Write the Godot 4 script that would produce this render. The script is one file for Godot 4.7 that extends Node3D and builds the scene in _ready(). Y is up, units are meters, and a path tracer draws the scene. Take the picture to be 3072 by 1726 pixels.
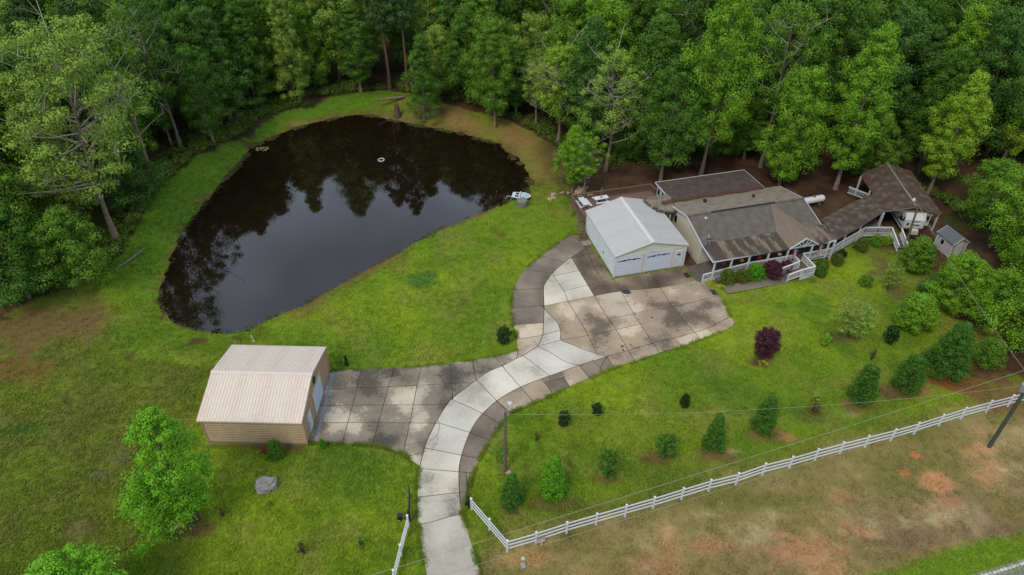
extends Node3D
# Aerial view of a country house with a pond, a driveway, two outbuildings and a wood behind.
# World: x right, y up, -z away from the road. House frame: x = r, z = f, turned by HA about HO.
const HA := 0.2713
const HO := Vector3(14.015, 0, -69.345)
const WATER := -1.2
var M := {}
var taken := {}
var bases := {}
var pond := PackedVector2Array()
var rng := RandomNumberGenerator.new()
var nz := FastNoiseLite.new()
var nz2 := FastNoiseLite.new()

# ---------------------------------------------------------------- geometry collector
class Geo:
	var v := PackedVector3Array()
	var n := PackedVector3Array()
	var c := PackedColorArray()
	var uv := PackedVector2Array()
	var off := Vector3.ZERO
	var col := Color(1, 1, 1)
	var use_col := false
	var uvs := 0.0
	var uvo := Vector2.ZERO
	func tri(a: Vector3, b: Vector3, d: Vector3) -> void:
		a += off; b += off; d += off
		var m := (b - a).cross(d - a)
		if m.length_squared() < 1e-14:
			return
		m = m.normalized()
		v.append(a); v.append(d); v.append(b)
		for i in 3:
			n.append(m)
		if use_col:
			for i in 3:
				c.append(col)
		if uvs > 0.0:
			for q in [a, d, b]:
				uv.append(Vector2(q.x, q.z) * uvs + uvo)
	func quad(a: Vector3, b: Vector3, d: Vector3, e: Vector3) -> void:
		tri(a, b, d); tri(a, d, e)
	func hexa(p: Array) -> void:      # p[0..3] bottom ring ccw from above, p[4..7] top ring
		quad(p[4], p[5], p[6], p[7]); quad(p[3], p[2], p[1], p[0])
		for i in 4:
			var j := (i + 1) % 4
			quad(p[i], p[j], p[j + 4], p[i + 4])
	func box(ctr: Vector3, s: Vector3, yaw := 0.0) -> void:
		var h := s * 0.5
		var ux := Vector3(cos(yaw), 0, -sin(yaw)) * h.x
		var uz := Vector3(sin(yaw), 0, cos(yaw)) * h.z
		var uy := Vector3(0, h.y, 0)
		hexa([ctr - ux + uz - uy, ctr + ux + uz - uy, ctr + ux - uz - uy, ctr - ux - uz - uy, ctr - ux + uz + uy, ctr + ux + uz + uy, ctr + ux - uz + uy, ctr - ux - uz + uy])
	func beam(a: Vector3, b: Vector3, w: float, h: float) -> void:  # bar from a to b, w across, h high
		var d := (b - a).normalized()
		var side := d.cross(Vector3.UP)
		if side.length() < 0.01:
			side = Vector3.RIGHT
		side = side.normalized() * w * 0.5
		var u := side.cross(d).normalized() * h * 0.5
		hexa([a - side - u, a + side - u, b + side - u, b - side - u, a - side + u, a + side + u, b + side + u, b - side + u])
	func tube(path: Array, rad: Array, sides := 8, caps := true) -> void:
		var rings := []
		var pt: Vector3 = (path[1] - path[0]).normalized()
		var sd := pt.cross(Vector3(0.31, 0.2, 0.93)).normalized()
		for i in path.size():
			var t: Vector3 = (path[min(i + 1, path.size() - 1)] - path[max(i - 1, 0)]).normalized()
			sd = (sd - t * sd.dot(t)).normalized()
			var s2 := t.cross(sd)
			var ring := []
			for k in sides:
				var a := TAU * k / sides
				ring.append(path[i] + (sd * cos(a) + s2 * sin(a)) * rad[i])
			rings.append(ring)
		for i in path.size() - 1:
			for k in sides:
				var k2 := (k + 1) % sides
				_smooth(rings[i][k], rings[i][k2], rings[i + 1][k2], rings[i + 1][k], path[i], path[i + 1])
		if caps:
			for k in range(1, sides - 1):
				tri(rings[0][0], rings[0][k + 1], rings[0][k])
				tri(rings[-1][0], rings[-1][k], rings[-1][k + 1])
	func _smooth(a: Vector3, b: Vector3, d: Vector3, e: Vector3, p: Vector3, q: Vector3) -> void:
		var na := (a - p).normalized(); var nb := (b - p).normalized()
		var nd := (d - q).normalized(); var ne := (e - q).normalized()
		if a.is_equal_approx(p):
			na = ne; nb = nd
		if d.is_equal_approx(q):
			nd = nb; ne = na
		for t in [[a, na], [d, nd], [b, nb], [a, na], [e, ne], [d, nd]]:
			v.append(t[0] + off); n.append(t[1])
			if use_col:
				c.append(col)
			if uvs > 0.0:
				uv.append(Vector2(t[0].x + off.x, t[0].z + off.z) * uvs + uvo)
	func lathe(ctr: Vector3, prof: Array, sides := 12) -> void:    # prof: [radius, y] from bottom to top
		for i in prof.size() - 1:
			for k in sides:
				var a := TAU * k / sides; var b := TAU * (k + 1) / sides
				var p0 := Vector3(cos(a), 0, -sin(a)); var p1 := Vector3(cos(b), 0, -sin(b))
				var y0 := Vector3(0, prof[i][1], 0); var y1 := Vector3(0, prof[i + 1][1], 0)
				quad(ctr + p0 * prof[i][0] + y0, ctr + p1 * prof[i][0] + y0, ctr + p1 * prof[i + 1][0] + y1, ctr + p0 * prof[i + 1][0] + y1)
	func prism(poly: PackedVector2Array, y0: float, y1: float) -> void:   # poly in x,z
		var ids := Geometry2D.triangulate_polygon(poly)
		var cw := Geometry2D.is_polygon_clockwise(poly)
		for i in range(0, ids.size(), 3):
			var a := poly[ids[i]]; var b := poly[ids[i + 1]]; var d := poly[ids[i + 2]]
			if (b - a).cross(d - a) > 0:
				var s := b; b = d; d = s
			tri(Vector3(a.x, y1, a.y), Vector3(b.x, y1, b.y), Vector3(d.x, y1, d.y))
			tri(Vector3(a.x, y0, a.y), Vector3(d.x, y0, d.y), Vector3(b.x, y0, b.y))
		for i in poly.size():
			var a := poly[i]; var b := poly[(i + 1) % poly.size()]
			if not cw:
				var s := a; a = b; b = s
			quad(Vector3(a.x, y0, a.y), Vector3(b.x, y0, b.y), Vector3(b.x, y1, b.y), Vector3(a.x, y1, a.y))
	func slab(p: Array, t: float) -> void:     # sheet of thickness t below the ccw (seen from above) polygon p, convex
		var m: Vector3 = -((p[1] - p[0]).cross(p[2] - p[0])).normalized() * t
		for i in range(1, p.size() - 1):
			tri(p[0], p[i], p[i + 1]); tri(p[0] + m, p[i + 1] + m, p[i] + m)
		for i in p.size():
			var j := (i + 1) % p.size()
			quad(p[i] + m, p[j] + m, p[j], p[i])
	func wall(poly: PackedVector2Array, o: Vector3, ux: Vector3, nr: Vector3, th: float) -> void:  # upright plate: poly is (along ux, height); nr points out
		var ids := Geometry2D.triangulate_polygon(poly)
		for i in range(0, ids.size(), 3):
			var p := [poly[ids[i]], poly[ids[i + 1]], poly[ids[i + 2]]]
			var w := []
			for q in p:
				w.append(o + ux * q.x + Vector3(0, q.y, 0))
			if ((w[1] - w[0]) as Vector3).cross(w[2] - w[0]).dot(nr) < 0:
				var s = w[1]; w[1] = w[2]; w[2] = s
			tri(w[0], w[1], w[2]); tri(w[0] - nr * th, w[2] - nr * th, w[1] - nr * th)
		for i in poly.size():
			var a: Vector3 = o + ux * poly[i].x + Vector3(0, poly[i].y, 0)
			var k := poly[(i + 1) % poly.size()]
			var b: Vector3 = o + ux * k.x + Vector3(0, k.y, 0)
			quad(a - nr * th, b - nr * th, b, a)
	func siding(poly: PackedVector2Array, o: Vector3, ux: Vector3, nr: Vector3, step: float, d: float) -> void:  # lapped boards over an upright polygon
		var lo := 1e9; var hi := -1e9; var l := 1e9; var r := -1e9
		for q in poly:
			lo = min(lo, q.y); hi = max(hi, q.y); l = min(l, q.x); r = max(r, q.x)
		var y := lo
		while y < hi - 0.01:
			var rect := PackedVector2Array([Vector2(l - 1, y), Vector2(r + 1, y), Vector2(r + 1, y + step), Vector2(l - 1, y + step)])
			for pc in Geometry2D.intersect_polygons(poly, rect):
				var ids := Geometry2D.triangulate_polygon(pc)
				for i in range(0, ids.size(), 3):
					var w := []
					for k in 3:
						var q: Vector2 = pc[ids[i + k]]
						w.append(o + ux * q.x + Vector3(0, q.y, 0) + nr * (0.003 + d * (1.0 - (q.y - y) / step)))
					if ((w[1] - w[0]) as Vector3).cross(w[2] - w[0]).dot(nr) < 0:
						var s = w[1]; w[1] = w[2]; w[2] = s
					tri(w[0], w[1], w[2])
				for i in pc.size():
					var a: Vector2 = pc[i]; var b: Vector2 = pc[(i + 1) % pc.size()]
					if absf(a.y - y) < 1e-4 and absf(b.y - y) < 1e-4:
						var p0: Vector3 = o + ux * a.x + Vector3(0, y, 0); var p1: Vector3 = o + ux * b.x + Vector3(0, y, 0)
						quad(p0, p1, p1 + nr * (0.003 + d), p0 + nr * (0.003 + d))
			y += step
	func ribbed(o: Vector3, ua: Vector3, la: float, ub: Vector3, lb: float, nr: Vector3, pitch: float, d: float, duty := 0.3) -> void:  # sheet o + ua*la x ub*lb, ribs run along ub, spaced along ua
		var k: int = max(1, int(round(la / pitch)))
		var p := la / k
		var e := p * 0.09
		for i in k:
			var s := [0.0, p * (1 - duty) - e, p * (1 - duty), p - e, p]
			var h := [0.0, 0.0, d, d, 0.0]
			for j in 4:
				var a: Vector3 = o + ua * (i * p + s[j]) + nr * h[j]
				var b: Vector3 = o + ua * (i * p + s[j + 1]) + nr * h[j + 1]
				if ua.cross(ub).dot(nr) > 0:
					quad(a, b, b + ub * lb, a + ub * lb)
				else:
					quad(b, a, a + ub * lb, b + ub * lb)
	func shingles(a: Vector3, b: Vector3, d: Vector3, e: Vector3, course := 0.15, t := 0.022) -> void:  # a,b lower edge; d,e upper edge (d above b, e above a)
		var k: int = max(2, int(round(((d + e) * 0.5 - (a + b) * 0.5).length() / course)))
		var m := (b - a).cross(e - a)
		if m.length() < 1e-6:
			m = (b - a).cross(d - a)
		m = m.normalized()
		for i in k:
			var s := float(i) / k; var s1 := float(i + 1) / k
			var l0 := a.lerp(e, s); var r0 := b.lerp(d, s); var l1 := a.lerp(e, s1); var r1 := b.lerp(d, s1)
			quad(l0 + m * t, r0 + m * t, r1, l1)
			quad(l0, r0, r0 + m * t, l0 + m * t)
	func streaked(a: Vector3, b: Vector3, d: Vector3, e: Vector3, f: FastNoiseLite, dark: Color, pale: Color, cut := 0.1) -> void:
		use_col = true
		var k: int = max(2, int(round(((d + e) * 0.5 - (a + b) * 0.5).length() / 0.15)))
		var w: int = max(2, int(round(a.distance_to(b) / 0.3)))
		var m := (b - a).cross(e - a).normalized() * 0.022
		for i in k:
			var s := float(i) / k; var s1 := float(i + 1) / k
			var l0 := a.lerp(e, s); var r0 := b.lerp(d, s); var l1 := a.lerp(e, s1); var r1 := b.lerp(d, s1)
			for j in w:
				var u := float(j) / w; var u1 := float(j + 1) / w
				var p := l0.lerp(r0, u); var q := l0.lerp(r0, u1)
				var t := f.get_noise_2d((p.x + i * 0.025) * 17.0, i * 0.5) + f.get_noise_2d(p.x * 140.0, i * 60.0) * 0.14
				col = dark.lerp(pale, clampf((t - cut) * 2.6 + 0.3, 0, 1))
				quad(p + m, q + m, l1.lerp(r1, u1), l1.lerp(r1, u))
				quad(p, q, q + m, p + m)
	func mesh() -> ArrayMesh:
		var am := ArrayMesh.new()
		if v.is_empty():
			return am
		var ar := []
		ar.resize(Mesh.ARRAY_MAX)
		ar[Mesh.ARRAY_VERTEX] = v
		ar[Mesh.ARRAY_NORMAL] = n
		if use_col:
			ar[Mesh.ARRAY_COLOR] = c
		if uvs > 0.0:
			ar[Mesh.ARRAY_TEX_UV] = uv
		am.add_surface_from_arrays(Mesh.PRIMITIVE_TRIANGLES, ar)
		return am

# ---------------------------------------------------------------- naming and tagging
func numbered(called: String) -> String:
	if not taken.has(called):
		taken[called] = 0
		return called
	taken[called] += 1
	return "%s_%03d" % [called, taken[called]]

func thing(called: String, label: String, category: String, at := Vector3.ZERO, turn := 0.0, group := "") -> Node3D:
	var o := Node3D.new()
	o.name = numbered(called)
	add_child(o)
	o.position = at
	o.rotation.y = turn
	o.set_meta("label", label)
	o.set_meta("category", category)
	if group != "":
		o.set_meta("group", group)
	return o

func hp(r: float, f: float, y := 0.0) -> Vector3:
	return HO + Vector3(r * cos(HA) + f * sin(HA), y, -r * sin(HA) + f * cos(HA))

func hthing(called: String, label: String, category: String, r: float, f: float, group := "") -> Node3D:
	var o := thing(called, label, category, hp(r, f), HA, group)
	bases[o] = Vector3(-r, 0, -f)
	return o

func hgeo(o: Node3D) -> Geo:
	var g := Geo.new()
	g.off = bases[o]
	return g

func part(called: String, g: Geo, m: Material, parent: Node, kind := "", label := "") -> MeshInstance3D:
	var o := MeshInstance3D.new()
	o.mesh = g.mesh()
	return _put(o, called, m, parent, kind, label)

func share(called: String, me: Mesh, m: Material, parent: Node, kind := "", label := "") -> MeshInstance3D:
	var o := MeshInstance3D.new()
	o.mesh = me
	return _put(o, called, m, parent, kind, label)

func _put(o: MeshInstance3D, called: String, m: Material, parent: Node, kind: String, label: String) -> MeshInstance3D:
	o.material_override = m
	o.name = numbered(called) if parent == self else called
	parent.add_child(o, true)
	if kind != "":
		o.set_meta("kind", kind)
	if label != "":
		o.set_meta("label", label)
	return o

func struct(called: String, g: Geo, m: Material) -> MeshInstance3D:
	return part(called, g, m, self, "structure")

func lettering(called: String, txt: String, size: float, m: Material, parent: Node, xf: Transform3D) -> void:
	var t := TextMesh.new()
	var f := SystemFont.new()
	f.font_names = PackedStringArray(["Droid Sans"])
	f.font_weight = 700
	t.font = f
	t.text = txt
	t.font_size = 32
	t.pixel_size = size / 32.0
	t.depth = 0.012
	var o := MeshInstance3D.new()
	o.mesh = t
	_put(o, called, m, parent, "", "")
	o.transform = xf

# ---------------------------------------------------------------- materials
func noise_img(sd: int, freq: float, w: int, oct := 4, type := FastNoiseLite.TYPE_SIMPLEX_SMOOTH) -> PackedByteArray:
	var f := FastNoiseLite.new()
	f.seed = sd
	f.noise_type = type
	f.frequency = freq
	f.fractal_octaves = oct
	var im := f.get_seamless_image(w, w)
	im.convert(Image.FORMAT_L8)
	return im.get_data()

# colour texture that runs between three sRGB tones along a mix of coarse and fine noise
func tones(sd: int, lo: Color, mid: Color, hi: Color, f1 := 0.012, f2 := 0.09, mixf := 0.45, w := 256, sharp := 0.0) -> ImageTexture:
	var a := noise_img(sd, f1, w)
	var b := noise_img(sd + 7, f2, w, 3)
	var out := PackedByteArray()
	out.resize(w * w * 3)
	var lut := PackedByteArray()
	for i in 256:
		var t := i / 255.0
		t = lerpf(t, 0.5 * smoothstep(0.2, 0.42, t) + 0.5 * smoothstep(0.55, 0.72, t), sharp)
		var q := lo.lerp(mid, t * 2.0) if t < 0.5 else mid.lerp(hi, t * 2.0 - 1.0)
		lut.append(int(q.r * 255)); lut.append(int(q.g * 255)); lut.append(int(q.b * 255))
	for i in w * w:
		var t := clampi(int(((a[i] * (1.0 - mixf) + b[i] * mixf) - 127.5) * 1.25 + 127.5), 0, 255)
		out[i * 3] = lut[t * 3]; out[i * 3 + 1] = lut[t * 3 + 1]; out[i * 3 + 2] = lut[t * 3 + 2]
	var im := Image.create_from_data(w, w, false, Image.FORMAT_RGB8, out)
	im.generate_mipmaps()
	return ImageTexture.create_from_image(im)

func mat(key: String, col: Color, rough := 0.8, metal := 0.0) -> StandardMaterial3D:
	var m := StandardMaterial3D.new()
	var k := 1.0 if key.begins_with("leaf") or key.begins_with("petal") or key in ["turf", "blade", "vleaf"] else 0.9
	m.albedo_color = Color(col.r * k, col.g * k, col.b * k)
	m.metallic_specular = 0.25 if k == 1.0 else 0.5
	m.roughness = rough
	m.metallic = metal
	m.cull_mode = BaseMaterial3D.CULL_DISABLED
	M[key] = m
	return m

func tmat(key: String, sd: int, lo: Color, mid: Color, hi: Color, metres: float, rough := 0.85, f1 := 0.012, f2 := 0.09, mixf := 0.45) -> StandardMaterial3D:
	var m := mat(key, Color(1, 1, 1), rough)
	m.albedo_texture = tones(sd, lo, mid, hi, f1, f2, mixf)
	m.uv1_triplanar = true
	m.uv1_world_triplanar = true
	m.uv1_scale = Vector3.ONE / metres
	return m

func dim(c: Color, k: float) -> Color:
	return Color(c.r * k, c.g * k, c.b * k)

func c8(r: float, g: float, b: float) -> Color:
	return Color(r / 255.0, g / 255.0, b / 255.0)

# ---------------------------------------------------------------- plants
# leaves: clumps are [centre, radius]; every leaf is a small two-triangle blade lying roughly on its clump's shell
func leaves(sd: int, clumps: Array, per: int, size: float, flat := 0.7, up := 0.35, lum := 0.3, tint := Color(1, 1, 1)) -> ArrayMesh:
	var r := RandomNumberGenerator.new()
	r.seed = sd
	var v := PackedVector3Array(); var n := PackedVector3Array(); var c := PackedColorArray(); var ix := PackedInt32Array()
	var total := clumps.size() * per
	v.resize(total * 4); n.resize(total * 4); c.resize(total * 4); ix.resize(total * 6)
	var k := 0
	for cl in clumps:
		var ctr: Vector3 = cl[0]
		var rad: float = cl[1]
		var cb := r.randf_range(-0.07, 0.07)
		for i in per:
			var d := Vector3(r.randfn(), r.randfn() * 0.9 + up, r.randfn()).normalized()
			var p := ctr + Vector3(d.x, d.y * flat, d.z) * rad * pow(r.randf_range(0.1, 1.5), 0.62)
			var nr := (d * 0.8 + Vector3(r.randf_range(-1, 1), r.randf_range(-0.6, 1.2), r.randf_range(-1, 1)) * 0.8).normalized()
			var a := nr.cross(Vector3(r.randf_range(-1, 1), r.randf_range(-1, 1), r.randf_range(-1, 1))).normalized()
			var b := nr.cross(a)
			var s := size * r.randf_range(0.6, 1.35)
			var soft := (nr * 0.5 + d * 0.6).normalized()
			v[k * 4] = p - a * s; v[k * 4 + 1] = p - b * s * 0.55; v[k * 4 + 2] = p + a * s; v[k * 4 + 3] = p + b * s * 0.55
			var q := clampf(1.0 - lum * 0.5 + cb + r.randf_range(-lum, lum) * 0.5, 0.2, 1.0)
			var hue := r.randf_range(-0.06, 0.06)
			var cc := Color(clampf(q * tint.r + hue, 0, 1), clampf(q * tint.g, 0, 1), clampf(q * tint.b - hue * 0.5, 0, 1))
			for j in 4:
				n[k * 4 + j] = soft
				c[k * 4 + j] = cc
			var fl := 0 if soft.dot(nr) > 0.0 else 1
			ix[k * 6] = k * 4; ix[k * 6 + 1 + fl] = k * 4 + 2; ix[k * 6 + 2 - fl] = k * 4 + 1
			ix[k * 6 + 3] = k * 4; ix[k * 6 + 4 + fl] = k * 4 + 3; ix[k * 6 + 5 - fl] = k * 4 + 2
			k += 1
	var ar := []
	ar.resize(Mesh.ARRAY_MAX)
	ar[Mesh.ARRAY_VERTEX] = v; ar[Mesh.ARRAY_NORMAL] = n; ar[Mesh.ARRAY_COLOR] = c; ar[Mesh.ARRAY_INDEX] = ix
	var am := ArrayMesh.new()
	am.add_surface_from_arrays(Mesh.PRIMITIVE_TRIANGLES, ar)
	return am

func profile(shape: String, t: float) -> float:
	match shape:
		"broad": return pow(sin(PI * clampf(0.12 + t * 0.84, 0, 1)), 0.6)
		"oval": return pow(sin(PI * clampf(0.08 + t * 0.9, 0, 1)), 0.75) * (1.0 - 0.25 * t)
		"cone": return (1.0 - t) * 0.92 + 0.1
		"egg": return sqrt(maxf(0.0, 1.0 - t * t)) * (0.75 + 0.25 * minf(1.0, t * 5.0))
		"spire": return pow(1.0 - t, 0.75) * 0.9 + 0.1
		"vase": return 0.35 + 0.65 * sin(PI * clampf(0.1 + t * 0.75, 0, 1))
	return 1.0

# a tree kind: {trunk, crown, bare?}: trunk with limbs reaching the clumps, crown of leaf clumps in an envelope
func tree_kind(sd: int, h: float, rad: float, low: float, shape: String, nclump: int, per: int, leaf: float, csize := 0.24, bare := 0, bend := 0.5, flat := 0.7) -> Dictionary:
	var r := RandomNumberGenerator.new()
	r.seed = sd
	var g := Geo.new()
	var path := []; var rads := []
	var tr := 0.011 * h + 0.06
	var ph := r.randf() * TAU
	for i in 8:
		var t := i / 7.0
		path.append(Vector3(cos(ph + t * 3.0) * bend * t, h * 0.93 * t - 0.15, sin(ph + t * 2.4) * bend * t))
		rads.append(tr * (1.0 - 0.88 * t) * (1.5 if i == 0 else 1.0))
	g.tube(path, rads, 7)
	var clumps := []
	for i in nclump:
		var t := pow((i + r.randf()) / nclump, 0.92)
		var ang := i * 2.399 + r.randf_range(-0.5, 0.5)
		var env := rad * profile(shape, t) * (1.0 + 0.22 * sin(ang * 2.0 + ph + t * 5.0) + 0.16 * sin(ang * 3.0 - ph * 2.0 + t * 9.0))
		var rr := env * sqrt(r.randf_range(0.12, 1.0)) * r.randf_range(0.8, 1.2)
		var y := h * (low + (1.0 - low) * t) * 0.985
		var ax: Vector3 = path[int(clampf(y / h, 0, 1) * 7)]
		var ctr := Vector3(ax.x + cos(ang) * rr, y + r.randf_range(-0.3, 0.3), ax.z + sin(ang) * rr)
		var cr := rad * csize * r.randf_range(0.5, 1.45) * (0.55 + 0.45 * profile(shape, t))
		clumps.append([ctr, cr])
		if i % 3 == 0 and rr > 0.3 * rad:
			var y0 := maxf(y - rr * r.randf_range(0.35, 0.8), h * low * 0.75)
			var f := clampf(y0 / h, 0, 0.97)
			var st: Vector3 = (path[int(f * 7)] as Vector3).lerp(path[mini(int(f * 7) + 1, 7)], f * 7 - int(f * 7))
			var md := st.lerp(ctr, 0.55) + Vector3(r.randf_range(-0.2, 0.2), rr * 0.08, r.randf_range(-0.2, 0.2))
			g.tube([st, md, ctr], [tr * 0.34 * (1.1 - f), tr * 0.2 * (1.1 - f), 0.015], 5, false)
	var kind := {"trunk": g.mesh(), "crown": leaves(sd + 5, clumps, per, leaf, flat)}
	if bare > 0:
		var b := Geo.new()
		for i in bare:
			var f := r.randf_range(maxf(low * 0.7, 0.25), 0.95)
			var st: Vector3 = (path[int(f * 7)] as Vector3).lerp(path[mini(int(f * 7) + 1, 7)], f * 7 - int(f * 7))
			var a := r.randf() * TAU
			var dir := Vector3(cos(a), r.randf_range(0.1, 0.9), sin(a))
			var ln := rad * r.randf_range(0.7, 1.25)
			var m1 := st + dir * ln * 0.5 + Vector3(0, r.randf_range(-0.4, 0.4), 0)
			var en := st + dir * ln + Vector3(r.randf_range(-0.6, 0.6), r.randf_range(0.0, 1.2), r.randf_range(-0.6, 0.6))
			b.tube([st, m1, en], [0.09, 0.055, 0.015], 5, false)
			for j in 4:
				var q := m1.lerp(en, r.randf())
				b.tube([q, q + Vector3(r.randf_range(-1, 1), r.randf_range(0.1, 1.2), r.randf_range(-1, 1)) * ln * 0.3], [0.03, 0.008], 4, false)
		kind["bare"] = b.mesh()
	return kind

func plant(kind: Dictionary, called: String, label: String, category: String, leafm: String, at: Vector3, s: Vector3, turn: float, group := "", bark := "bark", crown := "crown", stem := "trunk") -> Node3D:
	var o := thing(called, label, category, at, turn, group)
	share(stem, kind["trunk"], M[bark], o).scale = s
	share(crown, kind["crown"], M[leafm], o).scale = s
	if kind.has("bare"):
		share("bare_branches", kind["bare"], M["deadwood"], o).scale = s
	return o

# shrub of several stems under a dome of leaves
func shrub_kind(sd: int, h: float, rad: float, shape: String, nclump: int, per: int, leaf: float, csize := 0.34, low := 0.05, flat := 0.8, stems := 4) -> Dictionary:
	var r := RandomNumberGenerator.new()
	r.seed = sd
	var clumps := []
	for i in nclump:
		var t := (i + r.randf()) / nclump
		var env := rad * profile(shape, t)
		var ang := i * 2.399 + r.randf_range(-0.5, 0.5)
		var rr := env * sqrt(r.randf_range(0.1, 1.0))
		var cr := minf(rad * csize * r.randf_range(0.7, 1.25) * (0.5 + 0.5 * profile(shape, t)), h * 0.3)
		clumps.append([Vector3(cos(ang) * rr * 0.85, clampf(h * (low + (1.0 - low) * t), cr * 0.5, h - cr * 0.4), sin(ang) * rr * 0.85), cr])
	var g := Geo.new()
	for i in stems:
		var a := TAU * i / stems + r.randf()
		g.tube([Vector3(cos(a) * 0.05, -0.05, sin(a) * 0.05), Vector3(cos(a) * rad * 0.2, h * 0.4, sin(a) * rad * 0.2), Vector3(cos(a) * rad * 0.42, h * 0.8, sin(a) * rad * 0.42)], [0.03 + h * 0.008, 0.025 + h * 0.004, 0.01], 5, false)
	return {"trunk": g.mesh(), "crown": leaves(sd + 3, clumps, per, leaf, flat, 0.2)}

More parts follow.
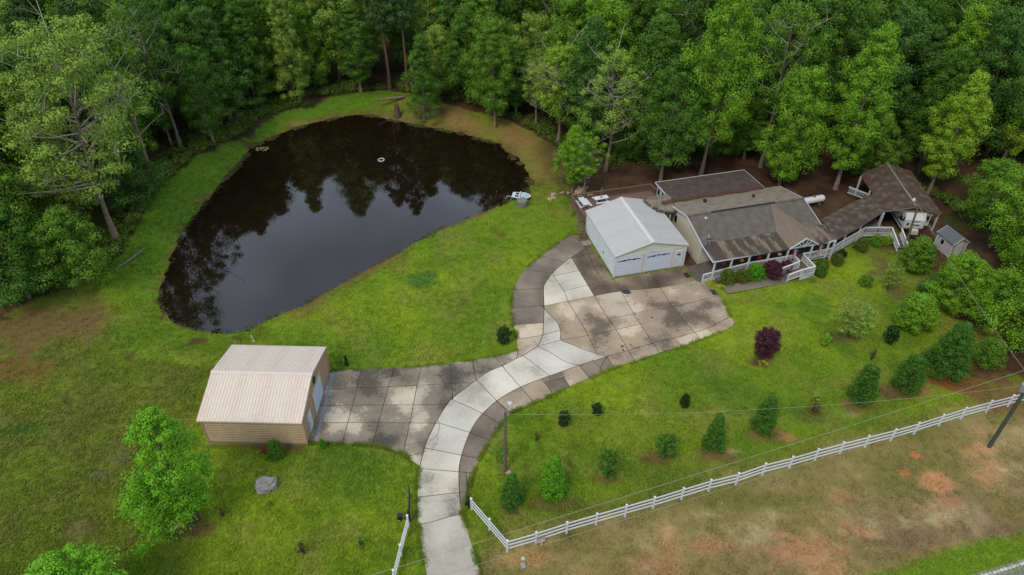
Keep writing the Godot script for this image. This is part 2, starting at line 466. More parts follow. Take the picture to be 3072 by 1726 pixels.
# ---------------------------------------------------------------- ground
const BLOBS := [
[-47.13, -54.57, 5.57, 4.15, 116, 96, 62, 0.85],
[-46.20, -48.98, 4.50, 2.36, 112, 84, 46, 0.70],
[-43.17, -56.44, 2.84, 3.70, 116, 96, 62, 0.80],
[-42.42, -41.75, 3.10, 1.11, 60, 104, 34, 0.50],
[-32.89, -38.85, 1.20, 0.82, 96, 102, 78, 0.70],
[-33.71, -36.95, 0.97, 0.63, 104, 100, 78, 0.70],
[-33.22, -32.05, 1.82, 1.38, 104, 94, 62, 0.55],
[-33.57, -28.74, 2.61, 0.94, 98, 92, 58, 0.50],
[-25.55, -31.95, 2.89, 1.10, 98, 82, 56, 0.85],
[-24.60, -33.18, 0.93, 0.50, 120, 100, 76, 0.70],
[-9.96, -63.15, 2.09, 1.83, 74, 112, 50, 0.75],
[-16.09, -58.05, 7.88, 3.18, 130, 152, 38, 0.50],
[2.94, -74.68, 5.83, 5.22, 118, 146, 36, 0.50],
[-1.79, -37.96, 1.98, 2.82, 130, 152, 38, 0.70],
[-0.82, -39.19, 0.74, 2.49, 60, 104, 34, 0.60],
[9.59, -42.33, 5.94, 2.70, 120, 134, 46, 0.55],
[13.63, -37.32, 4.93, 1.58, 92, 108, 44, 0.50],
[-3.32, -35.60, 0.96, 1.52, 130, 152, 38, 0.60],
[0.06, -33.85, 1.31, 0.94, 116, 96, 62, 0.90],
[-0.25, -33.42, 0.50, 0.36, 172, 156, 122, 0.50],
[3.37, -34.54, 1.90, 0.81, 100, 92, 52, 0.80],
[7.87, -37.06, 1.47, 0.71, 98, 72, 54, 0.70],
[12.76, -39.13, 1.68, 0.75, 98, 72, 54, 0.65],
[17.36, -39.47, 2.03, 0.92, 116, 96, 62, 0.85],
[19.00, -40.03, 0.61, 0.38, 172, 156, 122, 0.60],
[22.24, -42.02, 2.09, 0.98, 116, 96, 62, 0.80],
[24.37, -41.60, 0.83, 0.44, 168, 120, 86, 0.70],
[27.53, -43.89, 2.14, 0.93, 104, 104, 60, 0.50],
[31.76, -45.26, 2.18, 1.15, 116, 96, 62, 0.80],
[30.11, -44.16, 1.07, 0.47, 172, 156, 122, 0.50],
[36.68, -47.13, 2.97, 1.41, 98, 72, 54, 0.80],
[41.49, -48.35, 3.58, 1.34, 132, 78, 48, 0.90],
[38.54, -47.15, 1.48, 0.60, 172, 130, 94, 0.60],
[45.66, -50.34, 2.70, 2.43, 82, 60, 46, 0.95],
[47.21, -57.61, 2.29, 5.05, 82, 60, 46, 1.00],
[46.68, -46.50, 4.43, 2.97, 120, 96, 60, 0.80],
[48.69, -51.74, 2.35, 2.23, 82, 60, 46, 1.00],
[33.65, -54.29, 2.21, 0.82, 110, 84, 62, 0.80],
[24.16, -50.79, 1.31, 0.71, 98, 72, 54, 0.90],
[42.20, -64.23, 1.60, 5.04, 110, 92, 64, 0.80],
[47.93, -68.78, 3.24, 2.82, 82, 60, 46, 0.90],
[44.70, -69.91, 1.87, 1.60, 98, 72, 54, 0.80],
[38.47, -64.89, 2.05, 4.08, 130, 152, 38, 0.90],
[36.83, -68.62, 2.77, 1.25, 98, 72, 54, 0.60],
[32.58, -59.66, 1.70, 1.97, 60, 104, 34, 0.40],
[40.48, -64.92, 1.12, 0.73, 96, 92, 70, 0.60],
[33.35, -64.82, 1.78, 0.73, 82, 60, 46, 0.90],
[29.48, -63.70, 2.64, 0.64, 104, 78, 56, 0.90],
[47.55, -62.89, 2.63, 2.80, 82, 60, 46, 0.80],
[33.09, -53.81, 1.20, 2.33, 60, 104, 34, 0.30],
[24.72, -63.99, 3.09, 0.71, 82, 60, 46, 0.80],
[-19.79, -39.91, 2.36, 0.42, 110, 84, 58, 0.90],
[-22.93, -40.22, 3.73, 0.34, 96, 80, 56, 0.70],
[1.52, -38.07, 0.46, 0.40, 98, 72, 54, 0.60],
[-0.79, -37.77, 0.46, 0.32, 98, 72, 54, 0.60],
[21.66, -30.71, 3.91, 1.19, 172, 130, 94, 0.80],
[20.68, -32.05, 1.22, 0.48, 186, 138, 98, 0.80],
[15.62, -31.22, 2.42, 0.87, 172, 130, 94, 0.70],
[10.54, -29.47, 2.06, 1.28, 172, 130, 94, 0.60],
[18.40, -32.72, 1.85, 0.42, 172, 156, 122, 0.70],
[14.94, -33.93, 1.88, 0.51, 180, 168, 120, 0.50],
[35.21, -36.87, 1.31, 1.02, 186, 138, 98, 0.95],
[35.01, -35.01, 1.60, 0.89, 172, 130, 94, 0.80],
[27.60, -32.43, 1.54, 0.76, 178, 132, 94, 0.85],
[41.04, -40.57, 1.17, 0.86, 190, 144, 106, 0.95],
[41.38, -38.41, 1.67, 0.57, 196, 180, 136, 0.70],
[33.05, -41.69, 1.04, 0.27, 196, 178, 130, 0.70],
[26.77, -35.52, 1.28, 0.45, 172, 130, 94, 0.60],
[34.51, -39.73, 0.37, 0.29, 196, 120, 78, 0.90],
[32.79, -38.03, 0.33, 0.24, 196, 120, 78, 0.80],
[12.93, -33.19, 1.86, 0.50, 150, 120, 80, 0.50],
[36.59, -32.72, 3.41, 1.05, 128, 106, 80, 0.70],
[31.03, -31.98, 3.68, 0.96, 124, 102, 78, 0.70],
[4.82, -32.41, 1.84, 1.04, 112, 104, 58, 0.60],
[1.42, -30.03, 2.08, 0.98, 196, 150, 96, 0.50],
[43.73, -43.61, 2.14, 0.93, 108, 118, 48, 0.50],
[6.82, -34.21, 1.89, 0.73, 106, 112, 50, 0.50],
[21.53, -35.10, 3.19, 0.75, 100, 104, 44, 0.50],
[19.54, -88.56, 2.73, 4.37, 112, 88, 60, 0.80],
[9.89, -83.18, 3.13, 1.40, 80, 58, 44, 0.70],
[6.03, -90.54, 3.32, 5.63, 120, 110, 60, 0.60],
[10.78, -102.92, 4.85, 3.51, 112, 90, 60, 0.60],
[-17.82, -104.42, 5.49, 2.20, 120, 108, 70, 0.60],
[-10.61, -105.95, 4.32, 1.41, 110, 86, 60, 0.70],
[-32.10, -102.78, 3.61, 1.08, 150, 140, 90, 0.40],
[12.70, -85.26, 4.78, 3.11, 92, 68, 48, 0.90],
[22.08, -87.52, 8.67, 4.30, 84, 60, 44, 0.90]]
const POND := [-38.14, -60.60, -38.70, -62.83, -39.24, -66.11, -39.88, -70.30, -40.07, -74.65, -39.93, -77.35, -39.56, -80.18, -39.22, -84.03, -38.72, -87.66, -38.14, -90.53, -37.93, -94.04, -37.90, -95.70, -36.90, -96.67, -35.74, -98.04, -33.80, -100.56, -31.59, -102.32, -29.26, -103.82, -26.85, -105.17, -24.29, -105.89, -22.11, -105.75, -20.10, -104.88, -17.56, -103.86, -14.76, -102.63, -13.62, -102.14, -10.58, -101.13, -7.98, -100.12, -5.59, -98.72, -2.67, -97.15, -1.31, -95.01, 0.01, -92.74, 1.29, -90.37, 1.99, -88.60, 2.32, -86.52, 2.39, -85.56, 1.05, -83.01, -1.28, -80.83, -5.50, -77.69, -8.80, -74.97, -11.47, -72.39, -14.38, -69.12, -17.19, -66.40, -19.43, -63.82, -21.20, -61.71, -23.33, -59.68, -25.12, -58.36, -26.29, -57.27, -27.05, -56.27, -28.56, -55.82, -30.58, -55.74, -32.79, -56.19, -34.71, -56.97, -36.42, -58.21, -37.65, -59.82]
const FOREST := [-52.32, -56.01, -50.77, -58.95, -46.61, -62.10, -45.44, -66.99, -46.49, -78.26, -44.93, -89.37, -40.76, -96.84, -35.42, -104.64, -28.81, -110.21, -22.24, -112.63, -12.80, -109.90, -4.68, -105.82, 2.96, -99.23, 6.68, -94.13, 10.98, -88.49, 16.46, -88.58, 35.53, -91.72, 48.59, -89.13, 53.88, -77.53, 51.52, -66.48, 49.49, -57.85, 50.69, -52.86, 62.0, -50.0, 300, -70, 300, -420, -300, -420, -300, -52]
const FENCE_R := [-3.02, -34.00, -1.58, -32.18, -0.18, -30.39, 1.98, -31.09, 4.34, -31.98, 6.65, -32.75, 8.99, -33.52, 11.29, -34.28, 13.69, -35.12, 16.03, -35.94, 18.39, -36.61, 20.82, -37.57, 23.26, -38.29, 25.62, -39.09, 28.00, -39.84, 30.38, -40.55, 32.91, -41.31, 35.26, -42.07, 37.82, -43.00, 40.17, -43.83, 42.87, -44.67, 45.16, -45.36, 47.45, -46.04, 49.74, -46.73, 52.03, -47.42, 54.32, -48.11]
const FENCE_L := [-7.81, -32.44, -8.08, -29.99, -8.29, -27.99, -8.49, -25.98, -8.70, -23.97]
const DRIVE := [-5.64, -26.90, -6.02, -28.45, -6.56, -30.44, -6.91, -31.90, -7.11, -32.65, -7.27, -33.90, -7.42, -35.25, -7.56, -36.91, -7.56, -38.18, -7.97, -38.50, -8.66, -39.06, -9.10, -39.49, -10.08, -39.82, -11.07, -40.20, -11.88, -40.34, -13.32, -40.43, -14.47, -40.47, -16.88, -40.48, -17.41, -40.53, -17.25, -49.09, -16.70, -49.16, -14.15, -49.37, -11.24, -49.56, -9.19, -49.71, -7.89, -49.94, -5.79, -50.28, -3.68, -50.68, -1.65, -51.24, 0.61, -52.04, 0.56, -53.93, 0.39, -54.90, 0.16, -56.10, 0.02, -58.15, 0.01, -59.87, 0.21, -61.64, 0.64, -63.25, 1.37, -65.04, 2.28, -66.52, 3.83, -68.43, 5.43, -70.41, 6.92, -72.19, 7.86, -72.15, 8.65, -71.26, 11.14, -63.63, 19.29, -65.90, 20.23, -63.41, 20.98, -63.18, 21.63, -62.16, 22.23, -60.93, 22.50, -59.62, 22.66, -58.45, 22.70, -57.41, 22.90, -56.69, 22.67, -56.08, 22.02, -55.57, 20.44, -54.73, 18.83, -53.97, 16.87, -52.90, 14.52, -51.99, 11.93, -50.76, 9.94, -49.95, 8.61, -49.23, 7.37, -48.48, 5.39, -47.33, 3.83, -46.38, 3.15, -45.94, 2.05, -45.29, 0.98, -44.72, 0.15, -44.24, -0.43, -43.45, -1.01, -42.61, -1.67, -41.26, -2.21, -40.11, -2.61, -38.98, -2.96, -37.89, -3.23, -36.70, -3.40, -35.79, -3.62, -34.91, -3.72, -33.87, -3.76, -33.63, -3.50, -32.86, -3.14, -31.71, -2.78, -30.59, -2.43, -29.51, -2.10, -28.49, -1.66, -26.94]
const CUTS := [
[-7.57, -37.94, -7.52, -38.22, -7.52, -38.60, -7.39, -39.56, -7.26, -40.64, -6.96, -41.76, -6.65, -42.80, -6.39, -43.55, -5.90, -44.75, -5.39, -45.76, -4.20, -47.04, -3.30, -48.11, -2.13, -49.21, -0.82, -50.02, 0.50, -51.01, 1.14, -51.41, 1.92, -52.15, 2.58, -52.81, 2.92, -53.58, 3.14, -54.55, 3.25, -55.93, 3.33, -57.36, 3.39, -58.52, 3.40, -59.91, 3.42, -61.91, 3.66, -62.83, 4.28, -64.24, 5.22, -65.70, 6.17, -66.94, 7.12, -67.84, 8.26, -69.01, 9.79, -69.94],
[2.99, -59.26, 3.39, -58.52, 4.04, -57.37, 4.67, -56.36, 4.90, -55.36, 4.97, -54.57, 4.93, -53.68, 5.96, -53.05, 7.21, -52.31, 8.45, -51.68, 9.25, -51.32],
[9.25, -51.32, 7.73, -50.67, 6.29, -50.03, 4.49, -49.13, 3.23, -48.52, 1.73, -47.73, 0.87, -47.22, -0.10, -46.55, -1.29, -45.49, -2.10, -44.53, -2.66, -43.75, -3.12, -42.88, -3.49, -41.98, -3.78, -40.95, -4.01, -39.94, -4.16, -39.10, -4.25, -38.28, -4.24, -37.21, -4.15, -36.17, -4.03, -35.16, -3.90, -34.29, -3.73, -33.57, -3.53, -33.33],
[6.78, -72.60, 8.52, -69.40, 9.11, -66.24, 10.07, -63.03],
[6.80, -67.45, 7.83, -63.94, 8.83, -60.64],
[8.83, -60.64, 9.93, -57.04, 10.67, -55.03, 11.52, -52.18, 12.01, -50.46],
[4.43, -64.36, 5.60, -61.49, 6.00, -59.62, 7.21, -55.98, 7.85, -53.83, 8.43, -51.50],
[11.11, -63.98, 11.68, -61.91, 12.40, -58.95, 13.15, -56.26, 13.89, -53.91, 14.62, -51.75],
[15.49, -64.64, 16.27, -61.63, 16.87, -59.23, 17.61, -57.14, 18.51, -55.03, 18.86, -53.78],
[6.72, -67.38, 8.58, -68.11, 10.08, -68.90],
[4.64, -64.06, 7.92, -65.25, 10.98, -66.39],
[5.53, -61.44, 8.82, -62.67, 11.36, -63.68],
[3.37, -58.90, 6.00, -59.73, 8.83, -60.64, 12.14, -61.58, 16.21, -62.20, 20.49, -63.64],
[7.22, -56.09, 9.92, -56.93, 12.80, -57.80, 14.39, -58.34, 17.11, -59.01, 20.84, -60.36, 23.00, -61.23],
[4.93, -53.68, 7.83, -54.41, 10.70, -55.33, 13.21, -56.20],
[9.25, -51.32, 11.53, -52.27, 14.07, -53.34, 16.15, -54.03, 18.57, -55.04, 20.03, -55.65, 22.79, -57.51],
[2.55, -52.74, 4.93, -53.68],
[2.55, -52.74, 3.84, -51.81, 5.44, -50.47, 6.80, -50.09],
[1.14, -51.41, 3.24, -49.12, 3.72, -48.52],
[-0.88, -50.00, 0.87, -47.22, 2.17, -45.21],
[-3.19, -48.01, -1.23, -45.41, -0.32, -44.24],
[3.07, -54.35, 5.00, -55.16],
[9.29, -51.38, 9.92, -49.81],
[9.29, -51.32, 8.47, -49.70, 8.60, -49.10],
[6.49, -50.12, 7.43, -48.39],
[4.90, -48.62, 5.50, -47.19],
[3.20, -47.75, 4.96, -48.54],
[3.20, -47.75, 3.88, -46.27],
[16.15, -54.03, 16.97, -52.71],
[20.03, -55.65, 20.47, -54.57],
[7.86, -50.71, 8.65, -49.62],
[-0.14, -61.53, 3.42, -61.91],
[-0.12, -58.57, 3.37, -58.94],
[0.03, -55.85, 3.26, -56.24],
[0.43, -53.70, 3.11, -54.35],
[1.23, -65.16, 4.66, -64.56],
[3.36, -67.86, 6.37, -66.38],
[4.71, -69.74, 7.28, -67.97],
[0.50, -51.04, 0.66, -52.32],
[-5.36, -45.61, -2.64, -44.05, -1.01, -42.76],
[-6.40, -42.85, -3.53, -41.76, -1.95, -41.00],
[-7.36, -40.05, -4.09, -39.31, -2.50, -38.94],
[-7.59, -37.91, -4.26, -37.61, -3.10, -37.46],
[-7.51, -35.10, -4.08, -35.60, -3.44, -35.64],
[-7.19, -32.62, -5.98, -32.89, -4.98, -33.26, -3.65, -33.63],
[-1.30, -45.49, 0.04, -44.08],
[-14.21, -49.49, -14.45, -40.37],
[-11.21, -49.69, -11.85, -40.25],
[-8.59, -49.93, -8.76, -47.34, -8.92, -42.78, -9.10, -39.39],
[-5.89, -50.38, -5.56, -47.61, -5.32, -45.76],
[-3.76, -50.80, -3.30, -48.05],
[-1.67, -51.34, -0.78, -49.96],
[-17.21, -46.75, -14.77, -46.92, -11.39, -47.13, -5.60, -47.61, -3.55, -47.75],
[-17.21, -44.71, -14.07, -44.83, -5.75, -44.98],
[-17.33, -42.73, -11.69, -42.80, -6.57, -42.78],
[-8.66, -39.11, -7.35, -39.63]]
const CRACKS := [[-6.43, -43.12, -6.26, -42.49, -6.45, -41.36, -7.12, -40.90], [-6.45, -41.36, -6.32, -40.85, -6.69, -39.66], [-7.04, -34.14, -6.69, -33.84, -6.50, -33.42]]
const LIGHTPOLY := [-7.52, -38.22, -7.52, -38.60, -7.39, -39.56, -7.26, -40.64, -6.96, -41.76, -6.65, -42.80, -6.39, -43.55, -5.90, -44.75, -5.39, -45.76, -4.20, -47.04, -3.30, -48.11, -2.13, -49.21, -0.82, -50.02, 0.50, -51.01, 1.14, -51.41, 1.92, -52.15, 2.58, -52.81, 2.92, -53.58, 3.14, -54.55, 3.25, -55.93, 3.33, -57.36, 3.39, -58.52, 4.04, -57.37, 4.67, -56.36, 4.90, -55.36, 4.97, -54.57, 4.93, -53.68, 5.96, -53.05, 7.21, -52.31, 8.45, -51.68, 9.25, -51.32, 7.73, -50.67, 6.29, -50.03, 4.49, -49.13, 3.23, -48.52, 1.73, -47.73, 0.87, -47.22, -0.10, -46.55, -1.29, -45.49, -2.10, -44.53, -2.66, -43.75, -3.12, -42.88, -3.49, -41.98, -3.78, -40.95, -4.01, -39.94, -4.16, -39.10, -4.25, -38.28, -4.24, -37.21, -4.15, -36.17, -4.03, -35.16, -3.90, -34.29, -3.73, -33.57, -3.73, -33.57, -7.11, -32.65, -7.27, -33.90, -7.42, -35.25, -7.56, -36.91]
const APRON := [-7.11, -32.63, -3.73, -33.57, -2.10, -28.49, -1.66, -26.84, -5.63, -26.80]
const DPOLY := [0.56, -53.93, 0.39, -54.90, 0.16, -56.10, 0.02, -58.15, 0.01, -59.87, 0.21, -61.64, 0.64, -63.25, 1.37, -65.04, 2.28, -66.52, 3.83, -68.43, 5.43, -70.41, 6.92, -72.19, 8.26, -69.01, 7.12, -67.84, 6.17, -66.94, 5.22, -65.70, 4.28, -64.24, 3.66, -62.83, 3.42, -61.91, 3.40, -59.91, 3.39, -58.52, 3.25, -55.93, 3.14, -54.55, 2.92, -53.58, 2.58, -52.81, 1.92, -52.15, 1.14, -51.41, 0.56, -51.13]
const BPOLY := [9.25, -51.32, 7.73, -50.67, 6.29, -50.03, 4.49, -49.13, 3.23, -48.52, 1.73, -47.73, 0.87, -47.22, -0.10, -46.55, -1.29, -45.49, -2.10, -44.53, -2.66, -43.75, -3.12, -42.88, -3.49, -41.98, -3.78, -40.95, -4.01, -39.94, -4.16, -39.10, -4.25, -38.28, -4.24, -37.21, -4.15, -36.17, -4.03, -35.16, -3.90, -34.29, -3.73, -33.57, -3.72, -33.87, -3.62, -34.91, -3.40, -35.79, -3.23, -36.70, -2.96, -37.89, -2.61, -38.98, -2.21, -40.11, -1.67, -41.26, -1.01, -42.61, -0.43, -43.45, 0.15, -44.24, 2.05, -45.29, 3.83, -46.38, 5.39, -47.33, 7.37, -48.48, 8.61, -49.23, 9.94, -49.95]
const EPOLY := [-7.52, -38.22, -7.52, -38.60, -7.39, -39.56, -7.26, -40.64, -6.96, -41.76, -6.65, -42.80, -6.39, -43.55, -5.90, -44.75, -5.39, -45.76, -4.20, -47.04, -3.30, -48.11, -2.13, -49.21, -0.82, -50.02, 0.50, -51.01, 0.61, -52.04, -1.65, -51.24, -3.68, -50.68, -7.89, -49.94, -11.24, -49.56, -16.70, -49.16, -17.25, -49.09, -17.41, -40.53, -14.47, -40.47, -11.88, -40.34, -10.08, -39.82, -8.66, -39.06]
const LPATCH := [6.80, -67.38, 7.83, -63.94, 8.83, -60.64, 6.00, -59.73, 3.37, -58.90, 3.42, -61.91, 4.28, -64.24, 5.22, -65.70]
const STAINS := [[12.33, -61.36, 0.5], [10.95, -52.82, 0.16], [10.98, -52.3, 0.13], [11.82, -53.08, 0.1], [14.5, -57.2, 0.14]]

func poly(a: Array) -> PackedVector2Array:
	var p := PackedVector2Array()
	for i in range(0, a.size(), 2):
		p.append(Vector2(a[i], a[i + 1]))
	return p

func smooth_ring(p: PackedVector2Array, steps := 4) -> PackedVector2Array:
	var o := PackedVector2Array()
	var k := p.size()
	for i in k:
		for j in steps:
			o.append(p[i].cubic_interpolate(p[(i + 1) % k], p[(i + k - 1) % k], p[(i + 2) % k], float(j) / steps))
	return o

func smooth_line(p: PackedVector2Array, steps := 4) -> PackedVector2Array:
	var o := PackedVector2Array()
	for i in p.size() - 1:
		for j in steps:
			o.append(p[i].cubic_interpolate(p[i + 1], p[max(i - 1, 0)], p[min(i + 2, p.size() - 1)], float(j) / steps))
	o.append(p[p.size() - 1])
	return o

# signed distance to the pond's edge, negative in the water, kept on a grid of one metre
var pgrid := PackedFloat32Array()

func pond_d(x: float, z: float) -> float:
	if pgrid.is_empty():
		pgrid.resize(92 * 92)
		for j in 92:
			for i in 92:
				pgrid[j * 92 + i] = pond_exact(-62.0 + i, -129.0 + j)
	var u := x + 62.0; var w := z + 129.0
	if u < 0 or w < 0 or u >= 91 or w >= 91:
		return 30.0
	var i := int(u); var j := int(w)
	var k := j * 92 + i
	return lerpf(lerpf(pgrid[k], pgrid[k + 1], u - i), lerpf(pgrid[k + 92], pgrid[k + 93], u - i), w - j)

func pond_exact(x: float, z: float) -> float:
	if x < -62 or x > 26 or z < -128 or z > -38:
		return 30.0
	var q := Vector2(x, z)
	var best := 1e9
	var k := pond.size()
	var ins := false
	var a := pond[k - 1]
	for i in k:
		var b := pond[i]
		var ab := b - a
		var t := clampf((q - a).dot(ab) / ab.length_squared(), 0, 1)
		best = minf(best, (q - a - ab * t).length_squared())
		if (a.y > z) != (b.y > z) and x < (b.x - a.x) * (z - a.y) / (b.y - a.y) + a.x:
			ins = not ins
		a = b
	return -sqrt(best) if ins else sqrt(best)

func lie(x: float, z: float, pd := 999.0) -> float:
	if pd > 900.0:
		pd = pond_d(x, z)
	if pd < 0:
		return WATER - 0.05 - minf(1.6, -pd * 0.5)
	var wide := 6.0 + 15.0 * exp(-(pow(x - 8.0, 2) + pow(z + 80.0, 2)) / 260.0)
	var y := WATER + 0.04 + (-WATER - 0.04) * smoothstep(0.0, 1.0, pd / wide) if pd < wide else 0.0
	return y

var forest_poly := PackedVector2Array()
var fence_line := PackedVector2Array()

func south_of_fence(x: float, z: float) -> float:  # metres beyond the roadside fence, towards the road
	if x < fence_line[2].x - 2.0:
		return -99.0
	for i in range(2, fence_line.size() - 1):
		if x < fence_line[i + 1].x or i == fence_line.size() - 2:
			var t := (x - fence_line[i].x) / (fence_line[i + 1].x - fence_line[i].x)
			return z - lerpf(fence_line[i].y, fence_line[i + 1].y, t)
	return -99.0

var bins := {}

func near_blobs(x: float, z: float) -> Array:
	if bins.is_empty():
		for q in BLOBS:
			for i in range(int(floor((q[0] - q[2] * 1.6) / 6.0)), int(floor((q[0] + q[2] * 1.6) / 6.0)) + 1):
				for j in range(int(floor((q[1] - q[3] * 1.6) / 6.0)), int(floor((q[1] + q[3] * 1.6) / 6.0)) + 1):
					var k := Vector2i(i, j)
					if not bins.has(k):
						bins[k] = []
					bins[k].append(q)
	return bins.get(Vector2i(int(floor(x / 6.0)), int(floor(z / 6.0))), [])

func soil(x: float, z: float, pd: float) -> Color:
	var a := nz.get_noise_2d(x, z)
	var b := nz.get_noise_2d(x * 3.1 + 90, z * 3.1)
	var e := nz2.get_noise_2d(x, z)
	var lawn := c8(102, 130, 36).lerp(c8(128, 150, 38), clampf(a * 1.2 + 0.5, 0, 1))
	lawn = lawn.lerp(c8(138, 134, 72), clampf(b * 1.1, 0, 0.5))
	lawn = lawn.lerp(c8(78, 112, 34), clampf(-e * 1.0 - 0.02, 0, 0.45))
	var col := lawn
	# grass thins and browns towards the wood's west side
	if x < -28 and pd > 6:
		col = col.lerp(c8(100, 106, 46), clampf(0.6 + b * 0.4 + a * 0.5, 0, 0.85) * smoothstep(-20.0, -33.0, x))
	var sf := south_of_fence(x, z)
	if sf > -3.0:
		var t := smoothstep(-3.0, 0.5, sf)
		var verge := c8(116, 114, 60).lerp(c8(150, 134, 90), clampf(0.5 + a * 0.9 + b * 0.8, 0, 1))
		verge = verge.lerp(c8(132, 112, 82), smoothstep(3.0, 8.0, sf) * clampf(0.55 + e, 0, 0.9))
		verge = verge.lerp(c8(178, 164, 124), clampf(e * 1.6 + b * 0.9 + nz.get_noise_2d(x * 9.0 + 50, z * 9.0) - 0.5, 0, 0.75) * smoothstep(1.0, 4.0, sf))
		var fz := nz.get_noise_2d(x * 11.0, z * 11.0)
		verge = verge.lerp(c8(184, 142, 98), clampf(b * 1.3 - e * 0.8 + fz * 0.8 - 0.25, 0, 0.7) * smoothstep(0.0, 3.0, sf))
		# mown strip beside the road
		var rd := (z + 28.76) - (x - 27.03) * (-32.77 + 28.76) / (39.89 - 27.03)
		verge = verge.lerp(c8(116, 146, 40), smoothstep(-0.5, 0.3, rd + b * 0.6))
		col = col.lerp(verge, t)
	if x < -10 and pd < 14.0:
		col = col.lerp(c8(84, 124, 34), 0.7 * smoothstep(-58.0, -66.0, z) * (1.0 - smoothstep(9.0, 14.0, pd)) * smoothstep(-8.0, -22.0, x))
	if pd < 7.0 and pd > 0:
		var nb := smoothstep(-26.0, -8.0, x) * smoothstep(-80.0, -88.0, z)
		col = col.lerp(c8(140, 116, 72), nb * clampf(0.75 + a * 0.9 + b * 0.7, 0, 0.95) * (1.0 - smoothstep(4.0, 7.0, pd)))
		col = col.lerp(c8(112, 98, 54), (1.0 - smoothstep(0.2, 1.7 + a * 3.0 + b, pd)) * clampf(0.55 + a * 1.2 + b, 0.1, 0.9))
		col = col.lerp(c8(84, 68, 44), (1.0 - smoothstep(0.02, 0.4 + b * 0.6 + a * 0.5, pd)) * 0.7)
	if pd <= 0:
		return c8(66, 48, 30)
	for q in near_blobs(x, z):
		var dx: float = x - q[0]; var dz: float = z - q[1]
		var rr := sqrt(pow(dx / q[2], 2) + pow(dz / q[3], 2))
		if rr < 1.6:
			rr += b * 0.75 + e * 0.45 + nz.get_noise_2d(x * 9.0, z * 9.0) * 0.4
			col = col.lerp(c8(q[4], q[5], q[6]), (1.0 - smoothstep(0.5, 1.1, rr)) * q[7])
	var hr := (x - HO.x) * cos(HA) - (z - HO.z) * sin(HA); var hf := (x - HO.x) * sin(HA) + (z - HO.z) * cos(HA)
	if hr > -6.0 and hr < 48.0:
		var yard := smoothstep(-8.5, -10.5, hf + b * 2.0) * smoothstep(-5.0, 1.0, hr + e * 2.0)
		yard = maxf(yard, smoothstep(20.0, 21.5, hr) * smoothstep(5.0, 3.0, hf + e))
		yard = maxf(yard, smoothstep(31.5, 33.0, hr + e) * smoothstep(9.5, 7.5, hf + b * 1.5))
		yard = maxf(yard, smoothstep(4.2, 4.6, hr) * smoothstep(6.2, 5.9, hr) * smoothstep(5.2, 4.9, hf))
		var dirt := c8(62, 47, 38).lerp(c8(94, 73, 56), clampf(0.5 + b * 1.3, 0, 1)).lerp(c8(126, 112, 60), clampf(e * 1.4 - 0.2, 0, 0.6) * smoothstep(12.0, 3.0, hr))
		col = col.lerp(dirt, yard)
	if Geometry2D.is_point_in_polygon(Vector2(x + b * 1.6, z + a * 2.0), forest_poly):
		var wood := c8(62, 48, 38).lerp(c8(92, 72, 54), clampf(0.5 + b, 0, 1))
		wood = wood.lerp(c8(60, 80, 34), clampf(e * 1.6 - 0.1 + (0.35 if x < -25 else 0.0), 0, 0.8))
		col = wood
	return col

func axis(lo: float, hi: float, step: float, far: float) -> PackedFloat32Array:
	var o := PackedFloat32Array()
	var back := []
	var s := step
	var p := lo
	while p > lo - far:
		s *= 1.35
		p -= s
		back.append(p)
	back.reverse()
	for q in back:
		o.append(q)
	p = lo
	while p < hi:
		o.append(p)
		p += step
	s = step
	while p < hi + far:
		o.append(p)
		s *= 1.35
		p += s
	return o

func ground() -> void:
	var xs := axis(-62, 66, 0.45, 700.0)
	var zs := axis(-122, -24, 0.45, 700.0)
	var w := xs.size(); var h := zs.size()
	var v := PackedVector3Array(); var c := PackedColorArray(); var ix := PackedInt32Array(); var uv := PackedVector2Array()
	v.resize(w * h); c.resize(w * h); uv.resize(w * h); ix.resize((w - 1) * (h - 1) * 6)
	for j in h:
		for i in w:
			var x := xs[i]; var z := zs[j]
			var pd := pond_d(x, z)
			var y := lie(x, z, pd) + nz2.get_noise_2d(x * 2.3, z * 2.3) * 0.05 - 0.03
			v[j * w + i] = Vector3(x, y, z)
			var q := soil(x, z, pd).srgb_to_linear()
			c[j * w + i] = Color(q.r, q.g, q.b)
	var k := 0
	for j in h - 1:
		for i in w - 1:
			var a := j * w + i
			ix[k] = a; ix[k + 1] = a + 1; ix[k + 2] = a + w + 1; ix[k + 3] = a; ix[k + 4] = a + w + 1; ix[k + 5] = a + w
			k += 6
	var n := PackedVector3Array()
	n.resize(w * h)
	for j in h:
		for i in w:
			var l := v[j * w + max(i - 1, 0)]; var r := v[j * w + min(i + 1, w - 1)]
			var u := v[max(j - 1, 0) * w + i]; var d := v[min(j + 1, h - 1) * w + i]
			n[j * w + i] = (d - u).cross(r - l).normalized()
	var ar := []
	ar.resize(Mesh.ARRAY_MAX)
	ar[Mesh.ARRAY_VERTEX] = v; ar[Mesh.ARRAY_NORMAL] = n; ar[Mesh.ARRAY_COLOR] = c; ar[Mesh.ARRAY_INDEX] = ix
	var am := ArrayMesh.new()
	am.add_surface_from_arrays(Mesh.PRIMITIVE_TRIANGLES, ar)
	var m := tmat("turf", 31, c8(200, 200, 198), c8(234, 234, 232), c8(255, 255, 250), 6.5, 0.95, 0.02, 0.16, 0.6)
	m.vertex_color_use_as_albedo = true
	share("ground", am, m, self, "structure")

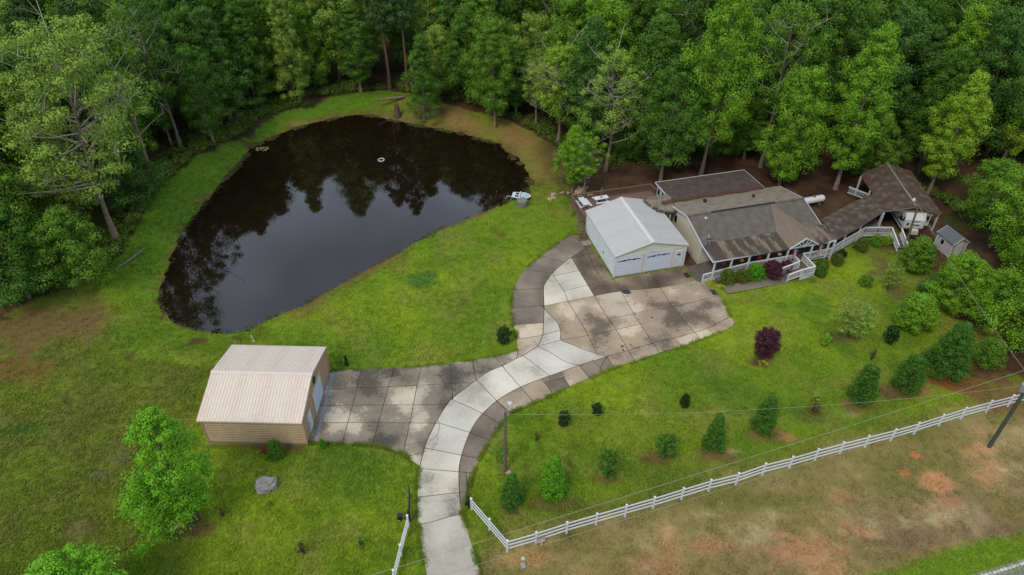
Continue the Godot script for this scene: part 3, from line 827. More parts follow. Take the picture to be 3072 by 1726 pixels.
# blades of lawn and weeds in view: too many to count
func lawn_blades() -> void:
	var g := Geo.new()
	g.use_col = true
	var r := RandomNumberGenerator.new()
	r.seed = 5
	for i in 9:
		var a := r.randf() * TAU; var q := Vector3(r.randf_range(-0.2, 0.2), -0.03, r.randf_range(-0.2, 0.2))
		var s := Vector3(cos(a), 0, sin(a)) * 0.035
		var tip := q + Vector3(r.randf_range(-0.12, 0.12), r.randf_range(0.09, 0.17), r.randf_range(-0.12, 0.12))
		g.col = dim(Color(1, 1, 1), r.randf_range(0.72, 1.0))
		g.tri(q - s, q + s, tip)
	var mm := MultiMesh.new()
	mm.transform_format = MultiMesh.TRANSFORM_3D
	mm.use_colors = true
	mm.mesh = g.mesh()
	var xf := []; var cs := []
	r.seed = 77
	var drive := poly(DRIVE)
	for i in 190000:
		var z := -27.0 - pow(r.randf(), 1.25) * 88.0
		var x := r.randf_range(-1, 1) * (14.0 + absf(z) * 0.86)
		if x < -60 or x > 62:
			continue
		var pd := pond_d(x, z)
		if pd < 0.05 or (Geometry2D.is_point_in_polygon(Vector2(x, z), drive)):
			continue
		var lp := Vector2(x - HO.x, z - HO.z).rotated(HA)
		if lp.x > -5 and lp.x < 21.5 and lp.y > -9 and lp.y < 7.9:
			continue
		if absf(x + 21.67) < 4.6 and absf(z + 44.84) < 4.8:
			continue
		if Geometry2D.is_point_in_polygon(Vector2(x, z), forest_poly) and r.randf() > 0.3:
			continue
		var q := soil(x, z, pd)
		if q.g < q.r * 1.02 and r.randf() > 0.3:
			continue
		q = q.srgb_to_linear() * r.randf_range(0.95, 1.5)
		var y := lie(x, z, pd) - 0.02
		var s := r.randf_range(0.6, 1.25)
		xf.append(Transform3D(Basis(Vector3.UP, r.randf() * TAU).scaled(Vector3(s, s * r.randf_range(0.7, 1.5), s)), Vector3(x, y, z)))
		cs.append(Color(q.r, q.g, q.b))
	# tufts creeping over the slab edges
	for i in 7000:
		var k := r.randi() % drive.size()
		var e := drive[k].lerp(drive[(k + 1) % drive.size()], r.randf())
		if nz2.get_noise_2d(e.x * 6.0, e.y * 6.0) < -0.05:
			continue
		var x := e.x + r.randfn() * 0.09; var z := e.y + r.randfn() * 0.09
		var lp := Vector2(x - HO.x, z - HO.z).rotated(HA)
		if lp.x > -4.2 and lp.x < 6.0 and lp.y < 4.6:
			continue
		var q := soil(x, z, 30.0).srgb_to_linear() * r.randf_range(0.7, 1.2)
		var s := r.randf_range(0.5, 1.0)
		xf.append(Transform3D(Basis(Vector3.UP, r.randf() * TAU).scaled(Vector3(s, s, s)), Vector3(x, 0.02, z)))
		cs.append(Color(q.r, q.g, q.b))
	mm.instance_count = xf.size()
	for i in xf.size():
		mm.set_instance_transform(i, xf[i])
		mm.set_instance_color(i, cs[i])
	var o := MultiMeshInstance3D.new()
	o.multimesh = mm
	var m := mat("blade", Color(1, 1, 1), 0.9)
	m.vertex_color_use_as_albedo = true
	m.backlight = Color(0.5, 0.5, 0.4)
	o.material_override = m
	o.name = "grass"
	add_child(o)
	o.set_meta("kind", "stuff")
	o.set_meta("label", "short mown grass blades covering the lawns round the pond and driveway")
	o.set_meta("category", "grass")

# ---------------------------------------------------------------- driveway
func driveway() -> void:
	var outline := poly(DRIVE)
	var bed := Geo.new()
	bed.prism(outline, -0.2, 0.012)
	var root := struct("driveway", bed, M["joint"])
	root.set_meta("label", "concrete driveway and parking pad of jointed slabs")
	var pieces := [outline]
	for cset in CUTS:
		var line := smooth_line(poly(cset), 3)
		var k: float = 0.03 if cset.size() < 20 else 0.036
		var e := line.size() - 1
		line[0] += (line[0] - line[1]).normalized() * 0.14
		line[e] += (line[e] - line[e - 1]).normalized() * 0.14
		for knife in Geometry2D.offset_polyline(line, k, Geometry2D.JOIN_ROUND, Geometry2D.END_BUTT):
			var nxt := []
			for pc in pieces:
				for q in Geometry2D.clip_polygons(pc, knife):
					if not Geometry2D.is_polygon_clockwise(q):
						nxt.append(q)
			pieces = nxt
	var zones := [[poly(APRON), "apron"], [poly(LIGHTPOLY), "pale"], [poly(LPATCH), "patch"], [poly(DPOLY), "dull"], [poly(BPOLY), "dull"], [poly(EPOLY), "stained"]]
	var cracks := []
	for cset in CRACKS:
		cracks.append_array(Geometry2D.offset_polyline(smooth_line(poly(cset), 3), 0.016, Geometry2D.JOIN_ROUND, Geometry2D.END_BUTT))
	var r := RandomNumberGenerator.new()
	r.seed = 3
	for pc in pieces:
		var area := 0.0
		var ids := Geometry2D.triangulate_polygon(pc)
		var inside := Vector2.ZERO
		var big := 0.0
		for i in range(0, ids.size(), 3):
			var s := absf((pc[ids[i + 1]] - pc[ids[i]]).cross(pc[ids[i + 2]] - pc[ids[i]])) * 0.5
			area += s
			if s > big:
				big = s
				inside = (pc[ids[i]] + pc[ids[i + 1]] + pc[ids[i + 2]]) / 3.0
		if area < 0.05:
			continue
		var m := "tan"
		for zn in zones:
			if Geometry2D.is_point_in_polygon(inside, zn[0]):
				m = zn[1]
				break
		if m == "pale" and inside.y > -40.8:
			m = "patch"
		if m == "dull" and inside.y > -53.0 and r.randf() < 0.1:
			m = "tan"
		var lf := (inside.x - HO.x) * sin(HA) + (inside.y - HO.z) * cos(HA); var lr := (inside.x - HO.x) * cos(HA) - (inside.y - HO.z) * sin(HA)
		if m == "tan" and lr > -9.0 and lf < 8.0:
			m = "brown"
		if m == "dull" and inside.x < 4.0 and inside.y < -51.5 and inside.y > -55.5:
			m = "tan"
		var bits := [pc]
		for knife in cracks:
			var nxt := []
			for b in bits:
				for q in Geometry2D.clip_polygons(b, knife):
					if not Geometry2D.is_polygon_clockwise(q):
						nxt.append(q)
			bits = nxt
		var tint := r.randi() % 3
		var top := 0.034 + r.randf_range(-0.004, 0.006)
		for b in bits:
			var g := Geo.new()
			g.uvs = 1.0 / 46.0
			g.uvo = Vector2(0.4, 0.55)
			g.prism(b, -0.08, top)
			part("slab", g, M["con_%s%d" % [m, tint]], root)

	# oil spots on the pad
	for q in STAINS:
		var ring := PackedVector2Array()
		for k in 16:
			var a := TAU * k / 16.0
			var rad: float = q[2] * (1.0 + 0.3 * nz.get_noise_2d(cos(a) * 30.0 + q[0] * 9.0, sin(a) * 30.0))
			ring.append(Vector2(q[0] + cos(a) * rad, q[1] + sin(a) * rad * 0.8))
		var g := Geo.new()
		g.prism(ring, 0.03, 0.0445)
		part("oil_stain", g, M["oil"], root)

# ---------------------------------------------------------------- shared building pieces
func window(o: Node3D, g0: Geo, ctr: Vector3, ux: Vector3, nr: Vector3, w: float, h: float, rows := 2, cols := 1, trim := "white") -> void:
	var g := Geo.new()
	g.off = g0.off
	var up := Vector3.UP
	var t := 0.07
	for s in [-1.0, 1.0]:
		g.beam(ctr + ux * s * (w - t) * 0.5 - up * h * 0.5 + nr * 0.03, ctr + ux * s * (w - t) * 0.5 + up * h * 0.5 + nr * 0.03, t, 0.06)
		g.beam(ctr - ux * (w * 0.5 - t) + up * s * (h - t) * 0.5 + nr * 0.03, ctr + ux * (w * 0.5 - t) + up * s * (h - t) * 0.5 + nr * 0.03, 0.06, t)
	var f := part("window", g, M[trim], o)
	for i in rows:
		for j in cols:
			var p := Geo.new()
			p.off = g0.off
			var pw := (w - 2 * t) / cols; var phh := (h - 2 * t) / rows
			var q := ctr + ux * (-(w - 2 * t) * 0.5 + pw * (j + 0.5)) + up * (-(h - 2 * t) * 0.5 + phh * (i + 0.5)) + nr * 0.012
			var a := ux * (pw * 0.5 - 0.018); var b := up * (phh * 0.5 - 0.018)
			var c := nr * 0.012
			p.hexa([q - a - b - c, q + a - b - c, q + a - b + c, q - a - b + c, q - a + b - c, q + a + b - c, q + a + b + c, q - a + b + c])
			part("pane", p, M["glass"], f)

func rail_run(o: Node3D, path: Array, m: String, hgt := 0.92, pitch := 0.14, skip := false) -> void:
	# handrail, bottom rail and balusters along floor points
	for i in path.size() - 1:
		var a: Vector3 = path[i]; var b: Vector3 = path[i + 1]
		var g := hgeo(o)
		g.beam(a + Vector3(0, hgt, 0), b + Vector3(0, hgt, 0), 0.13, 0.06)
		part("handrail", g, M[m], o)
		g = hgeo(o)
		g.beam(a + Vector3(0, 0.1, 0), b + Vector3(0, 0.1, 0), 0.05, 0.09)
		g.beam(a + Vector3(0, hgt - 0.09, 0), b + Vector3(0, hgt - 0.09, 0), 0.045, 0.1)
		part("rail", g, M[m], o)
		if skip:
			continue
		g = hgeo(o)
		var k := int(a.distance_to(b) / pitch)
		for j in range(1, k):
			var p := a.lerp(b, float(j) / k)
			g.box(p + Vector3(0, hgt * 0.5, 0), Vector3(0.036, hgt - 0.14, 0.036))
		part("balusters", g, M[m], o, "stuff")

func sunburst(o: Node3D, a: Vector3, b: Vector3, hgt: float) -> void:
	var g := hgeo(o)
	var base := a.lerp(b, 0.5) + Vector3(0, 0.14, 0)
	var half := a.distance_to(b) * 0.5
	var d := (b - a).normalized()
	for i in 13:
		var t := PI * (i + 0.5) / 13.0
		var dx := cos(t); var dy := sin(t)
		var ln: float = minf(half / maxf(absf(dx), 0.001), (hgt - 0.24) / maxf(dy, 0.001))
		g.beam(base + (d * dx + Vector3(0, dy, 0)) * 0.16, base + (d * dx + Vector3(0, dy, 0)) * ln, 0.05, 0.05)
	g.box(base + Vector3(0, 0.05, 0), Vector3(0.34, 0.14, 0.05))
	part("sunburst_panel", g, M["white"], o)

func roof_sheets(o: Node3D, g0: Geo, eave_a: Vector3, eave_b: Vector3, ridge_a: Vector3, m: String, width := 0.92, pitch := 0.28, alt := "") -> void:
	# ribbed metal sheets side by side from eave_a to eave_b, rising to the ridge
	var along := eave_b - eave_a
	var k := int(round(along.length() / width))
	var ua := along.normalized()
	var up := ridge_a - eave_a
	var nr := ua.cross(up).normalized()
	if nr.y < 0:
		nr = -nr
	for i in k:
		var g := Geo.new()
		g.off = g0.off
		var wd := along.length() / k
		g.ribbed(eave_a + ua * wd * i + nr * (0.004 * (i % 2)), ua, wd + 0.004, up.normalized(), up.length(), nr, pitch, 0.045, 0.3)
		part("roof_sheet", g, M[m if alt == "" or i % 3 else alt], o)

# ---------------------------------------------------------------- beige metal workshop by the pond
func workshop() -> void:
	var o := thing("metal_workshop", "beige ribbed metal workshop with pinkish gable roof beside the pond", "workshop", Vector3(-21.67, 0, -44.84), -0.0192)
	var g := Geo.new()
	var xa := -4.14; var xb := 4.33; var za := -4.37; var zb := 4.37; var ev := 2.98; var rd := 4.13
	g.prism(PackedVector2Array([Vector2(xa - 0.08, za - 0.08), Vector2(xb + 0.1, za - 0.08), Vector2(xb + 0.1, zb + 0.08), Vector2(xa - 0.08, zb + 0.08)]), -0.4, 0.06)
	part("footing", g, M["con_dull"], o)
	g = Geo.new()
	g.ribbed(Vector3(xa, 0.06, zb), Vector3.UP, ev - 0.06, Vector3.RIGHT, xb - xa, Vector3.BACK, 0.23, 0.035, 0.45)
	part("front_wall", g, M["beige_wall"], o)
	g = Geo.new()
	g.ribbed(Vector3(xa, 0.06, za), Vector3.UP, ev - 0.06, Vector3.RIGHT, xb - xa, Vector3.FORWARD, 0.23, 0.035, 0.45)
	part("back_wall", g, M["beige_wall"], o)
	for s in [[xa, -1.0], [xb, 1.0]]:
		g = Geo.new()
		var k := 38
		for i in k:      # vertical ribs whose tops follow the gable
			var z0 := lerpf(za, zb, float(i) / k); var z1 := lerpf(za, zb, float(i + 1) / k)
			var zm := lerpf(z0, z1, 0.6)
			var nr := Vector3(s[1], 0, 0) * 0.03
			var t0 := ev + (rd - ev - 0.05) * (1.0 - absf(z0) / zb); var t1 := ev + (rd - ev - 0.05) * (1.0 - absf(z1) / zb); var tm := ev + (rd - ev - 0.05) * (1.0 - absf(zm) / zb)
			g.quad(Vector3(s[0], 0.06, z0), Vector3(s[0], 0.06, zm), Vector3(s[0], tm, zm), Vector3(s[0], t0, z0))
			g.quad(Vector3(s[0], 0.06, zm) + nr, Vector3(s[0], 0.06, z1) + nr, Vector3(s[0], t1, z1) + nr, Vector3(s[0], tm, zm) + nr)
			g.quad(Vector3(s[0], 0.06, zm), Vector3(s[0], 0.06, zm) + nr, Vector3(s[0], tm, zm) + nr, Vector3(s[0], tm, zm))
			g.quad(Vector3(s[0], 0.06, z1) + nr, Vector3(s[0], 0.06, z1), Vector3(s[0], t1, z1), Vector3(s[0], t1, z1) + nr)
		part("gable_wall", g, M["beige_gable"], o)
	var e0 := Vector3(-4.4, 2.93, 4.6); var e1 := Vector3(4.4, 2.93, 4.6)
	g = Geo.new()
	roof_sheets(o, g, e0, e1, Vector3(-4.4, rd + 0.02, 0.02), "pink_roof", 0.78, 0.26, "pink_roof_b")
	roof_sheets(o, g, Vector3(-4.4, 2.93, -4.6), Vector3(4.4, 2.93, -4.6), Vector3(-4.4, rd + 0.02, -0.02), "pink_roof", 0.78, 0.26, "pink_roof_b")
	g = Geo.new()
	g.slab([Vector3(-4.43, rd - 0.005, 0.24), Vector3(4.43, rd - 0.005, 0.24), Vector3(4.43, rd + 0.075, 0), Vector3(-4.43, rd + 0.075, 0)], 0.02)
	g.slab([Vector3(4.43, rd - 0.005, -0.24), Vector3(-4.43, rd - 0.005, -0.24), Vector3(-4.43, rd + 0.075, 0), Vector3(4.43, rd + 0.075, 0)], 0.02)
	part("ridge_cap", g, M["pink_cap"], o)
	for s in [-1.0, 1.0]:
		g = Geo.new()
		g.beam(Vector3(s * 4.38, 2.88, 4.6), Vector3(s * 4.38, rd - 0.03, 0), 0.05, 0.13)
		g.beam(Vector3(s * 4.38, 2.88, -4.6), Vector3(s * 4.38, rd - 0.03, 0), 0.05, 0.13)
		part("rake_trim", g, M["pink_cap"], o)
		g = Geo.new()
		g.box(Vector3(0, 2.87, s * 4.58), Vector3(8.76, 0.1, 0.05))
		part("eave_trim", g, M["pink_cap"], o)
		for x in [xa - 0.02, xb + 0.03]:
			g = Geo.new()
			g.box(Vector3(x, 1.5, s * 4.41), Vector3(0.1, 2.9, 0.09))
			part("corner_trim", g, M["beige_gable"], o)
	# roll-up door, side door and the round emblem under the gable
	g = Geo.new()
	for i in 13:
		g.box(Vector3(xb + 0.05, 0.1 + 0.2 * i + 0.1, -0.22), Vector3(0.05, 0.192, 2.7))
	part("roll_up_door", g, M["door_blue"], o)
	for z in [-1.64, 1.2]:
		g = Geo.new()
		g.box(Vector3(xb + 0.05, 1.38, z), Vector3(0.09, 2.62, 0.12))
		part("door_jamb", g, M["beige_wall"], o)
	g = Geo.new()
	g.box(Vector3(xb + 0.05, 2.78, -0.22), Vector3(0.14, 0.16, 2.96))
	part("door_head", g, M["beige_wall"], o)
	g = Geo.new()
	g.box(Vector3(xb + 0.05, 1.1, 2.67), Vector3(0.05, 2.05, 0.9))
	var d := part("door", g, M["door_blue"], o)
	g = Geo.new()
	g.tube([Vector3(xb + 0.07, 1.1, 3.02), Vector3(xb + 0.14, 1.1, 3.02)], [0.035, 0.045], 8)
	part("handle", g, M["metal"], d)
	g = Geo.new()
	for k in 20:
		var a := TAU * k / 20.0; var b := TAU * (k + 1) / 20.0
		g.tube([Vector3(xb + 0.08, 3.3 + sin(a) * 0.34, cos(a) * 0.34 - 0.05), Vector3(xb + 0.08, 3.3 + sin(b) * 0.34, cos(b) * 0.34 - 0.05)], [0.03, 0.03], 5, false)
	for k in 5:
		var a := PI / 2 + TAU * k / 5.0; var b := PI / 2 + TAU * (k + 2) / 5.0
		g.tube([Vector3(xb + 0.08, 3.3 + sin(a) * 0.3, cos(a) * 0.3 - 0.05), Vector3(xb + 0.08, 3.3 + sin(b) * 0.3, cos(b) * 0.3 - 0.05)], [0.025, 0.025], 5, false)
	part("star_emblem", g, M["iron"], o)
	# steel drain across the pad in front of the doors
	var dr := thing("trench_drain", "grey steel trench drain across the slabs before the workshop doors", "drain", Vector3(-16.79, 0.04, -44.8), 0.0165)
	g = Geo.new()
	g.box(Vector3(-0.11, 0.0, 0), Vector3(0.03, 0.03, 8.5)); g.box(Vector3(0.11, 0.0, 0), Vector3(0.03, 0.03, 8.5))
	part("frame", g, M["galv"], dr)
	g = Geo.new()
	for i in 56:
		g.box(Vector3(0, 0.0, -4.2 + i * 0.15), Vector3(0.19, 0.02, 0.11))
	part("grating", g, M["galv"], dr, "stuff")

# ---------------------------------------------------------------- white two-door garage
func garage() -> void:
	var o := hthing("garage", "white two-door garage with pale grey ribbed metal gable roof", "garage", 0, 0)
	var ev := 3.06; var rd := 4.2
	var g := hgeo(o)
	g.box(Vector3(0, -0.34, 0), Vector3(8.36, 0.8, 9.0))
	part("foundation", g, M["block"], o)
	g = hgeo(o)
	g.ribbed(Vector3(-4.15, 0.06, -4.46), Vector3.UP, ev - 0.08, Vector3.BACK, 8.92, Vector3.LEFT, 0.24, 0.05, 0.5)
	part("side_wall", g, M["siding_white"], o)
	g = hgeo(o)
	g.ribbed(Vector3(4.15, 0.06, -4.46), Vector3.UP, ev - 0.08, Vector3.BACK, 8.92, Vector3.RIGHT, 0.2, 0.03, 0.5)
	part("side_wall", g, M["siding_white"], o)
	var gab := PackedVector2Array([Vector2(-4.15, ev - 0.06), Vector2(4.15, ev - 0.06), Vector2(4.15, ev), Vector2(0, rd - 0.06), Vector2(-4.15, ev)])
	var base := PackedVector2Array([Vector2(-4.15, 0.06), Vector2(4.15, 0.06), Vector2(4.15, ev - 0.06), Vector2(-4.15, ev - 0.06)])
	for s in [1.0, -1.0]:
		g = hgeo(o)
		g.wall(base, Vector3(0, 0, s * 4.44), Vector3.RIGHT, Vector3(0, 0, s), 0.1)
		g.siding(base, Vector3(0, 0, s * 4.44), Vector3.RIGHT, Vector3(0, 0, s), 0.2, 0.025)
		part("gable_wall", g, M["siding_cream"] if s > 0 else M["siding_white"], o)
		g = hgeo(o)
		g.wall(gab, Vector3(0, 0, s * 4.445), Vector3.RIGHT, Vector3(0, 0, s), 0.1)
		g.siding(gab, Vector3(0, 0, s * 4.445), Vector3.RIGHT, Vector3(0, 0, s), 0.2, 0.025)
		part("gable_siding", g, M["siding_mint"], o)
	# roof
	g = hgeo(o)
	roof_sheets(o, g, Vector3(-4.37, 3.03, 4.69), Vector3(-4.37, 3.03, -4.69), Vector3(-0.02, rd + 0.02, 4.69), "grey_roof", 0.94, 0.3, "grey_roof_b")
	roof_sheets(o, g, Vector3(4.37, 3.03, 4.69), Vector3(4.37, 3.03, -4.69), Vector3(0.02, rd + 0.02, 4.69), "grey_roof", 0.94, 0.3, "grey_roof_b")
	g = hgeo(o)
	g.slab([Vector3(-0.24, rd - 0.01, -4.73), Vector3(-0.24, rd - 0.01, 4.73), Vector3(0, rd + 0.07, 4.73), Vector3(0, rd + 0.07, -4.73)], 0.02)
	g.slab([Vector3(0.24, rd - 0.01, 4.73), Vector3(0.24, rd - 0.01, -4.73), Vector3(0, rd + 0.07, -4.73), Vector3(0, rd + 0.07, 4.73)], 0.02)
	part("ridge_cap", g, M["white_metal"], o)
	for s in [1.0, -1.0]:
		for q in [-1.0, 1.0]:
			g = hgeo(o)
			g.beam(Vector3(q * 4.39, 2.99, s * 4.68), Vector3(0, rd - 0.04, s * 4.68), 0.05, 0.13)
			part("rake_trim", g, M["white_metal"], o)
			g = hgeo(o)
			g.box(Vector3(q * 4.19, 1.52, s * 4.5), Vector3(0.14, 2.96, 0.14))
			part("corner_trim", g, M["white"], o)
		g = hgeo(o)
		g.box(Vector3(s * 4.36, 2.96, 0), Vector3(0.04, 0.14, 9.3))
		part("eave_trim", g, M["white_metal"], o)
		g = hgeo(o)
		g.slab([Vector3(s * 4.15, 2.94, -4.6), Vector3(s * 4.34, 2.94, -4.6), Vector3(s * 4.34, 2.94, 4.6), Vector3(s * 4.15, 2.94, 4.6)], 0.02)
		part("soffit", g, M["white"], o)
	g = hgeo(o)
	g.box(Vector3(0, 2.76, 4.49), Vector3(8.1, 0.2, 0.05))
	part("header_board", g, M["white"], o)
	# two sectional doors: stacked panels, dark cut panes in the top one, frames
	for dd in [[-4.0, -1.06], [-0.54, 2.48]]:
		var x0: float = dd[0]; var x1: float = dd[1]
		g = hgeo(o)
		g.box(Vector3((x0 + x1) / 2, 1.36, 4.44), Vector3(x1 - x0, 2.6, 0.02))
		var door := part("garage_door", g, M["door_white"], o)
		for i in 5:
			g = hgeo(o)
			g.box(Vector3((x0 + x1) / 2, 0.1 + 0.51 * i + 0.25, 4.48), Vector3(x1 - x0, 0.485, 0.06))
			for j in 4:
				g.box(Vector3(x0 + (x1 - x0) * (j + 0.5) / 4.0, 0.1 + 0.51 * i + 0.25, 4.515), Vector3((x1 - x0) / 4 - 0.16, 0.3, 0.012))
			part("panel", g, M["door_white"], door)
		for j in 5:
			var cx := x0 + (x1 - x0) * (j + 0.5) / 5.0
			var y := 2.12
			var w := 0.24
			var sh := PackedVector2Array()
			match j:
				0: sh = PackedVector2Array([Vector2(-w, -0.07), Vector2(w, -0.07), Vector2(w, 0.11), Vector2(w * 0.3, 0.03)])
				4: sh = PackedVector2Array([Vector2(-w, -0.07), Vector2(w, -0.07), Vector2(-w * 0.3, 0.03), Vector2(-w, 0.11)])
				2: sh = PackedVector2Array([Vector2(-w, -0.1), Vector2(-w * 0.72, -0.1), Vector2(-w * 0.6, 0.0), Vector2(0, 0.05), Vector2(w * 0.6, 0.0), Vector2(w * 0.72, -0.1), Vector2(w, -0.1), Vector2(w * 0.85, 0.1), Vector2(0, 0.16), Vector2(-w * 0.85, 0.1)])
				_: sh = PackedVector2Array([Vector2(-w, -0.08), Vector2(w, -0.08), Vector2(w, 0.1), Vector2(-w, 0.07)])
			g = hgeo(o)
			g.wall(sh, Vector3(cx, y, 4.545), Vector3.RIGHT, Vector3.BACK, 0.02)
			part("pane", g, M["glass"], door)
		for x in [x0 - 0.07, x1 + 0.07]:
			g = hgeo(o)
			g.box(Vector3(x, 1.36, 4.51), Vector3(0.14, 2.6, 0.1))
			part("door_jamb", g, M["white"], o)
	g = hgeo(o)
	g.box(Vector3(3.42, 1.1, 4.49), Vector3(0.86, 2.05, 0.06))
	var wd := part("door", g, M["door_white"], o)
	g = hgeo(o)
	for x in [2.94, 3.9]:
		g.box(Vector3(x, 1.12, 4.5), Vector3(0.1, 2.12, 0.1))
	g.box(Vector3(3.42, 2.21, 4.5), Vector3(1.06, 0.1, 0.1))
	part("door_frame", g, M["white"], o)
	g = hgeo(o)
	g.tube([Vector3(3.08, 1.05, 4.52), Vector3(3.08, 1.05, 4.6)], [0.03, 0.04], 8)
	part("handle", g, M["metal"], wd)
	g = hgeo(o)     # dark scrolled ornament on the door
	g.wall(PackedVector2Array([Vector2(-0.2, -0.1), Vector2(0.18, -0.12), Vector2(0.22, -0.02), Vector2(0.1, 0.02), Vector2(0.14, 0.2), Vector2(0.04, 0.26), Vector2(0.02, 0.08), Vector2(-0.1, 0.04), Vector2(-0.14, 0.12), Vector2(-0.22, 0.08)]), Vector3(3.45, 1.78, 4.545), Vector3.RIGHT, Vector3.BACK, 0.02)
	part("ornament", g, M["iron"], wd)
	g = hgeo(o)
	for s in [-1.0, 1.0]:
		g.tube([Vector3(0.12, 3.12, 4.5), Vector3(0.12 + s * 0.16, 3.12, 4.66), Vector3(0.12 + s * 0.24, 3.02, 4.78)], [0.03, 0.05, 0.1], 8)
	g.box(Vector3(0.12, 3.12, 4.5), Vector3(0.14, 0.14, 0.06))
	part("flood_light", g, M["white"], o)
	g = hgeo(o)
	g.tube([Vector3(-4.18, 1.15, 1.2), Vector3(-4.24, 1.15, 1.2)], [0.12, 0.12], 10)
	part("wall_vent", g, M["iron"], o)

# ---------------------------------------------------------------- house
func house() -> void:
	var o := hthing("ranch_house", "long low cream house with weathered brown shingle roof and white front porch", "house", 6, 4.75)
	var g := hgeo(o)
	var L := 6.0; var R := 20.4; var F := 4.75; var B := -3.75
	# walls
	var gp := PackedVector2Array([Vector2(B, 0.55), Vector2(F, 0.55), Vector2(F, 3.02), Vector2(0.95, 4.1), Vector2(B, 3.0)])
	for s in [[L, Vector3.LEFT], [R, Vector3.RIGHT]]:
		g = hgeo(o)
		g.wall(gp, Vector3(s[0], 0, 0), Vector3.BACK, s[1], 0.12)
		g.siding(gp, Vector3(s[0], 0, 0), Vector3.BACK, s[1], 0.2, 0.015)
		part("gable_wall", g, M["cream_wall"], o)
	for s in [[F, Vector3.BACK], [B, Vector3.FORWARD]]:
		g = hgeo(o)
		var fp := PackedVector2Array([Vector2(L, 0.55), Vector2(R, 0.55), Vector2(R, 3.0), Vector2(L, 3.0)])
		g.wall(fp, Vector3(0, 0, s[0]), Vector3.RIGHT, s[1], 0.12)
		g.siding(fp, Vector3(0, 0, s[0]), Vector3.RIGHT, s[1], 0.2, 0.015)
		part("long_wall", g, M["cream_wall"], o)
	g = hgeo(o)
	g.box(Vector3((L + R) / 2, 0.14, (F + B) / 2), Vector3(R - L + 0.05, 0.84, F - B + 0.05))
	part("skirting", g, M["skirt"], o)
	g = hgeo(o)
	g.box(Vector3(L - 0.02, 1.75, F + 0.02), Vector3(0.14, 2.4, 0.14))
	part("corner_trim", g, M["cream_trim"], o)
	window(o, g, Vector3(L - 0.03, 2.05, -1.75), Vector3.BACK, Vector3.LEFT, 0.85, 1.25, 3, 2)
	for x in [8.2, 11.0, 13.4, 18.6]:
		window(o, g, Vector3(x, 1.9, F + 0.03), Vector3.RIGHT, Vector3.BACK, 1.1, 1.2, 2, 1)
	g = hgeo(o)
	g.box(Vector3(16.4, 1.75, F + 0.04), Vector3(0.95, 2.1, 0.06))
	part("door", g, M["white"], o)
	# roof slopes: shingle courses as real steps over a deck
	var e := 0.05
	var slopes := [
		["rear_roof", [Vector3(20.75, 3.02, -3.95), Vector3(5.75, 3.02, -3.95), Vector3(5.75, 4.2, 0.95), Vector3(20.75, 4.2, 0.95)], "shingle"],
		["front_roof", [Vector3(5.75, 3.12, 5.0), Vector3(15.0, 3.12, 5.0), Vector3(16.38, 4.2, 0.95), Vector3(5.75, 4.2, 0.95)], "shingle_grey"],
		["front_roof", [Vector3(18.7, 3.12, 5.0), Vector3(20.75, 3.12, 5.0), Vector3(20.75, 4.2, 0.95), Vector3(16.42, 4.2, 0.95)], "shingle_grey"],
		["porch_roof", [Vector3(5.72, 2.74, 7.86), Vector3(15.02, 2.74, 7.86), Vector3(15.0, 3.12, 5.0), Vector3(5.72, 3.12, 5.0)], "streak"],
		["porch_roof", [Vector3(18.62, 2.74, 7.86), Vector3(21.1, 2.74, 7.6), Vector3(21.2, 3.1, 5.0), Vector3(18.7, 3.12, 5.0)], "streak"],
		["entrance_gable_roof", [Vector3(15.02, 2.74, 7.86), Vector3(16.8, 3.95, 7.95), Vector3(16.4, 4.22, 0.95), Vector3(14.98, 3.12, 5.0)], "shingle_tan"],
		["entrance_gable_roof", [Vector3(16.8, 3.95, 7.95), Vector3(18.62, 2.74, 7.86), Vector3(18.7, 3.12, 5.0), Vector3(16.4, 4.22, 0.95)], "shingle_tan"]]
	for s in slopes:
		g = hgeo(o)
		var p: Array = s[1]
		if s[0] == "entrance_gable_roof":
			# the plane lies between the ridge and the eave, courses run with the ridge
			if p[0].x < 16:
				g.shingles(p[3], p[0], p[1], p[2])
			else:
				g.shingles(p[1], p[2], p[3], p[0])
		elif s[0] == "porch_roof":
			g.streaked(p[0], p[1], p[2], p[3], nz, c8(84, 74, 65).srgb_to_linear(), c8(134, 121, 103).srgb_to_linear(), 0.08)
		else:
			g.shingles(p[0], p[1], p[2], p[3])
		g.col = c8(84, 74, 65).srgb_to_linear()
		g.slab([p[0] - Vector3(0, e, 0), p[1] - Vector3(0, e, 0), p[2] - Vector3(0, e, 0), p[3] - Vector3(0, e, 0)], 0.06)
		part(s[0], g, M[s[2]], o)
	g = hgeo(o)
	g.beam(Vector3(5.72, 4.25, 0.95), Vector3(20.75, 4.25, 0.95), 0.3, 0.05)
	part("ridge_cap", g, M["shingle_grey"], o)
	g = hgeo(o)
	g.box(Vector3(12.8, 4.31, 1.02), Vector3(8.2, 0.07, 0.16))
	part("ridge_vent", g, M["iron"], o)
	# rake and eave boards
	for x in [5.72, 20.78]:
		g = hgeo(o)
		g.beam(Vector3(x, 2.97, -3.95), Vector3(x, 4.15, 0.95), 0.06, 0.16)
		g.beam(Vector3(x, 3.07, 5.0), Vector3(x, 4.15, 0.95), 0.06, 0.16)
		part("rake_board", g, M["white"], o)
	g = hgeo(o)
	g.beam(Vector3(5.69, 3.06, 5.0), Vector3(5.69, 2.7, 7.9), 0.07, 0.14)
	part("rake_board", g, M["white"], o)
	g = hgeo(o)
	g.beam(Vector3(5.66, 2.68, 7.9), Vector3(21.1, 2.68, 7.66), 0.05, 0.14)
	part("eave_board", g, M["white"], o)
	# flat rear extension with its side wall
	g = hgeo(o)
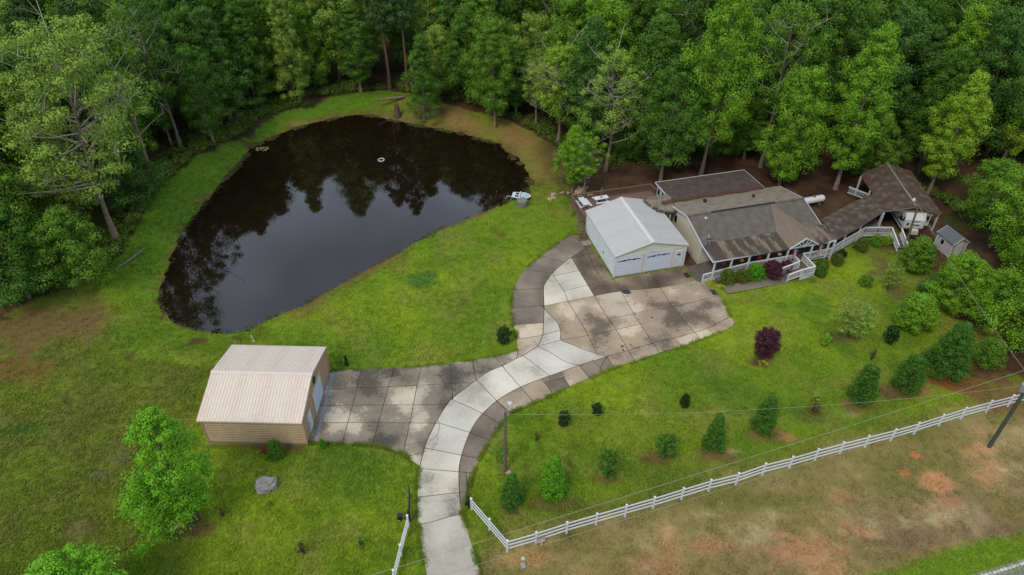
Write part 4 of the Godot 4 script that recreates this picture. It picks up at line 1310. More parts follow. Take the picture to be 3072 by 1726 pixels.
	g.shingles(Vector3(18.65, 2.9, -8.75), Vector3(6.35, 2.9, -8.75), Vector3(6.35, 3.16, -3.9), Vector3(18.65, 3.16, -3.9), 0.3, 0.015)
	g.slab([Vector3(6.35, 2.86, -8.75), Vector3(6.35, 3.12, -3.9), Vector3(18.65, 3.12, -3.9), Vector3(18.65, 2.86, -8.75)], 0.1)
	part("extension_roof", g, M["shingle_flat"], o)
	g = hgeo(o)
	g.beam(Vector3(6.32, 2.87, -8.79), Vector3(18.68, 2.87, -8.79), 0.06, 0.16)
	g.beam(Vector3(6.32, 2.87, -8.75), Vector3(6.32, 3.1, -3.95), 0.06, 0.16)
	g.beam(Vector3(18.68, 2.87, -8.75), Vector3(18.68, 3.1, -3.95), 0.05, 0.12)
	part("extension_trim", g, M["white"], o)
	g = hgeo(o)
	var xp := PackedVector2Array([Vector2(-8.5, 0.0), Vector2(-3.9, 0.0), Vector2(-3.9, 3.0), Vector2(-8.5, 2.8)])
	g.wall(xp, Vector3(6.5, 0, 0), Vector3.BACK, Vector3.LEFT, 0.12)
	g.wall(xp, Vector3(18.5, 0, 0), Vector3.BACK, Vector3.RIGHT, 0.12)
	g.wall(PackedVector2Array([Vector2(6.5, 0), Vector2(18.5, 0), Vector2(18.5, 2.8), Vector2(6.5, 2.8)]), Vector3(0, 0, -8.5), Vector3.RIGHT, Vector3.FORWARD, 0.12)
	part("extension_wall", g, M["white"], o)
	window(o, g, Vector3(6.47, 2.1, -7.7), Vector3.BACK, Vector3.LEFT, 0.8, 1.05, 2, 1)
	window(o, g, Vector3(6.47, 1.85, -6.2), Vector3.BACK, Vector3.LEFT, 1.5, 1.7, 1, 2)
	# link roof reaching over the garage, ragged lower edge
	g = hgeo(o)
	var rag := [Vector3(2.9, 3.62, -4.6), Vector3(2.62, 3.66, -4.0), Vector3(2.75, 3.62, -3.3), Vector3(3.05, 3.56, -2.7), Vector3(3.5, 3.44, -2.05), Vector3(4.1, 3.3, -1.75), Vector3(4.9, 3.22, -1.55), Vector3(5.72, 3.2, -1.6)]
	for i in rag.size() - 1:
		g.slab([rag[i], rag[i + 1], Vector3(lerpf(3.6, 6.3, float(i + 1) / 7.0), 3.5, -4.3), Vector3(lerpf(3.6, 6.3, float(i) / 7.0), 3.5, -4.3)], 0.05)
	g.slab([Vector3(2.9, 3.62, -4.6), Vector3(6.3, 3.5, -4.3), Vector3(6.4, 3.2, -5.4), Vector3(4.6, 3.1, -5.3)], 0.05)
	part("link_roof", g, M["shingle"], o)
	g = hgeo(o)
	for i in 26:
		var t := rng.randf(); var k := int(t * 6.99)
		var p: Vector3 = rag[k].lerp(rag[k + 1], t * 7.0 - k)
		g.box(p + Vector3(rng.randf_range(-0.1, 0.25), 0.03, rng.randf_range(-0.3, 0.05)), Vector3(rng.randf_range(0.2, 0.4), 0.04, rng.randf_range(0.15, 0.3)), rng.randf() * 3.0)
	part("torn_shingles", g, M["shingle_flat"], o, "stuff")
	g = hgeo(o)
	g.box(Vector3(5.1, 1.45, -2.4), Vector3(0.1, 2.9, 0.1)); g.box(Vector3(5.1, 1.45, -1.7), Vector3(0.1, 2.9, 0.1))
	part("link_posts", g, M["white"], o)
	# roof vents
	for q in [[9.7, 3.62, -2.3, 0.35, "iron"], [15.7, 3.8, -1.6, 0.25, "iron"], [7.7, 4.02, 1.75, 0.2, "white"]]:
		g = hgeo(o)
		g.lathe(Vector3(q[0], q[1] - 0.25, q[2]), [[q[3] * 0.4, 0], [q[3] * 0.4, 0.32], [q[3] * 0.75, 0.34], [q[3] * 0.7, 0.42], [0.01, 0.46]], 10)
		part("roof_vent", g, M[q[4]], o)
	# fallen leaves gathered in the roof valley
	g = hgeo(o)
	g.use_col = true
	for i in 3800:
		var x := rng.randf_range(4.6, 18.4); var z := -3.85 + rng.randfn() * 0.2 + (0.12 * sin(x * 1.7))
		if x < 6.2:
			z += 0.5
		var y := 3.12 + (0.24 * maxf(0.0, z + 3.95)) + 0.03
		if x < 6.3:
			y = 3.56
		var a := rng.randf() * TAU
		var s := Vector3(cos(a), rng.randf_range(-0.2, 0.2), sin(a)) * 0.075
		var w := Vector3(-sin(a), rng.randf_range(-0.2, 0.2), cos(a)) * 0.05
		g.col = dim(Color(0.17, 0.072, 0.04), rng.randf_range(0.5, 1.15))
		var p := Vector3(x, y + rng.randf_range(0, 0.05), z)
		g.tri(p - s, p + w, p + s)
	part("leaf_litter", g, M["litter"], o, "stuff")
	# porch: sloping boards, posts, beam, rails, entrance truss
	var fl := [Vector3(4.55, 0.05, 7.7), Vector3(10.0, 0.66, 7.7), Vector3(21.0, 0.66, 7.6)]
	g = hgeo(o)
	for i in 32:
		var z := 4.85 + i * 0.09
		g.beam(Vector3(4.55, 0.02, z), Vector3(10.0, 0.63, z), 0.083, 0.04)
		g.beam(Vector3(10.0, 0.63, z), Vector3(21.0, 0.63, z), 0.083, 0.04)
	part("porch_floor", g, M["deck_grey"], o)
	g = hgeo(o)
	g.beam(Vector3(5.0, -0.02, 7.72), Vector3(10.0, 0.5, 7.72), 0.04, 0.22)
	g.beam(Vector3(10.0, 0.5, 7.72), Vector3(21.0, 0.5, 7.6), 0.04, 0.24)
	part("porch_skirt", g, M["white"], o)
	for x in [6.1, 8.15, 10.3, 12.65, 15.08, 18.1, 20.2, 20.95]:
		g = hgeo(o)
		g.box(Vector3(x, 1.32, 7.7), Vector3(0.15, 2.68, 0.15))
		g.box(Vector3(x, 2.55, 7.7), Vector3(0.22, 0.1, 0.2))
		part("porch_post", g, M["white"], o)
	g = hgeo(o)
	g.beam(Vector3(5.9, 2.6, 7.72), Vector3(21.05, 2.6, 7.62), 0.12, 0.2)
	part("porch_beam", g, M["white"], o)
	rail_run(o, [Vector3(4.95, 0.08, 7.7), Vector3(6.1, 0.22, 7.7), Vector3(8.15, 0.45, 7.7), Vector3(10.3, 0.67, 7.7), Vector3(12.65, 0.67, 7.7)], "white")
	rail_run(o, [Vector3(12.65, 0.67, 7.7), Vector3(15.08, 0.67, 7.7)], "white", 0.92, 0.14, true)
	sunburst(o, Vector3(12.75, 0.67, 7.7), Vector3(15.0, 0.67, 7.7), 0.92)
	rail_run(o, [Vector3(15.08, 0.67, 7.7), Vector3(16.0, 0.67, 7.7)], "white")
	rail_run(o, [Vector3(17.15, 0.67, 7.7), Vector3(18.1, 0.67, 7.7)], "white")
	rail_run(o, [Vector3(18.1, 0.67, 7.7), Vector3(20.2, 0.67, 7.65)], "white", 0.92, 0.14, true)
	sunburst(o, Vector3(18.2, 0.67, 7.7), Vector3(20.1, 0.67, 7.65), 0.92)
	rail_run(o, [Vector3(20.2, 0.67, 7.65), Vector3(20.95, 0.67, 7.6)], "white")
	g = hgeo(o)
	g.box(Vector3(4.98, 0.5, 7.7), Vector3(0.1, 1.0, 0.1))
	part("newel_post", g, M["white"], o)
	# truss in the entrance gable
	g = hgeo(o)
	g.beam(Vector3(15.0, 2.72, 7.92), Vector3(16.8, 3.9, 7.98), 0.08, 0.13)
	g.beam(Vector3(18.64, 2.72, 7.92), Vector3(16.8, 3.9, 7.98), 0.08, 0.13)
	part("gable_trim", g, M["white"], o)
	g = hgeo(o)
	for q in [[15.95, 3.3], [16.45, 3.62], [17.15, 3.62], [17.65, 3.3]]:
		g.beam(Vector3(16.8, 2.72, 7.9), Vector3(q[0], q[1], 7.92), 0.06, 0.09)
	part("gable_truss", g, M["white"], o)

func entrance_ramp() -> void:
	var o := hthing("entrance_ramp", "white railed wooden ramp turning down from the porch entrance to the path", "ramp", 15.6, 9.0)
	var g := hgeo(o)
	for i in 24:
		var z := 7.76 + i * 0.1
		g.box(Vector3(16.6, 0.62, z + 0.05), Vector3(1.1, 0.04, 0.092))
	part("landing", g, M["deck_grey"], o)
	g = hgeo(o)
	for i in 12:
		var z := 8.95 + i * 0.1
		g.beam(Vector3(16.05, 0.6, z), Vector3(14.0, 0.06, z), 0.092, 0.04)
	part("ramp_boards", g, M["deck_grey"], o)
	g = hgeo(o)
	for p in [Vector3(16.05, 0, 8.85), Vector3(17.18, 0, 7.8), Vector3(17.18, 0, 10.12), Vector3(15.6, 0, 10.12), Vector3(14.0, 0, 10.12)]:
		g.box(p + Vector3(0, 0.6 if p.x > 14.5 else 0.4, 0), Vector3(0.1, 1.3 if p.x > 14.5 else 1.0, 0.1))
	part("posts", g, M["white"], o)
	rail_run(o, [Vector3(16.05, 0.62, 7.75), Vector3(16.05, 0.62, 8.85), Vector3(15.2, 0.42, 8.87), Vector3(14.0, 0.1, 8.87)], "white_bright")
	rail_run(o, [Vector3(17.18, 0.62, 7.75), Vector3(17.18, 0.62, 10.12), Vector3(15.6, 0.5, 10.12), Vector3(14.0, 0.1, 10.12)], "white_bright")
	g = hgeo(o)
	g.beam(Vector3(17.2, 0.35, 10.14), Vector3(15.6, 0.25, 10.14), 0.03, 0.5)
	part("skirt_board", g, M["white"], o)

func covered_walk() -> void:
	var o := hthing("covered_walkway", "brown shingled covered walkway with white posts linking house and trailer shelter", "walkway", 25.5, 4.0)
	var fr := [Vector3(21.1, 2.74, 7.55), Vector3(25.88, 2.7, 5.7), Vector3(30.2, 2.72, 3.8)]
	var md := [Vector3(21.3, 3.1, 5.2), Vector3(26.6, 3.05, 3.55), Vector3(31.2, 3.1, 2.2)]
	var bk := [Vector3(21.5, 2.74, 3.75), Vector3(27.3, 2.72, 1.42), Vector3(31.6, 2.75, 0.1)]
	var g: Geo
	for i in 2:
		g = hgeo(o)
		g.shingles(fr[i], fr[i + 1], md[i + 1], md[i])
		g.slab([fr[i] - Vector3(0, 0.05, 0), fr[i + 1] - Vector3(0, 0.05, 0), md[i + 1] - Vector3(0, 0.05, 0), md[i] - Vector3(0, 0.05, 0)], 0.06)
		part("roof_slope", g, M["shingle_dark"], o)
		g = hgeo(o)
		g.shingles(bk[i + 1], bk[i], md[i], md[i + 1])
		g.slab([md[i] - Vector3(0, 0.05, 0), md[i + 1] - Vector3(0, 0.05, 0), bk[i + 1] - Vector3(0, 0.05, 0), bk[i] - Vector3(0, 0.05, 0)], 0.06)
		part("roof_slope", g, M["shingle_dark"], o)
		g = hgeo(o)
		g.beam(fr[i] - Vector3(0, 0.1, -0.04), fr[i + 1] - Vector3(0, 0.1, -0.04), 0.04, 0.1)
		part("eave_board", g, M["shingle_tan"], o)
	var fl := [Vector3(21.0, 0.64, 7.5), Vector3(23.2, 0.64, 6.55), Vector3(26.0, 0.64, 5.5), Vector3(27.3, 0.64, 4.95), Vector3(28.8, 0.64, 5.3), Vector3(30.35, 0.64, 5.75)]
	var flb := [Vector3(21.4, 0.64, 4.0), Vector3(24.0, 0.64, 3.0), Vector3(27.0, 0.64, 1.9), Vector3(28.5, 0.64, 1.4), Vector3(30.4, 0.64, 1.0), Vector3(31.0, 0.64, 1.3)]
	g = hgeo(o)
	for i in 5:
		g.slab([fl[i], fl[i + 1], flb[i + 1], flb[i]], 0.1)
	part("floor", g, M["deck_grey"], o)
	for p in [fl[1], fl[2], Vector3(29.9, 0, 4.2), Vector3(30.25, 0, 3.7), flb[1], flb[2], Vector3(22.0, 0.6, 4.0)]:
		g = hgeo(o)
		g.box(Vector3(p.x, 1.33, p.z), Vector3(0.14, 2.7, 0.14))
		part("post", g, M["white"], o)
	rail_run(o, [fl[0], fl[1], fl[2], fl[3], fl[4], fl[5]], "white")
	rail_run(o, [Vector3(21.2, 0.64, 3.4), Vector3(23.4, 0.64, 2.95)], "white")
	g = hgeo(o)
	for i in 5:
		g.beam(fl[i] - Vector3(0, 0.2, -0.02), fl[i + 1] - Vector3(0, 0.2, -0.02), 0.03, 0.26)
	part("skirt", g, M["white"], o)
	# steps down to the lawn by the lamp pole
	var st := hthing("deck_steps", "white railed wooden steps leading down from the trailer deck to the lawn", "steps", 30.2, 7.3)
	for i in 5:
		g = hgeo(st)
		var t := (i + 0.5) / 5.0
		var c := Vector3(30.85, 0.6 - t * 0.6, 5.95).lerp(Vector3(29.9, 0.6 - t * 0.6, 8.6), t)
		g.box(c, Vector3(1.1, 0.05, 0.5), -0.34)
		part("tread", g, M["deck_grey"], st)
	rail_run(st, [Vector3(30.35, 0.6, 5.75), Vector3(29.35, 0.1, 8.55)], "white_bright")
	rail_run(st, [Vector3(31.35, 0.6, 6.15), Vector3(30.4, 0.1, 8.75)], "white_bright")

func trailer_shelter() -> void:
	var o := hthing("trailer_shelter", "open gabled shelter with leaf-strewn brown shingle roof over the travel trailer", "shelter", 34.0, 1.0)
	var fa := Vector3(33.05, 3.78, 5.3); var ba := Vector3(36.4, 3.78, -4.5)
	var fl := Vector3(30.15, 2.72, 3.8); var bl := Vector3(32.7, 2.72, -4.2)
	var fr := Vector3(36.45, 2.72, 6.0); var br := Vector3(39.6, 2.72, -3.4)
	var g := hgeo(o)
	var dn := Vector3(0, 0.05, 0)
	g.shingles(bl, fl, fa, ba)
	g.slab([fl - dn, fa - dn, ba - dn, bl - dn], 0.07)
	part("roof_slope", g, M["shingle_dark"], o)
	g = hgeo(o)
	g.shingles(fr, br, ba, fa)
	g.slab([fa - dn, fr - dn, br - dn, ba - dn], 0.07)
	part("roof_slope", g, M["shingle_dark"], o)
	g = hgeo(o)
	g.beam(fa + Vector3(0, 0.04, 0), ba + Vector3(0, 0.04, 0), 0.28, 0.05)
	part("ridge_cap", g, M["shingle"], o)
	g = hgeo(o)
	g.beam(fl + Vector3(0, -0.12, 0.04), fa + Vector3(0, -0.12, 0.04), 0.05, 0.16)
	g.beam(fa + Vector3(0, -0.12, 0.04), fr + Vector3(0, -0.12, 0.04), 0.05, 0.16)
	part("rake_board", g, M["shingle_tan"], o)
	g = hgeo(o)
	g.beam(fl.lerp(fr, 0.12) + Vector3(0, 0.1, 0), fr.lerp(fl, 0.12) + Vector3(0, 0.1, 0), 0.08, 0.14)
	part("tie_beam", g, M["cream_trim"], o)
	for p in [fr.lerp(br, 0.04), fr.lerp(br, 0.5), br.lerp(fr, 0.04), bl.lerp(fl, 0.04), bl.lerp(fl, 0.45)]:
		g = hgeo(o)
		g.box(Vector3(p.x, 1.3, p.z), Vector3(0.16, 2.75, 0.16))
		part("post", g, M["white"], o)
	g = hgeo(o)
	g.use_col = true
	for i in 2600:
		var t := pow(rng.randf(), 0.8); var left := rng.randf() < 0.55
		var u := rng.randf_range(0.1, 0.95)
		if nz.get_noise_2d(u * 60 + (0.0 if left else 50.0), t * 60) < 0.05:
			continue
		var p := fa.lerp(ba, t * 0.96 + 0.02).lerp((fl if left else fr).lerp(bl if left else br, t * 0.96 + 0.02), u) + Vector3(0, 0.04, 0)
		var a := rng.randf() * TAU
		g.col = dim(Color(0.2, 0.075, 0.045), rng.randf_range(0.5, 1.2))
		g.tri(p + Vector3(cos(a), 0.1, sin(a)) * 0.09, p + Vector3(cos(a + 2.1), 0, sin(a + 2.1)) * 0.06, p + Vector3(cos(a + 4), 0.1, sin(a + 4)) * 0.08)
	part("leaf_litter", g, M["litter"], o, "stuff")
	# side deck rail behind the shelter
	rail_run(o, [Vector3(31.0, 0.64, -3.6), Vector3(32.6, 0.64, -0.9)], "white")

func travel_trailer() -> void:
	var o := thing("travel_trailer", "white travel trailer with black decals and slide-out parked under the shelter", "trailer", hp(33.35, 5.75), HA - 0.347)
	# local: x right, z toward the hitch, body runs to -z
	var g := Geo.new()
	var side := PackedVector2Array([Vector2(-8.2, 0.62), Vector2(-0.35, 0.62), Vector2(0.0, 0.95), Vector2(0.0, 2.05), Vector2(-0.45, 2.85), Vector2(-8.2, 2.85)])
	for s in [-1.0, 1.0]:
		g.wall(side, Vector3(s * 1.2, 0, 0), Vector3.BACK, Vector3(s, 0, 0), 0.06)
	g.box(Vector3(0, 0.65, -4.2), Vector3(2.36, 0.06, 7.9)); g.box(Vector3(0, 1.75, -8.18), Vector3(2.36, 2.2, 0.06))
	part("body", g, M["rv_white"], o)
	g = Geo.new()
	g.slab([Vector3(-1.2, 0.62, -0.35), Vector3(1.2, 0.62, -0.35), Vector3(1.2, 0.95, 0.0), Vector3(-1.2, 0.95, 0.0)], 0.05)
	g.slab([Vector3(-1.2, 0.95, 0.0), Vector3(1.2, 0.95, 0.0), Vector3(1.2, 2.05, 0.0), Vector3(-1.2, 2.05, 0.0)], 0.05)
	g.slab([Vector3(-1.2, 2.05, 0.0), Vector3(1.2, 2.05, 0.0), Vector3(1.2, 2.85, -0.45), Vector3(-1.2, 2.85, -0.45)], 0.05)
	part("front_cap", g, M["rv_white"], o)
	g = Geo.new()
	g.slab([Vector3(-1.22, 2.88, -0.42), Vector3(1.22, 2.88, -0.42), Vector3(1.22, 2.88, -8.22), Vector3(-1.22, 2.88, -8.22)], 0.05)
	g.box(Vector3(0, 3.0, -4.0), Vector3(0.9, 0.25, 0.7)); g.box(Vector3(0, 2.95, -1.4), Vector3(0.4, 0.12, 0.4))
	part("roof", g, M["rv_roof"], o)
	g = Geo.new()
	g.box(Vector3(1.55, 1.75, -1.9), Vector3(0.75, 1.5, 2.6))
	var so := part("slide_out", g, M["rv_white"], o)
	g = Geo.new()
	g.slab([Vector3(1.2, 2.62, -0.5), Vector3(2.05, 2.5, -0.5), Vector3(2.05, 2.5, -3.3), Vector3(1.2, 2.62, -3.3)], 0.04)
	part("slide_topper", g, M["rv_roof"], so)
	g = Geo.new()
	g.box(Vector3(1.58, 1.95, -0.58), Vector3(0.42, 0.8, 0.03))
	part("pane", g, M["glass"], so)
	for q in [[Vector3(-1.235, 2.0, -2.7), Vector3(0.03, 0.9, 0.7)], [Vector3(-1.235, 1.75, -1.0), Vector3(0.03, 0.6, 0.5)], [Vector3(-1.235, 2.1, -5.5), Vector3(0.03, 0.6, 1.2)]]:
		g = Geo.new()
		g.box(q[0], q[1])
		part("side_window", g, M["glass"], o)
	g = Geo.new()
	g.wall(PackedVector2Array([Vector2(-1.9, 1.2), Vector2(-0.25, 1.7), Vector2(-0.1, 2.3), Vector2(-0.35, 2.3), Vector2(-0.5, 1.85), Vector2(-1.9, 1.4)]), Vector3(-1.235, 0, 0), Vector3.BACK, Vector3.LEFT, 0.02)
	g.wall(PackedVector2Array([Vector2(-4.2, 0.8), Vector2(-0.2, 0.95), Vector2(-0.2, 1.08), Vector2(-4.2, 0.98)]), Vector3(-1.235, 0, 0), Vector3.BACK, Vector3.LEFT, 0.02)
	part("decal", g, M["black"], o)
	g = Geo.new()
	g.box(Vector3(0.15, 1.42, 0.02), Vector3(1.0, 0.16, 0.03)); g.box(Vector3(-0.72, 1.48, 0.02), Vector3(0.26, 0.3, 0.03))
	part("front_decal", g, M["black"], o)
	g = Geo.new()
	g.box(Vector3(0.15, 1.56, 0.05), Vector3(1.1, 0.07, 0.1))
	part("front_trim", g, M["white"], o)
	lettering("brand_lettering", "ADLT", 0.3, M["black"], o, Transform3D(Basis.IDENTITY, Vector3(0.25, 1.86, 0.015)))
	g = Geo.new()
	g.beam(Vector3(-0.5, 0.55, -0.3), Vector3(0, 0.5, 1.5), 0.08, 0.1); g.beam(Vector3(0.5, 0.55, -0.3), Vector3(0, 0.5, 1.5), 0.08, 0.1)
	g.tube([Vector3(0, 0.5, 1.2), Vector3(0, 0.0, 1.2)], [0.05, 0.05], 8)
	part("hitch", g, M["iron"], o)
	g = Geo.new()
	g.box(Vector3(0, 0.8, 0.55), Vector3(0.85, 0.55, 0.5)); g.box(Vector3(0, 1.09, 0.55), Vector3(0.75, 0.06, 0.42))
	part("bottle_cover", g, M["cream_trim"], o)
	for s in [-1.0, 1.0]:
		for z in [-4.4, -5.3]:
			g = Geo.new()
			g.tube([Vector3(s * 0.98, 0.36, z), Vector3(s * 1.2, 0.36, z)], [0.36, 0.36], 16)
			var w := part("wheel", g, M["black"], o)
			g = Geo.new()
			g.tube([Vector3(s * 1.19, 0.36, z), Vector3(s * 1.22, 0.36, z)], [0.2, 0.18], 12)
			part("rim", g, M["galv"], w)

# ---------------------------------------------------------------- deck and small things by the house
func back_deck() -> void:
	var o := hthing("raised_deck", "raised brown wooden deck with slatted railings behind the garage", "deck", 0.8, -7.0)
	var g := hgeo(o)
	for i in 33:
		g.box(Vector3(0.9, 1.48, -9.2 + i * 0.138), Vector3(10.8, 0.04, 0.13))
	part("deck_boards", g, M["deck_brown"], o)
	g = hgeo(o)
	g.box(Vector3(0.9, 1.34, -9.26), Vector3(10.9, 0.24, 0.05)); g.box(Vector3(-4.5, 1.34, -7.0), Vector3(0.05, 0.24, 4.5))
	for i in 5:
		g.box(Vector3(0.9, 1.34, -9.0 + i * 1.0), Vector3(10.7, 0.2, 0.05))
	part("joists", g, M["deck_brown"], o)
	for p in [Vector3(-4.45, 0, -9.2), Vector3(-4.45, 0, -6.9), Vector3(-4.45, 0, -4.9), Vector3(-1.0, 0, -9.2), Vector3(2.4, 0, -9.2), Vector3(5.9, 0, -9.2)]:
		g = hgeo(o)
		var w := hp(p.x, p.z)
		var gy := lie(w.x, w.z) - 0.2
		g.box(Vector3(p.x, (gy + 1.4) / 2, p.z), Vector3(0.14, 1.4 - gy, 0.14))
		part("support_post", g, M["post_grey"], o)
	rail_run(o, [Vector3(-4.5, 1.5, -4.75), Vector3(-4.5, 1.5, -7.0), Vector3(-4.5, 1.5, -9.25), Vector3(-1.0, 1.5, -9.25), Vector3(2.5, 1.5, -9.25), Vector3(6.0, 1.5, -9.25), Vector3(6.15, 1.5, -7.9)], "deck_brown", 0.98, 0.11)
	g = hgeo(o)
	g.box(Vector3(-4.6, 2.0, -4.72), Vector3(0.12, 1.1, 0.12)); g.box(Vector3(-3.9, 2.0, -4.72), Vector3(0.12, 1.1, 0.12))
	g.beam(Vector3(-4.6, 2.5, -4.72), Vector3(-3.9, 2.5, -4.72), 0.2, 0.06)
	part("gate_posts", g, M["deck_brown"], o)
	# steps beside the garage corner
	var s := hthing("deck_stairs", "short brown wooden stair at the garage's back corner", "stairs", -4.9, -4.0)
	for i in 6:
		g = hgeo(s)
		g.box(Vector3(-4.9, 1.3 - i * 0.27, -4.6 + i * 0.24), Vector3(0.7, 0.04, 0.26))
		part("tread", g, M["deck_brown"], s)
	g = hgeo(s)
	g.beam(Vector3(-5.28, 1.4, -4.7), Vector3(-5.28, -0.3, -3.1), 0.05, 0.2); g.beam(Vector3(-4.52, 1.4, -4.7), Vector3(-4.52, -0.3, -3.1), 0.05, 0.2)
	part("stringers", g, M["deck_brown"], s)
	var l := thing("wooden_landing", "small square wooden landing beside the garage's left wall", "landing", hp(-4.85, -2.4, -0.05), HA)
	for i in 7:
		g = Geo.new()
		g.box(Vector3(-0.5 + i * 0.165, 0.12, 0), Vector3(0.15, 0.04, 0.95))
		part("board", g, M["post_grey"], l)
	g = Geo.new()
	g.box(Vector3(0, 0.0, -0.42), Vector3(1.15, 0.2, 0.08)); g.box(Vector3(0, 0.0, 0.42), Vector3(1.15, 0.2, 0.08))
	part("frame", g, M["post_grey"], l)

func picnic_table(label: String, r: float, f: float, turn: float, m: String, umbrella := false) -> void:
	var o := thing("picnic_table", label, "table", hp(r, f, 1.5), HA + turn, "picnic tables on the deck")
	var g := Geo.new()
	for i in 5:
		g.box(Vector3(0, 0.75, -0.3 + i * 0.15), Vector3(1.8, 0.04, 0.14))
	part("table_top", g, M[m], o)
	for s in [-1.0, 1.0]:
		g = Geo.new()
		for i in 2:
			g.box(Vector3(0, 0.45, s * (0.62 + i * 0.13)), Vector3(1.8, 0.04, 0.12))
		part("bench", g, M[m], o)
		g = Geo.new()
		g.beam(Vector3(s * 0.65, 0.73, -0.2), Vector3(s * 0.65, 0.0, -0.6), 0.05, 0.09)
		g.beam(Vector3(s * 0.65, 0.73, 0.2), Vector3(s * 0.65, 0.0, 0.6), 0.05, 0.09)
		g.beam(Vector3(s * 0.65, 0.4, -0.75), Vector3(s * 0.65, 0.4, 0.75), 0.05, 0.09)
		part("trestle", g, M[m], o)
	if umbrella:
		var u := thing("parasol_pole", "thin bare parasol pole standing in the right picnic table", "pole", hp(r, f, 1.5), HA)
		g = Geo.new()
		g.tube([Vector3(0, 0, 0), Vector3(0, 2.0, 0)], [0.025, 0.025], 8)
		part("pole", g, M["galv"], u)
		g = Geo.new()
		g.lathe(Vector3(0, 0.79, 0), [[0.16, 0], [0.16, 0.05], [0.05, 0.1], [0.04, 0.2]], 12)
		part("base_collar", g, M["galv"], u)
		g = Geo.new()
		g.lathe(Vector3(0, 1.95, 0), [[0.0, 0], [0.07, 0.08], [0.0, 0.16]], 8)
		part("finial", g, M["post_grey"], u)

func flag(label: String, r: float, f: float) -> void:
	var o := hthing("flag", label, "flag", r, f, "flags on the porch front")
	var g := hgeo(o)
	g.tube([Vector3(r, 2.35, f), Vector3(r, 2.72, f + 0.35)], [0.02, 0.018], 6)
	part("staff", g, M["white"], o)
	# cloth hanging in folds: thirteen stripes and a blue canton with dots
	g = hgeo(o)
	g.use_col = true
	var canton := hgeo(o)
	canton.use_col = true
	canton.col = Color(0.03, 0.045, 0.16)
	for i in 13:
		for j in 12:
			var c := []
			for q in [[i, j], [i + 1, j], [i + 1, j + 1], [i, j + 1]]:
				var u: float = q[0] / 13.0; var t: float = q[1] / 12.0
				var wdt := 0.62 - 0.25 * t
				c.append(Vector3(r + (u - 0.5) * wdt + 0.05 * sin(t * 5.0), 2.68 - t * 1.3 - 0.12 * sin(u * 3.1), f + 0.3 + 0.07 * sin(u * 16.0 + t * 2.0) - 0.12 * t))
			g.col = Color(0.42, 0.03, 0.045) if i % 2 == 0 else Color(0.75, 0.72, 0.7)
			if i >= 6 and j < 5:
				canton.quad(c[0], c[1], c[2], c[3])
			else:
				g.quad(c[0], c[1], c[2], c[3])
	part("stripes", g, M["cloth"], o)
	part("canton", canton, M["cloth"], o)
	g = hgeo(o)
	for i in 6:
		for j in 4:
			var u := (6.9 + i * 1.05) / 13.0; var t := (0.6 + j) / 12.0
			g.box(Vector3(r + (u - 0.5) * (0.62 - 0.25 * t) + 0.05 * sin(t * 5.0), 2.68 - t * 1.3 - 0.12 * sin(u * 3.1), f + 0.3 + 0.07 * sin(u * 16.0 + t * 2.0) - 0.12 * t + 0.012), Vector3(0.022, 0.03, 0.01))
	part("stars", g, M["white"], o, "stuff")

func hanging_basket(label: String, r: float, leaf: String) -> void:
	var o := hthing("hanging_basket", label, "flower basket", r, 7.66, "flower baskets along the porch")
	var g := hgeo(o)
	for k in 3:
		var a := TAU * k / 3.0
		g.tube([Vector3(r, 2.52, 7.66), Vector3(r + cos(a) * 0.15, 2.12, 7.66 + sin(a) * 0.15)], [0.006, 0.006], 4, false)
	part("hanger", g, M["iron"], o)
	g = hgeo(o)
	g.lathe(Vector3(r, 1.92, 7.66), [[0.02, 0], [0.11, 0.03], [0.17, 0.2]], 12)
	part("pot", g, M["terracotta"], o)
	var cl := []
	for i in 6:
		cl.append([bases[o] + Vector3(r + rng.randf_range(-0.12, 0.12), 2.12 + rng.randf_range(-0.08, 0.08), 7.66 + rng.randf_range(-0.12, 0.12)), 0.15])
	share("flowers", leaves(int(r * 10), cl, 34, 0.05), M[leaf], o)

